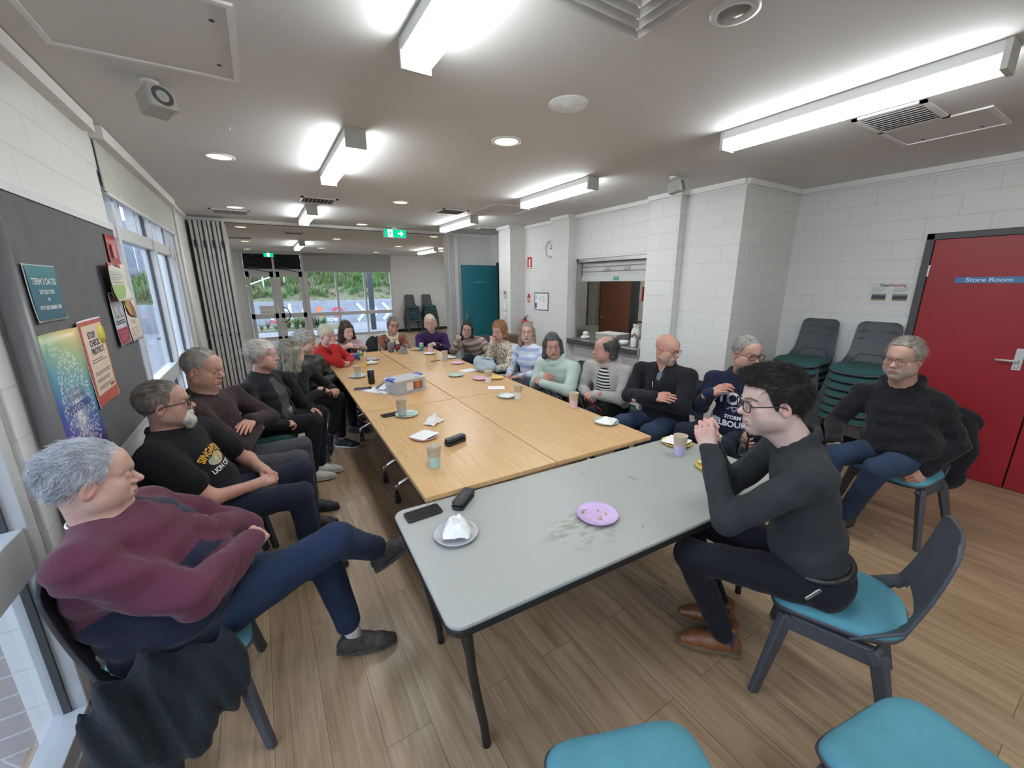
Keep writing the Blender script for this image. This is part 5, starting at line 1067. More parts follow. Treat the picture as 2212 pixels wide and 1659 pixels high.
def head_frame(yaw, pitch, roll):
    """columns: right, forward, up"""
    y, p, r = map(math.radians, (yaw, pitch, roll)); f = A(math.cos(y)*math.cos(p), math.sin(y)*math.cos(p), math.sin(p)); rt = nrm(np.cross(f, A(0, 0, 1))); u = np.cross(rt, f)
    rt2 = math.cos(r)*rt-math.sin(r)*u; u2 = math.sin(r)*rt+math.cos(r)*u; return np.stack([rt2, f, u2], 1)
def head_field(F_, c, R, s, o):
    """o: options - jaw, nose, chin, female, mouth_open, neck point"""
    P = lambda x, y, z: c+s*(R@A(x, y, z)); E = lambda p, r, k=.02, op=1: F_.ell(P(*p), A(*r)*s, R, k*s, op)
    C_ = lambda p, q, a, b, k=.015, op=1: F_.cone(P(*p), P(*q), a*s, b*s, k*s, op)
    jw = o.get('jaw', 1.); fat = o.get('fat', 0.); fem = o.get('female', 0)
    E((0, -.014, .036), (.0755, .097, .086)); E((0, .020, -.035), (.062*(.96 if fem else 1)*(1+.25*fat), .068, .078), .03)
    for q in (-1, 1):
        C_((q*.050*jw, .0, -.068), (q*.012, .062, -.102), .020+.006*fat, .017, .035)
        E((q*.043, .054, -.026), (.022+.006*fat, .021, .020), .028); E((q*.045, .040, -.062), (.022+.012*fat, .026, .026+.006*fat), .035)
        C_((q*.008, .085, .019), (q*.045, .062, .020), .0125 if not fem else .010, .010, .02)
    E((0, .066, -.104), (.019, .017, .016), .025); E((0, .066, .050), (.046, .020, .026), .04)
    for q in (-1, 1): E((q*.0315, .0905, -.001), (.0150, .0120, .0105), .012, -1)
    n = o.get('nose', 1.)
    C_((0, .080, .010), (0, .098+.006*n, -.028), .0085, .0115*n**.5, .012); E((0, .103+.006*n, -.033), (.0112*n**.5, .0118, .0098), .010)
    for q in (-1, 1): E((q*.0125*n**.5, .093, -.037), (.0085, .0115, .0085), .008); E((q*.007, .101, -.0445), (.0042, .006, .004), .003, -1)
    C_((0, .090, -.046), (0, .094, -.056), .006, .006, .012)
    E((0, .080, -.072), (.030, .017, .020), .02)
    mo = o.get('mouth', 0.)
    for q in (-1, 1):
        C_((0, .0965, -.0645), (q*.023, .084, -.0685), .0048, .0026, .006); C_((0, .0955, -.0765-mo), (q*.021, .084, -.0715-mo*.5), .0055, .003, .006)
    C_((-.022, .092, -.070-mo*.4), (.022, .092, -.070-mo*.4), .0022+mo*.4, .0022+mo*.4, .003, -1)
    C_((-.016, .092, -.088), (.016, .092, -.088), .004, .004, .012, -1)
    for q in (-1, 1):                      # lids around the eyeball, with a slit left open
        e = P(q*.0315, .0775, 0); F_.cone(P(q*.0315-.006, .0752, .0), P(q*.0315+.006, .0752, 0), .0131*s, .0131*s, .006*s)
        ow = o.get('eye', .0036); F_.cone(P(q*.0315-.008, .096, -.0006), P(q*.0315+.008, .096, -.0006), ow*s, ow*s, .0025*s, -1); F_.cone(P(q*.0315-.006, .0875, -.0006), P(q*.0315+.006, .0875, -.0006), ow*s, ow*s, .0025*s, -1)
        C_((q*.016, .083, -.014), (q*.047, .071, -.012), .0035, .003, .008)        # pouch under the eye
        a = A(q*.077, -.012, -.012); Er = R@np.array([[1, 0, 0], [0, .94, -.34], [0, .34, .94]]).T
        F_.ell(P(*a), A(.008, .0185, .032)*s, Er, .006*s); F_.ell(P(q*.0845, -.006, -.008), A(.0075, .0105, .020)*s, Er, .003*s, -1); F_.ell(P(q*.076, .004, -.012), A(.006, .006, .008)*s, Er, .004*s)
        if o.get('old', 0): C_((q*.021, .090, -.042), (q*.031, .080, -.064), .0014, .0010, .008, -1)
    nb = o['neck']; r = o.get('neckr', .056)
    F_.cone(P(0, -.022, -.055), nb+(0), r*s, r*1.08*s, .03*s)
    if o.get('old', 0) or fat: F_.cone(P(0, .038, -.100), nb+R@A(0, .036, .01)*s, .016*s+.012*fat*s, .026*s, .03*s)
def skin_colors(V, c, R, s, o):
    L = (V-c)@R/s; base = A(*o['skin']); col = np.tile(base, (len(V), 1)); lum = base.mean()
    def blend(w, cc): nonlocal col; col = col*(1-w[:, None])+A(*cc)*w[:, None]
    def g(p, r): return np.clip(1.35-1.35*np.linalg.norm((L-A(*p))/A(*r), axis=1), 0, 1)
    red = (min(1, base[0]*1.08), base[1]*.74, base[2]*.72)
    for q in (-1, 1): blend(.36*g((q*.042, .065, -.03), (.032, .04, .03)), red); blend(.6*g((q*.08, -.01, -.012), (.02, .03, .04)), red)
    blend(.4*g((0, .108, -.034), (.024, .03, .02)), red)
    lip = o.get('lip', (base[0]*.82, base[1]*.48, base[2]*.48)); mo = o.get('mouth', 0)
    m = (np.abs(L[:, 0]) < .026) & (L[:, 1] > .078); zc = -.0705-mo*.5; blend(np.where(m, np.clip(1.5-np.abs(L[:, 2]-zc)/(.0075+mo)*1.2, 0, 1)*np.clip((.027-np.abs(L[:, 0]))/.008, 0, 1), 0)*.85, lip)
    blend(np.where(m, np.clip(1-np.abs(L[:, 2]-(zc+.0008))/(.0022+mo), 0, 1)*np.clip((.024-np.abs(L[:, 0]))/.006, 0, 1), 0)*.8, (.10, .03, .03))
    bz = .0225+.006*np.clip(1-np.abs(np.abs(L[:, 0])-.034)/.02, 0, 1); bw = (np.abs(L[:, 0]) > .011) & (np.abs(L[:, 0]) < .056) & (L[:, 1] > .045)
    blend(np.where(bw, np.clip(1.6-np.abs(L[:, 2]-bz)/.0042, 0, 1), 0)*o.get('browa', .75), o.get('brow', (.2, .18, .16)))
    if 'stubble' in o:
        w = np.clip((-.045-L[:, 2])/.012, 0, 1)*np.clip((L[:, 1]+.01)/.03, 0, 1)*np.clip((L[:, 2]+.125)/.02, 0, 1)*.55; m2 = (np.abs(L[:, 0]) < .026) & (np.abs(L[:, 2]+.071) < .008); blend(np.where(m2, 0, w), o['stubble'])
    if 'scalp' in o: blend(np.clip((L[:, 2]-.05)/.03, 0, 1)*.5, o['scalp'])
    for q in (-1, 1): blend(.5*np.clip(1-np.abs(np.linalg.norm((L-A(q*.0315, .088, 0))/A(.019, .02, .0115), axis=1)-.75)*3, 0, 1), (base[0]*.72, base[1]*.55, base[2]*.52))
    return np.clip(col, 0, 1)
HAND = dict(rest=((25, 35, 20), .1), flat=((6, 10, 6), .2), fist=((80, 95, 60), .0), curl=((50, 55, 35), .05), clasp=((40, 70, 40), .0), point=((45, 60, 40), .1), pinch=((48, 50, 30), .1))
def hand_field(F_, w, fd, dn, pose, side, s, arm=None):
    """w: wrist; fd: finger direction; dn: back-of-hand normal; side: -1 right, +1 left"""
    y = nrm(fd)
    if arm is not None:
        an = math.acos(max(-1, min(1, float(y@arm))))
        if an > .7: t_ = .7/an; y = nrm(arm*math.sin((1-t_)*an)+y*math.sin(t_*an))
    z = nrm(np.asarray(dn)-y*(np.asarray(dn)@y)); x = np.cross(y, z)*side     # x: towards the thumb
    P = lambda a, b, c: w+s*(x*a+y*b+z*c); (c1, c2, c3), sp = HAND[pose] if isinstance(pose, str) else pose
    kx = (.033, .011, -.011, -.031); ky = (.086, .091, .088, .079); ln = ((.043, .026, .021), (.047, .030, .023), (.044, .028, .022), (.035, .021, .019))
    F_.cone(P(0, -.05, 0), P(0, .01, 0), .027*s, .026*s, .02*s)
    for i in range(4): F_.cone(P(kx[i]*.55, .008, -.002), P(kx[i], ky[i]-.006, 0), .0165*s, .0125*s, .014*s)
    F_.cone(P(.018, .02, -.010), P(.028, .055, -.010), .0165*s, .013*s, .014*s); F_.cone(P(-.020, .02, -.008), P(-.026, .055, -.006), .0155*s, .012*s, .014*s)
    for i in range(4):
        p = P(kx[i], ky[i]-.004, .001); a = 0; sx_ = sp*kx[i]*3; rr = (.0098, .0092, .0084, .0074) if i < 3 else (.0086, .008, .0073, .0065); vary = (.9, 1., 1.06, 1.12)[i]
        for j in range(3):
            a += math.radians((c1, c2, c3)[j]*vary); d = nrm(x*sx_*math.cos(a)+y*math.cos(a)-z*math.sin(a)); q = p+d*ln[i][j]*s; F_.cone(p, q, rr[j]*s, rr[j+1]*s, .0035*s); p = q
    cl = min(1, c1/70.); t1 = P(.022, .018, -.008); t2 = P(.048-.012*cl, .050, -.018-.012*cl); t3 = P(.056-.030*cl, .083-.002*cl, -.020-.024*cl); t4 = P(.058-.050*cl, .108-.012*cl, -.020-.032*cl)
    F_.chain([t1, t2, t3, t4], [.015*s, .0125*s, .0108*s, .0085*s], .006*s)
def eye_mesh(parent, c, R, s, org, iris=(.12, .16, .2), gaze=(0, 0)):
    g = nrm(A(math.sin(math.radians(gaze[0])), 1, math.sin(math.radians(gaze[1])))); gw = R@g
    for q in (-1, 1):
        e = c+s*(R@A(q*.0315, .0756, 0)); b = MB(); M = frame(tuple(e-org), tuple(np.cross(gw, A(.01, .02, 1))), tuple(np.cross(np.cross(gw, A(.01, .02, 1)), -gw)))
        zc = Matrix.Identity(4); x = Vector(np.cross(A(0, 0, 1), gw)).normalized(); z = Vector(gw); y = z.cross(x); M = Matrix(((x.x, y.x, z.x, e[0]-org[0]), (x.y, y.y, z.y, e[1]-org[1]), (x.z, y.z, z.z, e[2]-org[2]), (0, 0, 0, 1))); r = .0119*s
        prof = lambda a0, a1, n: [(r*math.sin(a), r*math.cos(a)) for a in np.linspace(a0, a1, n)]
        b.mi = 2; b.lathe(prof(0, .19, 3), n=16, M=M); b.mi = 1; b.lathe(prof(.19, .50, 3), n=16, M=M); b.mi = 0; b.lathe(prof(.50, PI, 8), n=16, M=M)
        b.build('eye', [mat('eye_white', (.66, .62, .58), .25), mat('iris_%d' % int(iris[0]*100+iris[2]*1000), iris, .2), mat('pupil', (.004, .004, .004), .1)], parent)
def hairline(y, o):
    h = o.get('line', ((-.12, -.075), (-.05, -.07), (-.02, -.02), (.012, -.012), (.03, .018), (.05, .058), (.075, .070), (.11, .078))); return np.interp(y, [a for a, b in h], [b for a, b in h])
def hair_mesh(parent, c, R, s, org, o, res, name='hair'):
    F_ = Field(); P = lambda x, y, z: c+s*(R@A(x, y, z)); t = o.get('t', .010)
    F_.ell(P(0, -.015, .037), A(.0755+t*o.get('side', .45), .097+t*.85, .086+t)*s, R, .01)
    for (a, b, ra, rb) in o.get('locks', ()): F_.cone(P(*a), P(*b), ra*s, rb*s, .022*s)
    for (p, r) in o.get('lumps', ()): F_.ell(P(*p), A(*r)*s, R, .02*s)
    rough = o.get('rough', .003); fr = o.get('freq', 1.); curl = o.get('curl', 0.); tb = o.get('top', None); pv = RNG.uniform(0, 6, 8); low = o.get('low', None); part = o.get('face', True)
    def loc(X): return (X-c)@R/s
    def flow(L):
        az = np.arctan2(L[:, 0], L[:, 1]+.015); el = np.arctan2(L[:, 2]-.02, np.hypot(L[:, 0], L[:, 1]+.015)); top = np.clip((L[:, 2]-.055)/.04, 0, 1)
        u = az*.1*(1-top)+L[:, 0]*1.0*top; v = L[:, 2]*(1-top)+L[:, 1]*top; return u, v
    def disp(X):
        L = loc(X); u, v = flow(L); w = np.sin(v*70*fr*.5+pv[0])*.6+np.sin(v*23+u*31+pv[1])
        d = rough*(.55*np.sin(u*260*fr+2.2*w+pv[2])+.3*np.sin(u*520*fr+3.*w+pv[3])+.35*np.sin(v*60+u*80+pv[4]))
        if curl: d = d+curl*(np.sin(L[:, 0]*150+2*np.sin(L[:, 2]*90))*np.sin(L[:, 1]*140+pv[5]+2*np.sin(L[:, 0]*80))*np.sin(L[:, 2]*160+pv[6]))
        base = d
        cut = (hairline(L[:, 1], o)-L[:, 2])*.8
        if 'locks' in o or 'lumps' in o: cut = np.where((L[:, 1] < o.get('front', .03)) | (L[:, 2] < o.get('chin', -9)), -1, cut)
        if part: pass
        X_ = cut*s
        if tb is not None:       # bald crown: nothing above this height (rises towards the back)
            X_ = np.maximum(X_, (L[:, 2]-(tb[0]+tb[1]*np.clip(-L[:, 1], -.1, .12)+.006*np.sin(L[:, 0]*120+pv[7])))*.8*s)
        return base, X_
    n_field = _mesh_clip(F_, res, lambda X: disp(X)[0]*s, lambda X: disp(X)[1])
    V, Q = n_field
    if len(V) == 0: return None
    V = smooth_v(V, Q, 1, .35); L = loc(V); u, v = flow(L); tcv = np.stack([u*330*fr, v*22, np.full(len(V), 0.)], 1)
    ns = o.get('strands', 0)
    if ns: V, Q, tcv = strands(V, Q, tcv, c, R, s, o, ns, loc)
    return npmesh(name, V, Q, o['m'], parent, org, None, tcv)
def _mesh_clip(F_, h, disp, clip):
    los = np.min([p[1] for p in F_.P], 0)-4*h; his = np.max([p[2] for p in F_.P], 0)+4*h; n = np.ceil((his-los)/h).astype(int)+1
    ax = [los[i]+h*np.arange(n[i]) for i in range(3)]; f = np.full(n, .2, np.float32)
    for t, a, b, q, k, op, kind in F_.P:
        m = k+3*h; i0 = np.clip(((a-m-los)/h).astype(int), 0, n-1); i1 = np.clip(np.ceil((b+m-los)/h).astype(int)+1, 1, n); sl = tuple(slice(u, v) for u, v in zip(i0, i1))
        X = np.stack(np.meshgrid(*[ax[i][sl[i]] for i in range(3)], indexing='ij'), -1); d = F_.d(t, q, X); g = f[sl]; hh = np.maximum(k-np.abs(g-d), 0)/max(k, 1e-6); f[sl] = np.minimum(g, d)-hh*hh*k*.25
    near = np.abs(f) < .05; idx = np.argwhere(near); X = los+h*idx; f[near] += disp(X).astype(np.float32)
    ins = f < .05; idx = np.argwhere(ins); X = los+h*idx; f[ins] = np.maximum(f[ins], clip(X).astype(np.float32))
    f[0], f[-1], f[:, 0], f[:, -1], f[:, :, 0], f[:, :, -1] = .2, .2, .2, .2, .2, .2
    return nets(f, los, h)
def strands(V, Q, tcv, c, R, s, o, ns, loc):
    """loose locks: thin tapered tubes lying along the comb direction"""
    rng = np.random.default_rng(11); pick = rng.choice(len(V), ns); nrmv = np.zeros_like(V)
    e1 = V[Q[:, 1]]-V[Q[:, 0]]; e2 = V[Q[:, 3]]-V[Q[:, 0]]; nf = np.cross(e1, e2)
    for i in range(4): np.add.at(nrmv, Q[:, i], nf)
    nrmv /= np.linalg.norm(nrmv, axis=1)[:, None]+1e-9; comb = o.get('comb', (0, -.35, -1)); ln = o.get('len', .03); wv = o.get('wave', .004); lift = o.get('lift', .15)
    P0 = V[pick]; N = nrmv[pick]; L = loc(P0); top = np.clip((L[:, 2]-.05)/.04, 0, 1)[:, None]; dirl = (1-top)*A(*comb)+top*A(*o.get('combtop', (.15, -1, 0)))
    ear = (np.abs(L[:, 0]) > .055) & (L[:, 1] > -.045) & (L[:, 1] < .03) & (L[:, 2] < .03); D = (R@(dirl+rng.normal(0, o.get('mess', .16), dirl.shape)).T).T; D -= N*(D*N).sum(1)[:, None]; D /= np.linalg.norm(D, axis=1)[:, None]+1e-9; B = np.cross(N, D); l = (ln*rng.uniform(.5, 1.3, ns)*np.where(ear, .25, 1))[:, None]*s; ph = rng.uniform(0, 6, ns)[:, None]; w = o.get('sw', .0011)*s
    VV = [V]; FF = [Q]; TT = [tcv]; n0 = len(V); K = o.get('seg', 5); ring = []
    for j in range(K):
        t = j/(K-1); ctr = P0+D*l*t+B*wv*s*np.sin(ph+4.5*t)+N*(lift*l*t*(1-.55*t)*1.2+.0006*s); r = w*(1-.85*t*t)
        for a in range(3): VV.append(ctr+r*(math.cos(2.09*a)*N+math.sin(2.09*a)*B)); TT.append(np.stack([np.repeat(ph[:, 0]*40, 1), np.full(ns, t*2), ph[:, 0]], 1))
    base = n0
    for j in range(K-1):
        for a in range(3):
            i0 = base+(j*3+a)*ns+np.arange(ns); i1 = base+(j*3+(a+1) % 3)*ns+np.arange(ns); FF.append(np.stack([i0, i1, i1+3*ns, i0+3*ns], 1))
    return np.concatenate(VV), np.concatenate(FF), np.concatenate(TT)
def glasses(parent, c, R, s, org, m, style='rect', thick=.0022, lens=True):
    T = lambda x, y, z: tuple(c+s*(R@A(x, y, z))-org); b = MB(); gw, gh = (.027, .019) if style == 'rect' else (.025, .021); lz = {-1: MB(), 1: MB()}
    for q in (-1, 1):
        pts = []
        for a in np.linspace(0, 2*PI, 25): e = .55 if style == 'rect' else .85; pts.append((q*.034+math.copysign(abs(math.cos(a))**e, math.cos(a))*gw, .105-.14*max(0, abs(q*.034+math.cos(a)*gw)-.03), -.004+math.copysign(abs(math.sin(a))**e, math.sin(a))*gh))
        b.tube([T(*p) for p in pts], thick*s, 6, False); b.tube([T(q*.061, .100, .004), T(q*.072, .085, .004), T(q*.080, .01, .003), T(q*.082, -.012, -.004), T(q*.080, -.025, -.022)], thick*s, 6); lz[q].quad([T(q*.034-gw*.8, .104, -.004-gh*.8), T(q*.034+gw*.8, .102, -.004-gh*.8), T(q*.034+gw*.8, .102, -.004+gh*.8), T(q*.034-gw*.8, .104, -.004+gh*.8)])
    b.tube([T(-.008, .106, .002), T(0, .109, .004), T(.008, .106, .002)], thick*s, 6); g = b.build('spectacles', m, parent)
    for q in (-1, 1): lz[q].build('lens', glassmat('spectacle_lens', (.95, .95, .95), .03), g)
    return g

def ring_pts(c, x, y, rx, ry, n=14, z=None, dz=lambda a: 0): return [c+x*rx*math.cos(a)+y*ry*math.sin(a)+(0 if z is None else z*dz(a)) for a in np.linspace(0, 2*PI, n+1)]
def stripe_mat(name, c1, c2, period, duty=.5, soft=.06, base=None):
    m, nt, b = newmat(name); t = attr(nt, 'tc').outputs['Vector']; s = nt.nodes.new('ShaderNodeSeparateXYZ'); nt.links.new(t, s.inputs[0])
    z = math_(nt, 'DIVIDE', s.outputs['Z'], period); fr = math_(nt, 'FRACT', z)
    f = ramp(nt, fr, ((0, (0,)*3), (soft, (1,)*3), (duty, (1,)*3), (duty+soft, (0,)*3))); c = mixc(nt, f, c1, c2)
    if base: c = mixc(nt, ramp(nt, s.outputs['Z'], ((base[0], (1,)*3), (base[0]+.01, (0,)*3))), c, base[1])
    co = objco(nt); n = noise(nt, co, 420, 2); nt.links.new(mixc(nt, 1., c, ramp(nt, n, ((.3, (.85,)*3), (.7, (1.,)*3))), 'MULTIPLY'), b.inputs['Base Color'])
    b.inputs['Roughness'].default_value = .9; b.inputs['Specular IOR Level'].default_value = .2; nt.links.new(bump(nt, noise(nt, co, 18, 3, .55, .8), .35, .02), b.inputs['Normal']); return m
def print_mat(name, stops, scale, kind='noise'):
    m, nt, b = newmat(name); co = objco(nt)
    if kind == 'noise': f = noise(nt, co, scale, 2, .5, .6)
    else:
        v = nt.nodes.new('ShaderNodeTexVoronoi'); v.inputs['Scale'].default_value = scale; nt.links.new(co, v.inputs['Vector']); f = v.outputs['Distance'] if kind == 'spots' else v.outputs['Color']
        if kind == 'spots': f = math_(nt, 'ADD', math_(nt, 'MULTIPLY', f, 1.0), math_(nt, 'MULTIPLY', noise(nt, co, scale*2.5, 2), .35))
    c = ramp(nt, f, stops); nt.links.new(c, b.inputs['Base Color']); b.inputs['Roughness'].default_value = .85; b.inputs['Specular IOR Level'].default_value = .2
    nt.links.new(bump(nt, noise(nt, co, 18, 3, .55, .8), .35, .02), b.inputs['Normal']); return m
def shoe(parent, ankle, toe, up, org, mu, ms, res=.006, boot=.0, L=.265, lace=None, name='shoe', low=.085):
    y = nrm(toe); z = nrm(np.asarray(up)-y*(np.asarray(up)@y)); x = np.cross(y, z); P = lambda a, b, c: ankle+x*a+y*b+z*c; k = L/.265
    F_ = Field(); F_.chain([P(0, -.045*k, -low+.046), P(0, .05*k, -low+.044), P(.006, .120*k, -low+.034), P(0, .170*k, -low+.028)], [.036, .037, .037, .027], .02); F_.cone(P(0, .06*k, -.042), P(0, -.005, -.018), .030, .038, .03); F_.cone(P(0, -.012, -.03), P(0, -.016, .012+boot), .040, .041+.002*(boot > 0), .02)
    F_.half(P(0, 0, -low+.014), z); F_.half(P(0, -.016, .018+boot), -z) ; V, Q = F_.mesh(res); V = smooth_v(V, Q, 1); o = npmesh(name, V, Q, mu, parent, org)
    out = [(.036*math.sin(a)*(1.0+.14*math.cos(a)), .055*k+(.145*k)*math.cos(a)*(1 if math.cos(a) > 0 else .96)) for a in np.linspace(0, 2*PI, 28, endpoint=False)]; b = MB(); M = Matrix(((x[0], y[0], z[0], ankle[0]-org[0]), (x[1], y[1], z[1], ankle[1]-org[1]), (x[2], y[2], z[2], ankle[2]-org[2]), (0, 0, 0, 1)))
    b.prism([(q*1.07, w) for q, w in out], -low, -low+.022, M); b.build('sole', ms, o, bev=.004)
    if lace:
        b = MB()
        for i in range(5): t = .035+.022*i; zz = -low+.088-.008*i; b.tube([tuple(P(-.022, t, zz-.008)-org), tuple(P(0, t+.008, zz)-org), tuple(P(.022, t+.002, zz-.008)-org)], .0035, 6)
        b.tube([tuple(P(-.03, .03, -low+.085)-org), tuple(P(0, .035, -low+.094)-org), tuple(P(.03, .04, -low+.083)-org)], .0035, 6); b.build('laces', lace, o)
    return o
def project_text(name, s, size, parent, org, mesh_o, C, X, Y, m, bold=0., arc=None, sx_=1., off=.003):
    """lettering printed on cloth: flat letters pressed onto the garment surface"""
    me = text_mesh(s, size, bold); bm = bmesh.new(); bm.from_mesh(me); bmesh.ops.triangulate(bm, faces=bm.faces); bmesh.ops.subdivide_edges(bm, edges=[e for e in bm.edges if e.calc_length() > size*.3], cuts=2, use_grid_fill=False)
    deco_shape(bm, name, parent, org, mesh_o, C, X, Y, m, arc, sx_, off)
def deco_shape(bm, name, parent, org, mesh_o, C, X, Y, m, arc=None, sx_=1., off=.003):
    X = nrm(X); Y = nrm(np.asarray(Y)-X*(np.asarray(Y)@X)); Z = np.cross(X, Y); me0 = mesh_o.data
    bv = BVHTree.FromPolygons([v.co for v in me0.vertices], [p.vertices[:] for p in me0.polygons])
    for v in bm.verts:
        a, b = v.co.x*sx_, v.co.y
        if arc: th = a/arc; a, b = (arc+b)*math.sin(th), (arc+b)*math.cos(th)-arc
        p = C+X*a+Y*b-org; h = bv.ray_cast(Vector(p+Z*.25), Vector(-Z), .6); v.co = Vector(p) if h[0] is None else h[0]+h[1]*off
    me = bpy.data.meshes.new(name); bm.to_mesh(me); bm.free(); me.materials.append(m); o = bpy.data.objects.new(name, me); link(o, parent); return o
def person(d):
    s = d.get('s', 1.); hip, neck, hc = A(*d['hip']), A(*d['neck']), A(*d['head']); rs, ls = A(*d['rs']), A(*d['ls']); re, le, rw, lw = (A(*d[k]) for k in ('re', 'le', 'rw', 'lw'))
    root = thing('person', d['label'], 'person', (round(hip[0], 3), round(hip[1], 3), 0)); root['group'] = 'people seated round the tables'; org = A(root.location.x, root.location.y, 0.)
    up = nrm(neck-hip); side = nrm((rs-ls)-up*((rs-ls)@up)); fwd = np.cross(up, side); L = np.linalg.norm(neck-hip); h = d.get('res', .008); T = lambda x, y, z: hip+side*x+fwd*y+up*z*L
    hside = nrm(np.cross(fwd*A(1, 1, 0), A(0, 0, 1))); hf = nrm(fwd*A(1, 1, 0)); sw = d.get('hipw', .09); hr, hl = hip+hside*sw, hip-hside*sw
    rk = A(*d['rk']) if 'rk' in d else hr+hf*.43*s+hside*.02+A(0, 0, .01); lk = A(*d['lk']) if 'lk' in d else hl+hf*.43*s-hside*.02+A(0, 0, .01)
    ra = A(*d['ra']) if 'ra' in d else A(rk[0], rk[1], .09)-hf*.02; la = A(*d['la']) if 'la' in d else A(lk[0], lk[1], .09)-hf*.02
    R = head_frame(*d['look']); ho = dict(d.get('face', {})); ho['skin'] = d.get('skin', (.50, .31, .235)); ho['neck'] = neck-up*.01+d.get('neckoff', 0); hs = d.get('hs', 1.)*s
    # ---- body: one skin mesh (head, neck, arms, hands, core)
    F_ = Field(); head_field(F_, hc, R, hs, ho); F_.ell(T(0, 0, .93), (.10, .07, .05), np.stack([side, fwd, up], 1), .04); parts = []
    hv = F_.mesh(d.get('hres', .0032)); hvv = smooth_v(hv[0], hv[1], 1, .25); parts.append((hvv, hv[1])); cols = [skin_colors(hvv, hc, R, hs, ho)]
    for S, E, Wr, key, sd in ((rs, re, rw, 'rh', -1), (ls, le, lw, 'lh', 1)):
        fd, dn, pose = d.get(key, (nrm(Wr-E), A(0, 0, 1), 'curl')); F_ = Field(); hsz = d.get('handk', .98)*s*(.93 if ho.get('female') else 1)
        hand_field(F_, Wr, A(*fd), A(*dn), pose, sd, hsz, nrm(Wr-E)); F_.cone(E, Wr, .041*s if not ho.get('female') else .036*s, .0265*s*(.92 if ho.get('female') else 1), .02)
        if d.get('bare'): F_.cone(S, E, .052*s, .042*s, .03)
        v, q = F_.mesh(d.get('handres', .0036)); v = smooth_v(v, q, 1, .3); parts.append((v, q)); c = np.tile(A(*ho['skin']), (len(v), 1)); kn = np.linalg.norm(v-Wr, axis=1); c = np.where((kn > .06)[:, None], c*A(1.02, .86, .84), c); cols.append(c)
    F_ = Field(); B3 = np.stack([side, fwd, up], 1); F_.ell(T(0, 0, .68), (.13, .085, .16), B3, .05); F_.ell(T(0, 0, .2), (.12, .09, .15), B3, .05); F_.ell(hip, (.13, .09, .09), B3, .05); F_.cone(rs, ls, .04, .04, .04)
    F_.chain([hr, rk, ra], [.062, .045, .034], .03); F_.chain([hl, lk, la], [.062, .045, .034], .03); F_.cone(rs, re, .036, .03, .02); F_.cone(ls, le, .036, .03, .02); v, q = F_.mesh(.014); parts.append((v, q)); cols.append(np.tile(A(*ho['skin']), (len(v), 1)))
    V, Q = joinm(parts); npmesh('body', V, Q, M_SKIN, root, org, np.concatenate(cols))
    eye_mesh(root, hc, R, hs, org, d.get('iris', (.10, .12, .14)), d.get('gaze', (0, 0)))
    if 'hair' in d:
        for i, hh in enumerate(d['hair'] if isinstance(d['hair'], list) else [d['hair']]): hair_mesh(root, hc, R, hs, org, hh, d.get('hairres', .0042), hh.get('name', 'hair'))
    # ---- clothes
    g = d.get('girth', 1.); be = d.get('belly', .0); sg = d.get('sleeve', 1.)
    def torso(F_, off=0., arms=True, sleeve_end=.97, upper=False):
        F_.ell(T(0, .005, .70), A(.158*g+off, .112*g+be*.3+off, .165+off), B3, .05, 1, 0); F_.ell(T(0, .008+be*.25, .44), A(.150*g+off, .112*g+be*.6+off, .17+off), B3, .06); F_.ell(T(0, .01+be*.4, .22), A(.155*g+be*.5+off, .118*g+be*.8+off, .145+off), B3, .06); F_.ell(T(0, .0, .05), A(.172*g+off, .125*g+be*.3+off, .10+off), B3, .05)
        F_.cone(rs+up*.010, ls+up*.010, .058+off, .058+off, .06)
        for S in (rs, ls): F_.cone(neck-up*.020-fwd*.012, S+up*.014, .052+off, .052+off, .05)
        if d.get('bust'): 
            for q in (-1, 1): F_.ell(T(q*.07, .095*g, .60), A(.07, .055, .07)*d['bust'], B3, .05)
        if arms: sleeves(F_, off, sleeve_end, upper)
        return F_
    def sleeves(F_, off, sleeve_end, upper):
            for S, E, Wr in ((rs, re, rw), (ls, le, lw)):
                if upper: F_.cone(S, S+(E-S)*.62, .064*sg+off, .062*sg+off, .03, 1, 1)
                else: F_.cone(S, E, .062*sg+off, .054*sg+off, .03, 1, 1); F_.cone(E, E+(Wr-E)*sleeve_end, .054*sg+off, .0375*sg+off, .012, 1, 2)
            return F_
    def tcs(V):
        Lc = (V-hip)@B3; d0 = np.abs(np.linalg.norm(Lc/A(.17*g, .13*g, 10), axis=1)-1)*.14; out = Lc.copy()
        for S, E, Wr in ((rs, re, rw), (ls, le, lw)):
            for a, b, base, r in ((S, E, 0, .06), (E, Wr, np.linalg.norm(E-S), .046)):
                ba = b-a; hh = np.clip(((V-a)@ba)/(ba@ba), 0, 1); dd = np.abs(np.linalg.norm(V-a-hh[:, None]*ba, axis=1)-r*sg); m = (dd < d0-.004); d0 = np.where(m, dd, d0); out[m, 2] = (.85*L-base-hh[m]*np.linalg.norm(ba)); out[m, 0] = 9.
        return out
    res = dict(root=root, org=org, T=T, side=side, fwd=fwd, up=up, L=L, R=R, hc=hc, hs=hs, torso=torso, tcs=tcs, neck=neck, B3=B3, rk=rk, lk=lk, hip=hip, ra=ra, la=la, hf=hf)
    top = d['top']; F_ = torso(Field(), 0., False); col_at = top.get('collar', 'crew')
    nb = neck+up*.008
    if col_at in ('crew', 'wide'): rr = .066 if col_at == 'crew' else .085; F_.chain(ring_pts(nb+up*(.006 if col_at == 'crew' else -.018), side, fwd, rr, rr*1.0, 12, up, lambda a: -.022*math.sin(a)-.004), [.0085]*13, .008)
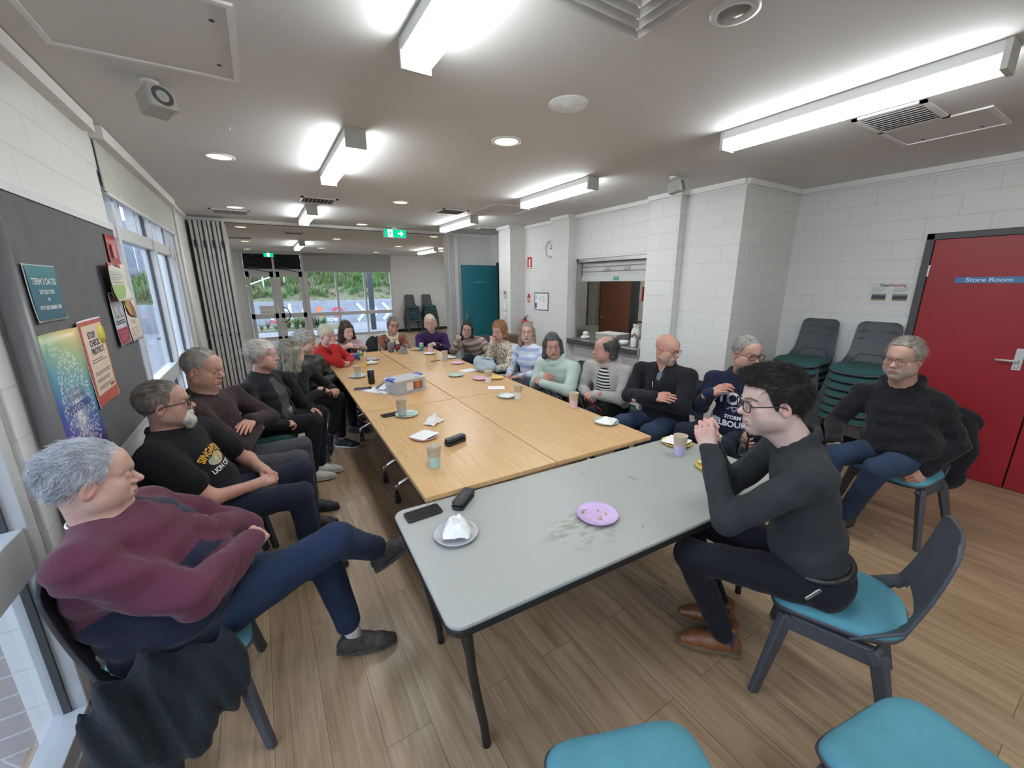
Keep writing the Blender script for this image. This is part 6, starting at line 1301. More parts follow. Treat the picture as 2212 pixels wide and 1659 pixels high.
    if col_at in ('stand', 'hood', 'shirt'): 
        F_.chain(ring_pts(nb+up*.012, side, fwd, .066, .068, 12, up, lambda a: -.020*math.sin(a)), [.015]*13, .014); F_.chain(ring_pts(nb+up*.034, side, fwd, .066, .068, 12, up, lambda a: -.026*math.sin(a)), [.011]*13, .014)
    if col_at == 'shirt': F_.chain(ring_pts(nb+up*.034-fwd*.004, side, fwd, .060, .062, 12, up, lambda a: -.024*math.sin(a)), [.011]*13, .012)
    if col_at == 'hood': F_.chain([nb+side*.085+fwd*.04-up*.02, nb+side*.085-fwd*.05+up*.012, nb-fwd*.095-up*.0, nb-side*.085-fwd*.05+up*.012, nb-side*.085+fwd*.04-up*.02], [.026, .036, .045, .036, .026], .025)
    if col_at == 'cowl': F_.chain(ring_pts(nb+up*.016, side, fwd, .078, .075, 12, up, lambda a: -.03*math.sin(a)+.01), [.026]*13, .02)
    for p_, r_ in d.get('bulge', ()): F_.ell(T(*p_), A(*r_), B3, .05)
    for op in top.get('open', ()): F_.cone(T(*op[0]), T(*op[1]), op[2], op[3], .012, -1)
    sleeves(F_, 0., top.get('end', .99), top.get('short', False))
    w1 = wrinkle(top.get('wr', .005), top.get('ws', 34.), d['seed'], up); V, Q = F_.mesh(h, w1 if 'puff' not in top else (lambda X: w1(X)+top['puff']*(np.abs(np.sin(((X-hip)@up)*PI/.075))-.6))); V = smooth_v(V, Q, 1, .3)
    col = top['col'](V, res) if 'col' in top else None
    res['top'] = npmesh(top.get('name', 'jumper'), V, Q, top['m'], root, org, col, tcs(V))
    if 'under' in top:
        u = top['under']; F_ = torso(Field(), -.012, False); F_.chain(ring_pts(nb+up*.004, side, fwd, .062, .062, 12, up, lambda a: -.026*math.sin(a)), [.008]*13, .008); V, Q = F_.mesh(h, wrinkle(.003, 34, d['seed']+5)); V = smooth_v(V, Q, 1, .3); res['under'] = npmesh(u.get('name', 'shirt'), V, Q, u['m'], root, org, None, tcs(V))
    p = d['pants']; F_ = Field(); lg = p.get('w', 1.); F_.ell(hip+up*.01-hf*.01, A(.168*g, .128*g, .105), B3, .04); F_.cone(hr, rk, .088*lg*s, .064*lg*s, .035); F_.cone(hl, lk, .088*lg*s, .064*lg*s, .035); F_.cone(rk, rk+(ra-rk)*p.get('end', .93), .064*lg*s, .050*lg*s, .02); F_.cone(lk, lk+(la-lk)*p.get('end', .93), .064*lg*s, .050*lg*s, .02)
    V, Q = F_.mesh(h, wrinkle(.004, 32, d['seed']+9, hf)); V = smooth_v(V, Q, 1, .3); res['pants'] = npmesh('trousers', V, Q, p['m'], root, org)
    sh = d.get('shoes')
    if sh:
        for an, key in ((ra, 'rtoe'), (la, 'ltoe')):
            t = d.get(key, (tuple(hf), (0, 0, 1))); shoe(root, an, A(*t[0]), A(*t[1]), org, sh['m'], sh['s'], sh.get('res', .007), sh.get('boot', 0), .265*s, sh.get('lace'))
            if 'sock' in sh: kk = rk if key == 'rtoe' else lk; b = MB().tube([tuple(an-org), tuple(an+(kk-an)*sh.get('sockh', .28)-org)], [.036*s, .042*s], 14); b.build('sock', sh['sock'], root)
    if 'glasses' in d: res['glasses'] = glasses(root, hc, R, hs, org, *d['glasses'])
    return res

# ================================================================== THE PEOPLE
DKSHOE = dict(m=mat('dark_shoe', (.03, .03, .035), .6), s=mat('shoe_sole', (.02, .02, .02), .7), res=.009)
PN_BLACK = fabric('black_trouser_cloth', (.013, .013, .017), .15); PN_NAVY = fabric('navy_trouser_cloth', (.014, .018, .034), .15); PN_GREY = fabric('grey_trouser_cloth', (.062, .062, .075), .15); PN_JEAN = fabric('blue_denim', (.028, .046, .092), .35, 500, .3, .5, 6.)
H_WHITE = hairmat('hair_white', (.36, .38, .42), (.70, .72, .76)); H_GREY = hairmat('hair_grey', (.14, .13, .12), (.38, .36, .34)); H_GREYBR = hairmat('hair_greybrown', (.07, .055, .045), (.26, .22, .18)); H_DARK = hairmat('hair_darkbrown', (.010, .008, .008), (.035, .028, .025)); H_BROWN = hairmat('hair_brown', (.03, .017, .012), (.085, .05, .034)); H_BLOND = hairmat('hair_blond', (.18, .12, .07), (.42, .32, .2)); H_GINGER = hairmat('hair_ginger', (.16, .07, .03), (.42, .23, .10)); H_ASH = hairmat('hair_ash', (.16, .12, .09), (.40, .33, .26)); H_SALT = hairmat('hair_dark_grey', (.022, .022, .024), (.12, .12, .125)); H_PALE = hairmat('hair_pale_blond', (.40, .34, .24), (.74, .68, .55)); H_GREYLONG = hairmat('hair_grey_long', (.10, .095, .08), (.42, .39, .31))
FAIR = (.56, .36, .28); RUDDY = (.50, .29, .225); PALE = (.60, .42, .37); TAN = (.42, .25, .17)
BALDLINE = ((-.12, -.075), (-.05, -.07), (-.02, -.02), (.012, -.012), (.03, .030), (.045, .075), (.06, .10), (.11, .14))
OLD = dict(old=1, brow=(.30, .28, .27), browa=.5, eye=.0029)
def look_to_cam(p): return math.degrees(math.atan2(-p[1], -p[0]))

# 1 man in maroon and navy sweater, legs crossed
def c1(V, r):
    t = r['tcs'](V); z = t[:, 2]; mar = A(.105, .028, .050); nav = A(.014, .018, .040); arm = t[:, 0] > 8; m = arm | (z > .55*r['L']); c = np.where(m[:, None], mar, nav)
    side = (~arm) & (np.abs(t[:, 0]-(-.085)) < .040) & (t[:, 1] > .0); return np.where(side[:, None], nav, c)
SH1 = dict(m=mat('trail_shoe', (.045, .040, .036), .75, var=.5, vs=30, bmp=.3, bs=120), s=mat('trail_sole', (.06, .058, .055), .7), res=.0045, lace=mat('lace_black', (.02, .02, .02), .7), sock=fabric('white_sock', (.70, .70, .72), .1, 300), sockh=.36)
P1 = person(dict(label='grey haired man in a maroon and navy sweater with crossed legs', seed=1, hipw=.11, bulge=(((0, -.10, .46), (.215, .12, .24)), ((0, -.125, .16), (.225, .12, .16))), hip=(-.345, 1.745, .525), neck=(-.565, 1.755, .985), head=(-.555, 1.765, 1.13), look=(16, -4, 0), rs=(-.575, 1.57, .925), ls=(-.49, 1.945, .91), re=(-.315, 1.485, .755), rw=(-.155, 1.70, .775), le=(-.20, 1.925, .735), lw=(-.325, 1.735, .865),
  rk=(.14, 1.665, .695), ra=(.355, 1.85, .445), lk=(.085, 1.815, .53), la=(.17, 1.75, .10), rtoe=((.9, .15, .36), (-.35, .1, .9)), ltoe=((1, -.22, -.06), (0, 0, 1)), rh=((.35, .9, -.1), (.6, -.1, .8), 'curl'), lh=((-.42, -.85, -.32), (.2, -.2, 1), 'curl'), res=.0065, hres=.0023, handres=.003, hairres=.003, skin=(.53, .325, .265), girth=1.38, belly=.05, sleeve=1.28, hs=1.03,
  face=dict(OLD, jaw=1.05, nose=1.25, eye=.0022, neckr=.060, fat=.2), hair=dict(m=H_WHITE, t=.006, rough=.0034, strands=5200, len=.042, wave=.006, lift=.03, sw=.00105, side=.2, mess=.20, seg=7, comb=(0, -.75, -.8), combtop=(.1, -1, 0), line=((-.12, -.085), (-.06, -.08), (-.028, -.03), (.0, -.008), (.02, .010), (.038, .035), (.055, .068), (.075, .085), (.11, .092))),
  top=dict(m=vcol('sweater_panels', .95, 420, .5, .2, .15), col=c1, name='sweater', wr=.011, ws=40., collar='crew'), pants=dict(m=fabric('navy_track_trousers', (.016, .027, .062), .2, 600, .3, .5), end=.80, w=1.14), shoes=SH1))
npb = P1['neck']-P1['up']*.004
MB().tube([tuple(q-P1['org']) for q in ring_pts(npb+P1['up']*.019, P1['side'], P1['fwd'], .0635, .0635, 24, P1['up'], lambda a: -.022*math.sin(a)+.002)], .0042, 8).build('white_collar', M_PAPER, P1['root'], smooth=True)
# 2 man in black printed T-shirt
P2 = person(dict(label='bearded man with glasses in a black SINGAPORE T-shirt', seed=2, hip=(-.41, 2.64, .53), neck=(-.515, 2.635, 1.005), head=(-.49, 2.62, 1.155), look=(2, 4, 0), rs=(-.54, 2.45, .93), ls=(-.40, 2.83, .93), re=(-.35, 2.40, .68), rw=(-.145, 2.565, .635), le=(-.20, 2.87, .68), lw=(-.12, 2.725, .645), bare=True,
  rk=(.05, 2.50, .535), lk=(.08, 2.81, .55), ra=(.07, 2.50, .09), la=(.10, 2.80, .09), rh=((.75, .65, -.1), (.35, -.35, .85), 'clasp'), lh=((.55, -.8, -.12), (.5, .25, .8), 'clasp'), res=.0065, hres=.0026, handres=.003, hairres=.0032, skin=RUDDY, girth=1.10, belly=.05, sleeve=1.2, face=dict(OLD, nose=1.2, jaw=1.0, brow=(.2, .18, .17)), iris=(.1, .14, .2),
  hair=[dict(m=H_GREYBR, t=.007, rough=.0022, strands=900, len=.03, wave=.002, lift=.08, line=((-.12, -.075), (-.05, -.07), (-.02, -.02), (.012, -.005), (.03, .022), (.045, .066), (.06, .085), (.11, .11))), dict(name='beard', m=hairmat('beard_white', (.50, .47, .42), (.78, .75, .70)), t=-.02, line=((-1, -1), (1, -1)), locks=(((-.058, .005, -.045), (-.046, .03, -.078), .010, .017), ((.058, .005, -.045), (.046, .03, -.078), .010, .017), ((-.046, .03, -.078), (0, .078, -.108), .017, .024), ((.046, .03, -.078), (0, .078, -.108), .017, .024), ((-.03, .068, -.085), (.03, .068, -.085), .022, .022), ((0, .072, -.105), (0, .072, -.128), .024, .018), ((-.026, .083, -.062), (0, .094, -.057), .006, .007), ((.026, .083, -.062), (0, .094, -.057), .006, .007)), front=9, rough=.002, strands=1700, len=.016, lift=.12, sw=.0006, comb=(0, .3, -1))],
  top=dict(m=fabric('black_tshirt', (.010, .010, .012), .2, 700, .3, .6), name='t_shirt', short=True, wr=.006, ws=28.), pants=dict(m=PN_NAVY, w=1.12), shoes=DKSHOE, glasses=(mat('frame_blue_black', (.015, .018, .035), .35), 'rect', .0026)))
M_GOLD = mat('print_gold', (.62, .33, .04), .7); M_OFFW = mat('print_white', (.70, .70, .70), .7)
r = P2; cc = r['T'](-.0, .1, .67); xx = r['side']*-1
def chest_xy(r, tilt=0.): return r['side']*-1*-1, r['up']
X_, Y_ = r['side'], r['up']
# letters read along the wearer's left: for a viewer facing the chest the text runs from the wearer's right to left
project_text('lettering', 'SINGAPORE', .056, r['root'], r['org'], r['top'], r['T'](-.0, .0, .68), -X_, Y_, M_GOLD, .002, .15, .66); project_text('lettering', 'LION CITY', .034, r['root'], r['org'], r['top'], r['T'](0, 0, .46), -X_, Y_, M_OFFW, .0008, None, 1.0)
bm = bmesh.new(); bmesh.ops.create_circle(bm, cap_ends=True, segments=30, radius=.055); bmesh.ops.triangulate(bm, faces=bm.faces); bmesh.ops.subdivide_edges(bm, edges=bm.edges[:], cuts=2); bmesh.ops.scale(bm, vec=(1.1, .62, 1), verts=bm.verts); deco_shape(bm, 'chest_print', r['root'], r['org'], r['top'], r['T'](0, 0, .57), -X_, Y_, print_mat('print_scene', ((.35, (.02, .02, .02)), (.45, (.25, .42, .36)), (.6, (.55, .30, .08)), (.7, (.6, .55, .45))), 26.))
# 3 man in brown cardigan
P3 = person(dict(label='balding man in a dark brown cardigan with folded arms', seed=3, hip=(-.35, 3.14, .54), neck=(-.385, 3.13, 1.05), head=(-.365, 3.13, 1.235), look=(-24, -9, 0), rs=(-.43, 2.935, .985), ls=(-.25, 3.34, .985), re=(-.235, 2.91, .755), rw=(-.135, 3.12, .80), le=(-.06, 3.33, .80), lw=(-.165, 3.07, .875), rk=(.08, 3.03, .545), lk=(.12, 3.27, .555), ra=(.10, 3.02, .09), la=(.14, 3.26, .09), rh=((.2, .95, .0), (.8, -.2, .5), 'curl'), lh=((-.2, -.97, -.1), (.3, 0, .95), 'flat'), res=.007, hres=.0028, hairres=.0036, skin=RUDDY, girth=1.10, belly=.05, sleeve=1.18, hs=1.04,
  face=dict(OLD, jaw=1.08, fat=.35, nose=1.2, neckr=.062), hair=dict(m=H_GREY, t=.006, rough=.002, line=BALDLINE, strands=500, len=.03, lift=.1), top=dict(m=fabric('brown_knit', (.036, .021, .022), .3, 300, .6, .7), name='cardigan', wr=.006, collar='stand'), pants=dict(m=PN_GREY, w=1.05), shoes=DKSHOE))
ck = print_mat('check_shirt', ((.4, (.62, .62, .64)), (.5, (.12, .10, .12)), (.6, (.62, .6, .6))), 160.)
MB().tube([tuple(q-P3['org']) for q in ring_pts(P3['neck']+P3['up']*.012, P3['side'], P3['fwd'], .062, .064, 20, P3['up'], lambda a: -.024*math.sin(a))], .010, 8).build('shirt_collar', ck, P3['root'], smooth=True)
# 4 short haired woman in black cardigan
def whitesneak(): return dict(m=mat('white_trainer', (.62, .60, .57), .6), s=mat('white_sole', (.66, .66, .64), .6), res=.006, lace=mat('lace_cream', (.6, .58, .54)))
def mk(**k): return person(k)
P4 = mk(label='short haired smiling woman in a black cardigan and white trainers', seed=4, hip=(-.09, 4.02, .53), neck=(-.09, 4.0, .995), head=(-.045, 4.0, 1.155), look=(-12, 2, 0), rs=(-.20, 3.825, .90), ls=(.03, 4.19, .905), re=(-.17, 3.69, .66), rw=(.03, 3.73, .605), le=(.15, 4.24, .665), lw=(.27, 4.10, .615), rk=(.27, 3.89, .54), lk=(.34, 4.11, .545), ra=(.19, 3.80, .095), la=(.27, 3.91, .095), rtoe=((1, -.25, 0), (0, 0, 1)), ltoe=((1, -.2, 0), (0, 0, 1)), rh=((.9, .4, -.1), (0, -.3, .95), 'curl'), lh=((.75, -.55, -.35), (.3, .1, .95), 'rest'), res=.0075, hres=.003, skin=(.55, .32, .27), girth=1.18, belly=.07, sleeve=1.25, bust=1.2,
  face=dict(OLD, female=1, fat=.5, lip=(.45, .16, .15)), hair=dict(m=hairmat('hair_silver_blond', (.42, .38, .33), (.74, .72, .68)), t=.020, rough=.004, strands=1000, len=.05, wave=.006, lift=.2, line=((-.12, -.085), (-.05, -.08), (-.02, -.03), (.012, -.005), (.03, .02), (.05, .05), (.075, .06), (.11, .07))),
  top=dict(m=fabric('black_cardigan_cloth', (.013, .015, .018), .25), name='cardigan', collar='wide', open=(((0, .15, 1.0), (0, .225, .12), .055, .08),), wr=.007, under=dict(m=print_mat('printed_vest', ((.4, (.05, .05, .055)), (.6, (.075, .075, .08)), (.68, (.4, .3, .25)), (.72, (.08, .08, .08))), 9.), name='vest')), pants=dict(m=PN_BLACK, w=1.15), shoes=whitesneak())
# 5 woman with long grey hair
LONG = dict(mess=.06, locks=(((-.075, -.03, .03), (-.085, -.035, -.15), .030, .034), ((.075, -.03, .03), (.085, -.035, -.15), .030, .034), ((-.035, -.085, .02), (-.045, -.10, -.19), .042, .045), ((.035, -.085, .02), (.045, -.10, -.19), .042, .045)), front=.025)
P5 = mk(label='woman with long grey hair seen from behind in a black jacket', seed=5, hip=(.15, 4.42, .53), neck=(.175, 4.36, .945), head=(.20, 4.355, 1.105), look=(38, -5, 0), rs=(.10, 4.18, .885), ls=(.33, 4.52, .885), re=(.22, 4.12, .66), rw=(.41, 4.26, .735), le=(.50, 4.50, .68), lw=(.52, 4.38, .69), rk=(.56, 4.36, .60), ra=(.44, 4.30, .22), lk=(.58, 4.52, .55), la=(.56, 4.50, .09), rtoe=((.12, -.1, -1), (1, 0, .1)), rh=((.6, .6, -.3), (.2, -.3, .9), 'rest'), res=.009, hres=.004, handres=.0045, skin=FAIR, girth=.98, face=dict(female=1), hair=dict(LONG, m=H_GREYLONG, t=.016, rough=.004, strands=900, len=.10, wave=.006, lift=.05),
  top=dict(m=fabric('black_jacket_cloth', (.011, .011, .012), .25), name='jacket', collar='stand', wr=.006), pants=dict(m=PN_BLACK, end=.86), shoes=dict(m=mat('navy_trainer', (.016, .02, .035), .6), s=mat('white_sole', (.66, .66, .64), .6), res=.008), glasses=(mat('frame_brown', (.08, .04, .03), .4), 'rect', .002))
# 6 woman in padded jacket
P6 = mk(label='grey haired woman looking down in a black padded jacket', seed=6, hip=(.35, 4.97, .53), neck=(.35, 4.955, .955), head=(.365, 4.95, 1.125), look=(-22, -12, 0), rs=(.26, 4.79, .885), ls=(.47, 5.10, .885), re=(.37, 4.76, .68), rw=(.62, 4.90, .70), le=(.58, 5.12, .68), lw=(.66, 5.0, .70), rk=(.77, 4.90, .55), lk=(.79, 5.10, .55), rh=((.8, .4, -.2), (.1, -.2, .95), 'clasp'), lh=((.5, -.8, -.1), (.2, .1, .95), 'clasp'), res=.009, hres=.0035, handres=.0045, skin=(.54, .32, .26), girth=1.08, sleeve=1.2, face=dict(OLD, female=1, fat=.3, nose=1.2), hair=dict(m=hairmat('hair_grey_fringe', (.22, .19, .16), (.52, .50, .48)), t=.022, rough=.004, strands=700, len=.05, lift=.2, wave=.005, line=((-.12, -.085), (-.05, -.08), (-.02, -.04), (.012, -.015), (.03, .01), (.05, .045), (.075, .055), (.11, .06))),
  top=dict(m=mat('padded_nylon', (.016, .017, .018), .45, bmp=.3, bs=30), name='padded_jacket', collar='stand', puff=.006, wr=.003), pants=dict(m=PN_BLACK), shoes=DKSHOE)
# 7 red jumper
P7 = mk(label='white haired person in a red jumper resting chin on hand', seed=7, hip=(.50, 5.68, .54), neck=(.61, 5.50, .955), head=(.655, 5.465, 1.13), look=(-62, -6, 6), rs=(.50, 5.35, .92), ls=(.77, 5.63, .91), re=(.735, 5.25, .80), rw=(.69, 5.385, 1.0), le=(.90, 5.52, .80), lw=(.835, 5.33, .79), rk=(.82, 5.40, .55), lk=(.90, 5.66, .55), rh=((-.05, .1, 1), (-.3, -.9, .2), 'fist'), lh=((-.4, -.9, .0), (.1, 0, 1), 'clasp'), res=.009, hres=.0034, handres=.0042, skin=(.55, .33, .27), girth=1.02, face=dict(OLD, female=1), hair=dict(m=H_PALE, t=.018, rough=.003, strands=600, len=.045, lift=.1, line=((-.12, -.08), (-.05, -.075), (-.02, -.03), (.012, -.01), (.03, .015), (.05, .042), (.075, .048), (.11, .052))), top=dict(m=fabric('red_knit', (.42, .022, .022), .15, 320, .4), name='jumper', collar='stand'), pants=dict(m=PN_NAVY), shoes=DKSHOE)
# 8 curly hair
P8 = mk(label='young woman with dark curly hair in a pink cardigan and navy top', seed=8, hip=(1.05, 6.72, .53), neck=(1.055, 6.575, .895), head=(1.06, 6.515, 1.05), look=(-68, -6, 0), rs=(.905, 6.575, .825), ls=(1.205, 6.56, .825), re=(.85, 6.42, .785), rw=(1.0, 6.345, .835), le=(1.26, 6.42, .785), lw=(1.11, 6.335, .84), rh=((.85, .1, .35), (-.2, -.8, .5), 'clasp'), lh=((-.85, .1, .35), (.2, -.8, .5), 'clasp'), res=.009, hres=.0036, handres=.0045, skin=(.62, .42, .37), girth=.92, face=dict(female=1, brow=(.05, .03, .02)), s=.95, hair=dict(m=H_BROWN, t=.026, rough=.004, curl=.011, strands=900, len=.045, wave=.02, lift=.5, locks=(((-.075, -.02, .05), (-.10, -.01, -.13), .045, .055), ((.075, -.02, .05), (.10, -.01, -.13), .045, .055), ((0, -.08, .03), (0, -.09, -.15), .06, .07), ((0, -.03, .10), (0, -.05, .10), .07, .07)), front=.028),
  top=dict(m=fabric('pink_knit', (.44, .27, .27), .12, 320), name='cardigan', collar='wide', open=(((0, .12, 1.05), (0, .15, .5), .06, .04),), under=dict(m=PN_NAVY, name='vest')), pants=dict(m=PN_NAVY), shoes=DKSHOE)
# 9 scarf
P9 = mk(label='smiling woman with glasses and a long cream scarf over a patterned jacket', seed=9, hip=(1.75, 6.80, .53), neck=(1.765, 6.63, .925), head=(1.78, 6.575, 1.10), look=(-88, -6, -5), rs=(1.60, 6.63, .86), ls=(1.925, 6.61, .86), re=(1.54, 6.50, .66), rw=(1.70, 6.36, .70), le=(1.99, 6.48, .66), lw=(1.87, 6.34, .70), res=.009, hres=.0036, handres=.0045, skin=(.53, .31, .25), girth=1.0, face=dict(OLD, female=1, fat=.3, lip=(.45, .14, .14), brow=(.15, .1, .08)), hair=dict(m=H_GREYBR, t=.016, rough=.002, locks=(((-.073, -.01, .02), (-.074, .0, -.05), .026, .022), ((.073, -.01, .02), (.074, .0, -.05), .026, .022)), front=.028, strands=400, len=.05, lift=.05, line=((-.12, -.085), (-.05, -.08), (-.02, -.05), (.012, -.03), (.03, .0), (.05, .035), (.075, .045), (.11, .05))),
  top=dict(m=print_mat('patchwork', ((.25, (.30, .06, .035)), (.42, (.36, .12, .06)), (.52, (.05, .05, .05)), (.62, (.42, .34, .28)), (.75, (.30, .08, .05))), 15.), name='jacket', collar='stand'), pants=dict(m=PN_BLACK), shoes=DKSHOE, glasses=(mat('frame_rose', (.25, .06, .06), .35), 'round', .0018))
r = P9; F_ = Field(); n_ = r['neck']; F_.chain(ring_pts(n_+r['up']*.015, r['side'], r['fwd'], .078, .082, 14, r['up'], lambda a: -.035*math.sin(a)), [.03]*15, .02); F_.chain([n_+r['fwd']*.09-r['up']*.01+r['side']*.02, r['T'](.03, .155, .70), r['T'](.02, .16, .40), r['T'](.02, .17, .18)], [.034, .036, .038, .038], .02); F_.chain([n_+r['fwd']*.08-r['side']*.05, r['T'](-.07, .15, .72), r['T'](-.05, .16, .45), r['T'](-.045, .17, .25)], [.03, .034, .036, .036], .02); V, Q = F_.mesh(.008, wrinkle(.006, 60, 4, r['up'])); npmesh('scarf', smooth_v(V, Q, 1), Q, fabric('cream_scarf', (.62, .55, .44), .15, 260), r['root'], r['org'])
MB().lathe([(0, -.02), (.012, -.012), (.014, 0), (.012, .012), (0, .02)], n=14, M=Matrix.Translation(tuple(r['T'](.0, .20, .52)-r['org']))).build('pendant', M_BLACK, r['root'])
# 10 purple fleece
P10 = mk(label='short haired woman in a purple fleece at the far table end', seed=10, hip=(2.40, 6.62, .53), neck=(2.385, 6.46, .935), head=(2.355, 6.42, 1.11), look=(-112, -4, 6), rs=(2.185, 6.48, .865), ls=(2.575, 6.43, .855), re=(2.12, 6.38, .64), rw=(2.30, 6.24, .745), le=(2.61, 6.30, .645), lw=(2.37, 6.19, .775), rh=((.9, .1, .1), (-.1, -.6, .8), 'curl'), lh=((-.95, .1, .25), (0, -.6, .8), 'curl'), res=.009, hres=.0036, handres=.0045, skin=(.58, .36, .30), girth=1.12, sleeve=1.2, face=dict(OLD, female=1, fat=.2), hair=dict(m=H_PALE, t=.022, rough=.004, curl=.003, strands=500, len=.05, lift=.2, wave=.006, locks=(((-.07, -.02, .03), (-.08, -.03, -.06), .03, .02), ((.07, -.02, .03), (.085, -.03, -.06), .03, .022)), front=.03), top=dict(m=fabric('purple_fleece', (.045, .022, .085), .2, 260, .8), name='fleece', collar='stand'), pants=dict(m=PN_BLACK), shoes=DKSHOE)
# 11 striped beige jumper
P11 = mk(label='woman with long dark hair in a beige and brown striped jumper', seed=11, hip=(2.99, 6.0, .53), neck=(2.85, 5.895, .865), head=(2.765, 5.87, 1.025), look=(-122, -6, -8), rs=(2.71, 5.985, .80), ls=(3.01, 5.81, .805), re=(2.45, 5.74, .73), rw=(2.49, 5.63, .895), le=(3.03, 5.60, .62), lw=(2.78, 5.46, .62), rk=(2.64, 5.66, .565), lk=(2.80, 5.50, .565), rh=((.35, .15, .9), (-.6, -.7, .2), 'fist'), lh=((-.85, -.4, .0), (.0, 0, 1), 'rest'), res=.009, hres=.0034, handres=.0042, skin=(.56, .36, .30), girth=1.05, sleeve=1.1, face=dict(female=1, brow=(.03, .02, .02), lip=(.42, .16, .15)), iris=(.05, .03, .02), hair=dict(m=H_DARK, t=.010, rough=.0016, strands=500, len=.09, lift=.02, wave=.002, front=.02, locks=(((-.07, -.02, .03), (-.085, .01, -.12), .022, .03), ((-.085, .01, -.12), (-.05, .075, -.25), .03, .035), ((.07, -.02, .03), (.085, .0, -.12), .022, .028), ((.085, .0, -.12), (.06, .05, -.24), .028, .03), ((0, -.08, .0), (0, -.085, -.2), .05, .055))), top=dict(m=stripe_mat('beige_stripes', (.50, .41, .35), (.24, .17, .145), .095, .55, .12), name='jumper', collar='crew'), pants=dict(m=PN_NAVY), shoes=DKSHOE)
# 12 leopard print
P12 = mk(label='woman with curly ginger hair in a leopard print top, hand on chin', seed=12, hip=(2.85, 4.82, .53), neck=(2.785, 4.765, .935), head=(2.73, 4.775, 1.11), look=(-158, -10, 0), rs=(2.73, 4.955, .875), ls=(2.81, 4.555, .88), re=(2.59, 4.80, .72), rw=(2.595, 4.735, .965), le=(2.69, 4.45, .66), lw=(2.50, 4.56, .64), rh=((.1, .05, 1), (-.75, -.6, .1), 'fist'), res=.009, hres=.0034, handres=.0042, skin=(.54, .33, .27), girth=1.08, sleeve=1.15, face=dict(OLD, female=1), hair=dict(m=H_GINGER, t=.024, rough=.004, curl=.007, strands=900, len=.045, wave=.014, lift=.4, locks=(((-.07, -.02, .03), (-.085, -.02, -.07), .035, .04), ((.07, -.02, .03), (.085, -.02, -.07), .035, .04), ((0, -.085, .0), (0, -.08, -.08), .055, .05)), front=.035), top=dict(m=print_mat('leopard_print', ((.30, (.42, .34, .22)), (.36, (.05, .04, .03)), (.50, (.09, .07, .05)), (.56, (.52, .46, .36)), (.9, (.60, .54, .44))), 42., 'spots'), name='top', collar='crew'), pants=dict(m=PN_NAVY), shoes=DKSHOE)
# 13 pale blue striped jumper
P13 = mk(label='woman with long ash brown hair in a pale blue striped jumper', seed=13, hip=(2.93, 4.25, .53), neck=(2.885, 4.25, .945), head=(2.85, 4.27, 1.13), look=(-128, 4, 0), rs=(2.82, 4.455, .88), ls=(2.955, 4.07, .885), re=(2.73, 4.46, .64), rw=(2.56, 4.24, .63), le=(2.84, 3.96, .66), lw=(2.58, 4.03, .64), rk=(2.52, 4.37, .54), lk=(2.52, 4.10, .54), rh=((-.7, -.5, -.2), (-.2, 0, .95), 'rest'), lh=((-.7, .6, -.2), (-.2, 0, .95), 'rest'), res=.0085, hres=.0032, handres=.004, skin=(.60, .38, .31), girth=1.02, bust=1., face=dict(female=1, brow=(.2, .14, .1), mouth=.003, lip=(.46, .18, .17)), hair=dict(LONG, m=H_ASH, t=.014, rough=.0025, strands=500, len=.08, lift=.0, wave=.005), top=dict(m=stripe_mat('blue_stripes', (.40, .48, .68), (.66, .70, .80), .105, .6, .06), name='jumper', collar='wide'), pants=dict(m=fabric('pale_denim', (.20, .24, .28), .2)), shoes=DKSHOE)
# 14 mint hoodie
P14 = mk(label='woman with dark grey bob in a mint hoodie and patterned trousers', seed=14, hip=(2.72, 3.32, .53), neck=(2.62, 3.34, .93), head=(2.565, 3.355, 1.105), look=(-122, -7, 5), rs=(2.565, 3.54, .865), ls=(2.69, 3.145, .87), re=(2.46, 3.52, .66), rw=(2.39, 3.29, .815), le=(2.55, 3.05, .675), lw=(2.36, 3.24, .745), rk=(2.30, 3.42, .54), lk=(2.29, 3.18, .54), rh=((.1, -.95, -.1), (-.85, -.2, .4), 'rest'), lh=((-.4, .8, .35), (-.6, -.3, .7), 'curl'), res=.0085, hres=.0032, handres=.004, skin=(.50, .30, .25), girth=1.04, sleeve=1.2, face=dict(OLD, female=1, mouth=.005, brow=(.1, .09, .09)), hair=dict(m=H_SALT, t=.016, rough=.003, strands=600, len=.07, lift=.0, wave=.004, mess=.06, locks=(((-.072, -.02, .03), (-.088, .0, -.11), .030, .036), ((.072, -.02, .03), (.088, .0, -.11), .030, .034), ((0, -.085, .0), (0, -.085, -.12), .055, .055), ((-.05, .05, .075), (-.075, .045, .0), .02, .016)), front=.04), top=dict(m=fabric('mint_fleece', (.44, .54, .49), .08, 380), name='hoodie', collar='cowl'), pants=dict(m=print_mat('leaf_print', ((.42, (.02, .02, .022)), (.50, (.03, .03, .03)), (.56, (.42, .42, .40)), (.62, (.05, .05, .05))), 22.)), shoes=DKSHOE)
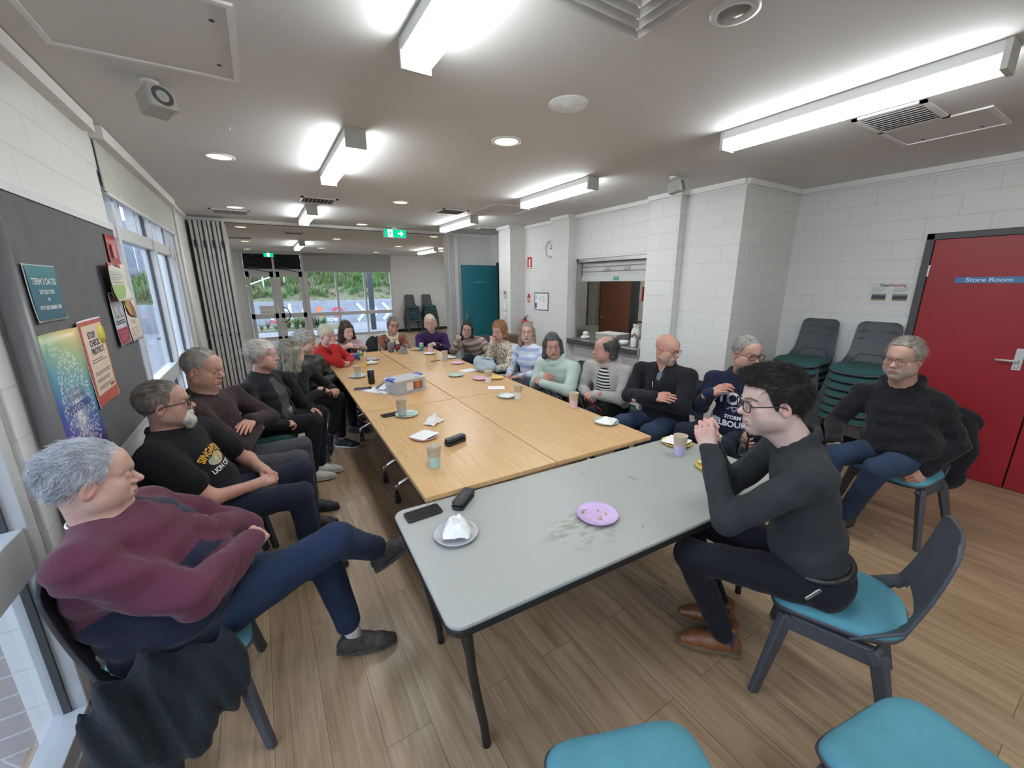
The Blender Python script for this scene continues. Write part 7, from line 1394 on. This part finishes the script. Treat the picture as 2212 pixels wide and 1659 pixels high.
# 15 striped T-shirt under grey hoodie
P15 = mk(label='man with bushy side hair in a striped T-shirt and grey hoodie', seed=15, hip=(2.94, 2.82, .53), neck=(2.845, 2.81, .955), head=(2.805, 2.83, 1.115), look=(152, -2, 0), rs=(2.81, 3.02, .90), ls=(2.89, 2.60, .90), re=(2.74, 3.06, .67), rw=(2.60, 2.85, .705), le=(2.79, 2.57, .675), lw=(2.60, 2.72, .715), rk=(2.52, 2.95, .54), lk=(2.52, 2.69, .54), rh=((-.35, -.9, -.05), (-.5, .1, .85), 'rest'), lh=((-.3, .92, -.2), (-.6, 0, .8), 'rest'), res=.0075, hres=.003, handres=.0036, hairres=.0036, skin=(.52, .30, .25), girth=1.06, belly=.03, sleeve=1.2, face=dict(OLD, nose=1.45, jaw=.95), hair=dict(m=H_SALT, t=.026, rough=.004, curl=.006, strands=900, len=.04, wave=.012, lift=.35, line=BALDLINE, top=(.072, .25), locks=(((-.07, -.045, .03), (-.08, -.055, -.07), .03, .026), ((.07, -.045, .03), (.08, -.055, -.07), .03, .026), ((0, -.09, .02), (0, -.085, -.09), .045, .035)), front=-.012), top=dict(m=fabric('grey_marl', (.40, .385, .365), .1, 380), name='hoodie', collar='hood', open=(((0, .15, 1.05), (0, .175, .12), .085, .09),), under=dict(m=stripe_mat('black_white_stripes', (.70, .70, .69), (.02, .02, .022), .030, .5, .05), name='t_shirt')), pants=dict(m=PN_BLACK), shoes=DKSHOE)
# 16 bald man in black zip jacket
P16 = mk(label='bald man with glasses in a black zip jacket and jeans, arms folded', seed=16, hip=(2.99, 2.20, .54), neck=(2.90, 2.19, 1.045), head=(2.865, 2.165, 1.20), look=(-88, -9, 0), rs=(2.88, 2.425, .965), ls=(2.935, 1.985, .97), re=(2.73, 2.42, .76), rw=(2.66, 2.09, .835), le=(2.80, 1.925, .765), lw=(2.665, 2.235, .775), rk=(2.55, 2.32, .555), lk=(2.55, 2.03, .555), rh=((.1, -.97, .1), (-.8, 0, .6), 'flat'), lh=((.05, .95, .0), (-.85, 0, .5), 'curl'), res=.0075, hres=.003, handres=.0036, skin=(.55, .305, .235), girth=1.15, belly=.05, sleeve=1.25, face=dict(OLD, fat=.3, nose=1.2, stubble=(.42, .38, .36), neckr=.062, brow=(.3, .25, .22)), top=dict(m=fabric('black_zip_jacket', (.014, .014, .018), .2, 420), name='jacket', collar='stand', open=(((0, .085, 1.10), (0, .165, .78), .055, .025),), under=dict(m=fabric('grey_shirt', (.16, .18, .22), .2), name='shirt')), pants=dict(m=PN_JEAN, w=1.15), shoes=DKSHOE, glasses=(mat('frame_gunmetal', (.10, .09, .09), .3, .8), 'rect', .0014))
r = P16; MB().tube([tuple(r['T'](0, .205, .86)-r['org']), tuple(r['T'](0, .20, .60)-r['org'])], .003, 6).build('zip', M_STEEL, r['root'])
# 17 navy printed hoodie
P17 = mk(label='man with glasses in a navy STORM MELBOURNE hoodie, one hand raised', seed=17, hip=(3.19, 1.66, .54), neck=(3.12, 1.645, 1.03), head=(3.06, 1.61, 1.225), look=(-112, -7, 0), rs=(3.07, 1.845, .965), ls=(3.175, 1.435, .975), re=(2.96, 1.87, .765), rw=(2.82, 1.71, .925), le=(3.06, 1.34, .76), lw=(2.84, 1.41, .70), rk=(2.72, 1.83, .60), lk=(2.76, 1.53, .565), rh=((.25, -.75, .55), (-.75, .35, .5), 'rest'), lh=((-.9, -.1, -.4), (.1, .9, .3), 'curl'), res=.007, hres=.003, handres=.0034, skin=RUDDY, girth=1.14, belly=.06, sleeve=1.25, hs=1.03, face=dict(OLD, fat=.4, nose=1.2, neckr=.062), hair=dict(m=H_GREY, t=.008, rough=.002, strands=400, len=.025, lift=.1, line=((-.12, -.075), (-.05, -.07), (-.02, -.02), (.012, -.01), (.03, .022), (.045, .065), (.06, .078), (.11, .09))), top=dict(m=fabric('navy_sweatshirt', (.013, .017, .042), .18, 420), name='hoodie', collar='hood'), pants=dict(m=PN_NAVY, w=1.1), shoes=DKSHOE, glasses=(M_BLACK, 'rect', .0024))
r = P17; X_, Y_ = r['side'], r['up']
project_text('lettering', 'STORM', .125, r['root'], r['org'], r['top'], r['T'](0, 0, .72), -X_, Y_, M_OFFW, .004, None, .95); project_text('lettering', 'STORM', .036, r['root'], r['org'], r['top'], r['T'](0, 0, .45), -X_, Y_, M_OFFW, .0015); project_text('lettering', 'MELBOURNE', .062, r['root'], r['org'], r['top'], r['T'](0, 0, .34), -X_, Y_, M_OFFW, .0024)
bm = bmesh.new(); q = MB()
for a, b in (((-.05, .0), (-.02, .02)), ((-.02, .02), (.0, -.012)), ((.0, -.012), (.03, .02)), ((.03, .02), (.055, -.01)), ((-.02, .02), (.03, .022))): q.bar((*a, 0), (*b, 0), .008, .001, (0, 0, 1))
q.bm.to_mesh(tm := bpy.data.meshes.new('t')); q.bm.free(); bm.from_mesh(tm); deco_shape(bm, 'chest_print', r['root'], r['org'], r['top'], r['T'](0, 0, .56), -X_, Y_, mat('print_lilac', (.32, .28, .48), .7), None, 1., .004); project_text('lettering', '98', .04, r['root'], r['org'], r['top'], r['T'](-.10, 0, .56), -X_, Y_, M_OFFW, .001)
M_LAN = print_mat('lanyard_band', ((.4, (.10, .06, .20)), (.5, (.45, .38, .28)), (.6, (.12, .08, .25))), 60.)
b = MB()
for q_ in (-1, 1): b.tube([tuple(r['T'](q_*.085, .02, .99)-r['org']), tuple(r['T'](q_*.075, .135, .86)-r['org']), tuple(r['T'](q_*.03, .185, .66)-r['org'])], .007, 8)
b.build('lanyard', M_LAN, r['root']); b = MB()
for q_ in (-1, 1): b.tube([tuple(r['T'](q_*.05, .105, .93)-r['org']), tuple(r['T'](q_*.058, .165, .75)-r['org']), tuple(r['T'](q_*.06, .18, .55)-r['org'])], .0045, 6)
b.build('drawcord', mat('cord_purple', (.07, .04, .18)), r['root'])
# 18 big man in black fleece hoodie
P18 = mk(label='grey haired man in a black fleece hoodie and jeans beside the red door', seed=18, hip=(3.73, .80, .56), neck=(3.66, .865, 1.055), head=(3.56, .865, 1.25), look=(172, -4, 0), rs=(3.65, 1.06, .945), ls=(3.725, .675, .945), re=(3.57, 1.16, .72), rw=(3.36, 1.075, .635), le=(3.75, .56, .705), lw=(3.60, .645, .52), rk=(3.26, 1.03, .57), lk=(3.29, .80, .55), ra=(3.22, 1.06, .10), la=(3.37, .93, .115), ltoe=((-.85, .4, -.05), (0, 0, 1)), rtoe=((-.9, .2, 0), (0, 0, 1)), rh=((-.85, -.2, -.4), (-.2, .4, .9), 'rest'), lh=((-.75, .15, -.5), (-.35, -.8, .4), 'curl'), res=.007, hres=.0028, handres=.0034, hairres=.0036, skin=(.47, .285, .22), girth=1.22, belly=.08, sleeve=1.2, hs=1.06, face=dict(OLD, fat=.2, nose=1.3, stubble=(.36, .33, .31), neckr=.064, jaw=1.05), hair=dict(m=hairmat('hair_mixed_grey', (.16, .135, .11), (.46, .42, .37)), t=.014, rough=.004, strands=1800, len=.04, wave=.005, lift=.14, sw=.0009, line=((-.12, -.075), (-.05, -.07), (-.02, -.02), (.005, -.01), (.025, .02), (.04, .058), (.055, .085), (.11, .11))), top=dict(m=fabric('black_sherpa', (.012, .012, .015), .5, 180, .9, .8, 40.), name='hoodie', collar='hood', wr=.007), pants=dict(m=PN_JEAN, w=1.12, end=.95), shoes=dict(m=mat('brown_shoe', (.06, .04, .03), .6), s=mat('shoe_sole', (.02, .02, .02), .7), res=.008, sock=fabric('black_sock', (.012, .012, .014), .1), sockh=.3), glasses=(mat('frame_gunmetal', (.10, .09, .09), .3, .8), 'rect', .0016))
# 19 young man in dark shirt
BOOT = dict(m=mat('tan_leather', (.20, .072, .026), .38, var=.3, vs=14, bmp=.15, bs=90), s=mat('boot_sole', (.16, .11, .07), .7), res=.0045, boot=.055)
P19 = mk(label='young dark haired man with glasses in a charcoal shirt, hands clasped', seed=19, hip=(1.86, .575, .545), neck=(1.81, .69, 1.09), head=(1.735, .785, 1.27), look=(140, -6, 0), rs=(1.945, .815, 1.03), ls=(1.675, .575, 1.03), re=(1.87, .98, .775), rw=(1.685, 1.02, 1.035), le=(1.535, .795, .785), lw=(1.61, .955, 1.03), lk=(1.50, .915, .555), rk=(1.74, 1.12, .56), la=(1.68, .81, .105), ra=(1.80, .90, .105), ltoe=((-.72, .70, 0), (0, 0, 1)), rtoe=((-.6, .8, 0), (0, 0, 1)), lh=((-.05, .35, .95), (-.85, -.45, .1), 'clasp'), rh=((-.45, .0, .95), (.3, .85, .2), 'clasp'), res=.0062, hres=.0024, handres=.0028, hairres=.003, skin=PALE, girth=1.0, belly=.02, sleeve=1.12, s=1.02, hs=1.06, face=dict(nose=1.15, jaw=1.0, fat=.15, brow=(.03, .02, .02), stubble=(.40, .30, .28)), iris=(.06, .05, .04), hair=dict(m=H_DARK, t=.022, rough=.003, strands=4200, len=.04, wave=.003, lift=.10, sw=.0009, side=.2, seg=6, comb=(0, -.8, -.6), combtop=(.25, .9, .25), lumps=(((0, .035, .115), (.055, .055, .030)), ((0, .075, .105), (.045, .030, .024))), front=-9, line=((-.12, -.09), (-.05, -.085), (-.025, -.04), (.0, -.03), (.018, -.03), (.030, .020), (.05, .066), (.075, .074), (.11, .08))), top=dict(m=fabric('charcoal_shirt', (.030, .032, .035), .22, 800, .3, .7), name='shirt', collar='shirt', wr=.007, ws=26.), pants=dict(m=fabric('black_dress_trousers', (.010, .010, .015), .15), w=1.05, end=.94), shoes=BOOT, glasses=(M_BLACK, 'rect', .0024))
r = P19; og = r['org']; bt = ring_pts(r['T'](0, 0, .115), r['side'], r['fwd'], .170, .128, 28); MB().tube([tuple(q-og) for q in bt], .0135, 8).build('belt', mat('belt_black', (.012, .012, .012), .35), r['root'])
bv = BVHTree.FromPolygons([v.co for v in r['top'].data.vertices], [p.vertices[:] for p in r['top'].data.polygons])
for nm, p_, m in (('collar_tag', (1.762, .69, 1.14), mat('tag_red', (.45, .06, .05))), ('collar_pin', (1.815, .682, 1.138), M_STEEL)):
    h_ = bv.find_nearest(Vector(A(*p_)-og)); MB().obox(h_[0]+h_[1]*.002, (tuple(r['side']), tuple(h_[1]), tuple(np.cross(r['side'], h_[1]))), (.011 if nm[-1] == 'g' else .012, .002, .011 if nm[-1] == 'g' else .004)).build(nm, m, r['root'])
MB().obox(tuple(r['T'](-.172, .06, .03)-og), (tuple(r['fwd']*.8-r['up']*.6), tuple(r['side']), tuple(r['up']*.8+r['fwd']*.6)), (.035, .006, .008), .003).build('key_clip', M_STEEL, r['root'])
for an, ty in ((r['la'], A(-.72, .70, 0)), (r['ra'], A(-.6, .8, 0))):
    sd = np.cross(nrm(ty), A(0, 0, 1)); b = MB()
    for q_ in (-1, 1): c_ = an+sd*q_*.041-og+A(0, 0, .008)-nrm(ty)*.012; b.obox(tuple(c_), (tuple(nrm(ty)), tuple(sd), (0, 0, 1)), (.020, .004, .045), .003)
    b.build('elastic_gusset', mat('gusset_navy', (.02, .03, .08), .9), r['root'])
    MB().obox(tuple(an-nrm(ty)*.045-og+A(0, 0, -.088)), (tuple(nrm(ty)), tuple(sd), (0, 0, 1)), (.03, .033, .012), .004).build('heel', BOOT['s'], r['root'])

# ================================================================== COATS AND BAGS
def cloth(name, label, cat, F_, res, m, seed, amp=.012, sc=26., extra=None):
    V, Q = F_.mesh(res, wrinkle(amp, sc, seed, A(1, .3, 0))); V = smooth_v(V, Q, 1); c = V.mean(0); c[2] = V[:, 2].min(); o = npmesh(name, V, Q, m, None, c); o.location = tuple(c); return tag(o, label, cat)
F_ = Field(); B_ = lambda a: np.array([[math.cos(a), -math.sin(a), 0], [math.sin(a), math.cos(a), 0], [0, 0, 1]])
F_.ell((-.42, 1.495, .43), (.20, .036, .17), None, .04); F_.ell((-.29, 1.485, .41), (.065, .032, .14), None, .04); F_.ell((-.55, 1.47, .23), (.10, .045, .25), None, .05); F_.ell((-.44, 1.475, .29), (.11, .036, .12), None, .04); F_.cone((-.34, 1.47, .40), (-.39, 1.465, .22), .035, .045, .03); F_.half((0, 0, .012), (0, 0, 1))
cloth('jacket', 'dark fleece jacket hanging from the nearest chair at the lower left of the room', 'jacket', F_, .008, fabric('dark_fleece', (.013, .017, .022), .25, 260, .7), 21, .022, 38.)
F_ = Field(); F_.ell((4.02, .70, .80), (.05, .20, .12), None, .04); F_.ell((3.96, .62, .60), (.09, .13, .24), None, .05); F_.ell((3.93, .60, .42), (.09, .10, .10), None, .04)
cloth('coat', 'black coat hanging over the back of the chair beside the red door', 'coat', F_, .009, fabric('black_coat', (.012, .012, .015), .3, 260, .7), 22)
F_ = Field(); F_.ell((1.52, 6.95, .70), (.13, .05, .20), None, .03); F_.ell((1.50, 6.90, .62), (.10, .07, .16), None, .03)
cloth('coat', 'dark green padded coat over a chair beside the scarf wearer', 'coat', F_, .011, fabric('green_padded_coat', (.028, .036, .034), .3, 260, .3), 23)
F_ = Field(); F_.ell((-.30, 3.62, .75), (.05, .17, .10), None, .03); F_.ell((-.28, 3.60, .62), (.07, .15, .14), None, .03)
cloth('coat', 'navy coat over a chair back behind the brown cardigan', 'coat', F_, .011, fabric('navy_coat', (.014, .018, .045), .3), 24)
F_ = Field(); F_.ell((2.14, 4.10, TZ+.045), (.10, .13, .06), None, .03); F_.cone((2.10, 4.19, TZ+.15), (2.17, 4.06, TZ+.10), .022, .03, .10); F_.cone((2.08, 4.17, TZ+.10), (2.19, 4.02, TZ+.05), .05, .05, .05); F_.half((0, 0, TZ+.002), (0, 0, 1))
tote = cloth('tote_bag', 'pale blue cloth bag slumped on the table edge', 'bag', F_, .007, fabric('pale_blue_canvas', (.34, .42, .47), .1, 300), 25, .006, 40.)
MB().tube([(-.04, -.02, .17), (.06, -.06, .15), (.10, -.12, .06), (.09, -.16, .01)], .010, 8).build('strap', fabric('pale_blue_canvas', (.34, .42, .47)), tote)
t = thing('shoulder_bag', 'black and maroon bag on the lap under the striped shirt', 'bag', (2.61, 2.79, .545), .15)
MB().prism(rrect(.34, .24, .03), -.0, .30, Matrix(((0, 0, .38, -.02), (1, 0, 0, 0), (0, .7, .2, .0), (0, 0, 0, 1)))).build('bag_body', fabric('bag_black', (.014, .014, .015), .2), t, bev=.012); MB().obox((-.03, -.10, .01), ((0, 1, .35), (1, 0, .3), (-.3, 0, 1)), (.075, .006, .06)).build('pocket', fabric('bag_maroon', (.14, .02, .03), .2), t); MB().tube([(-.04, .10, .10), (-.06, .04, .03), (-.05, .02, -.06), (-.03, .08, -.09)], .008, 8).build('strap', mat('strap_black', (.02, .02, .02)), t)
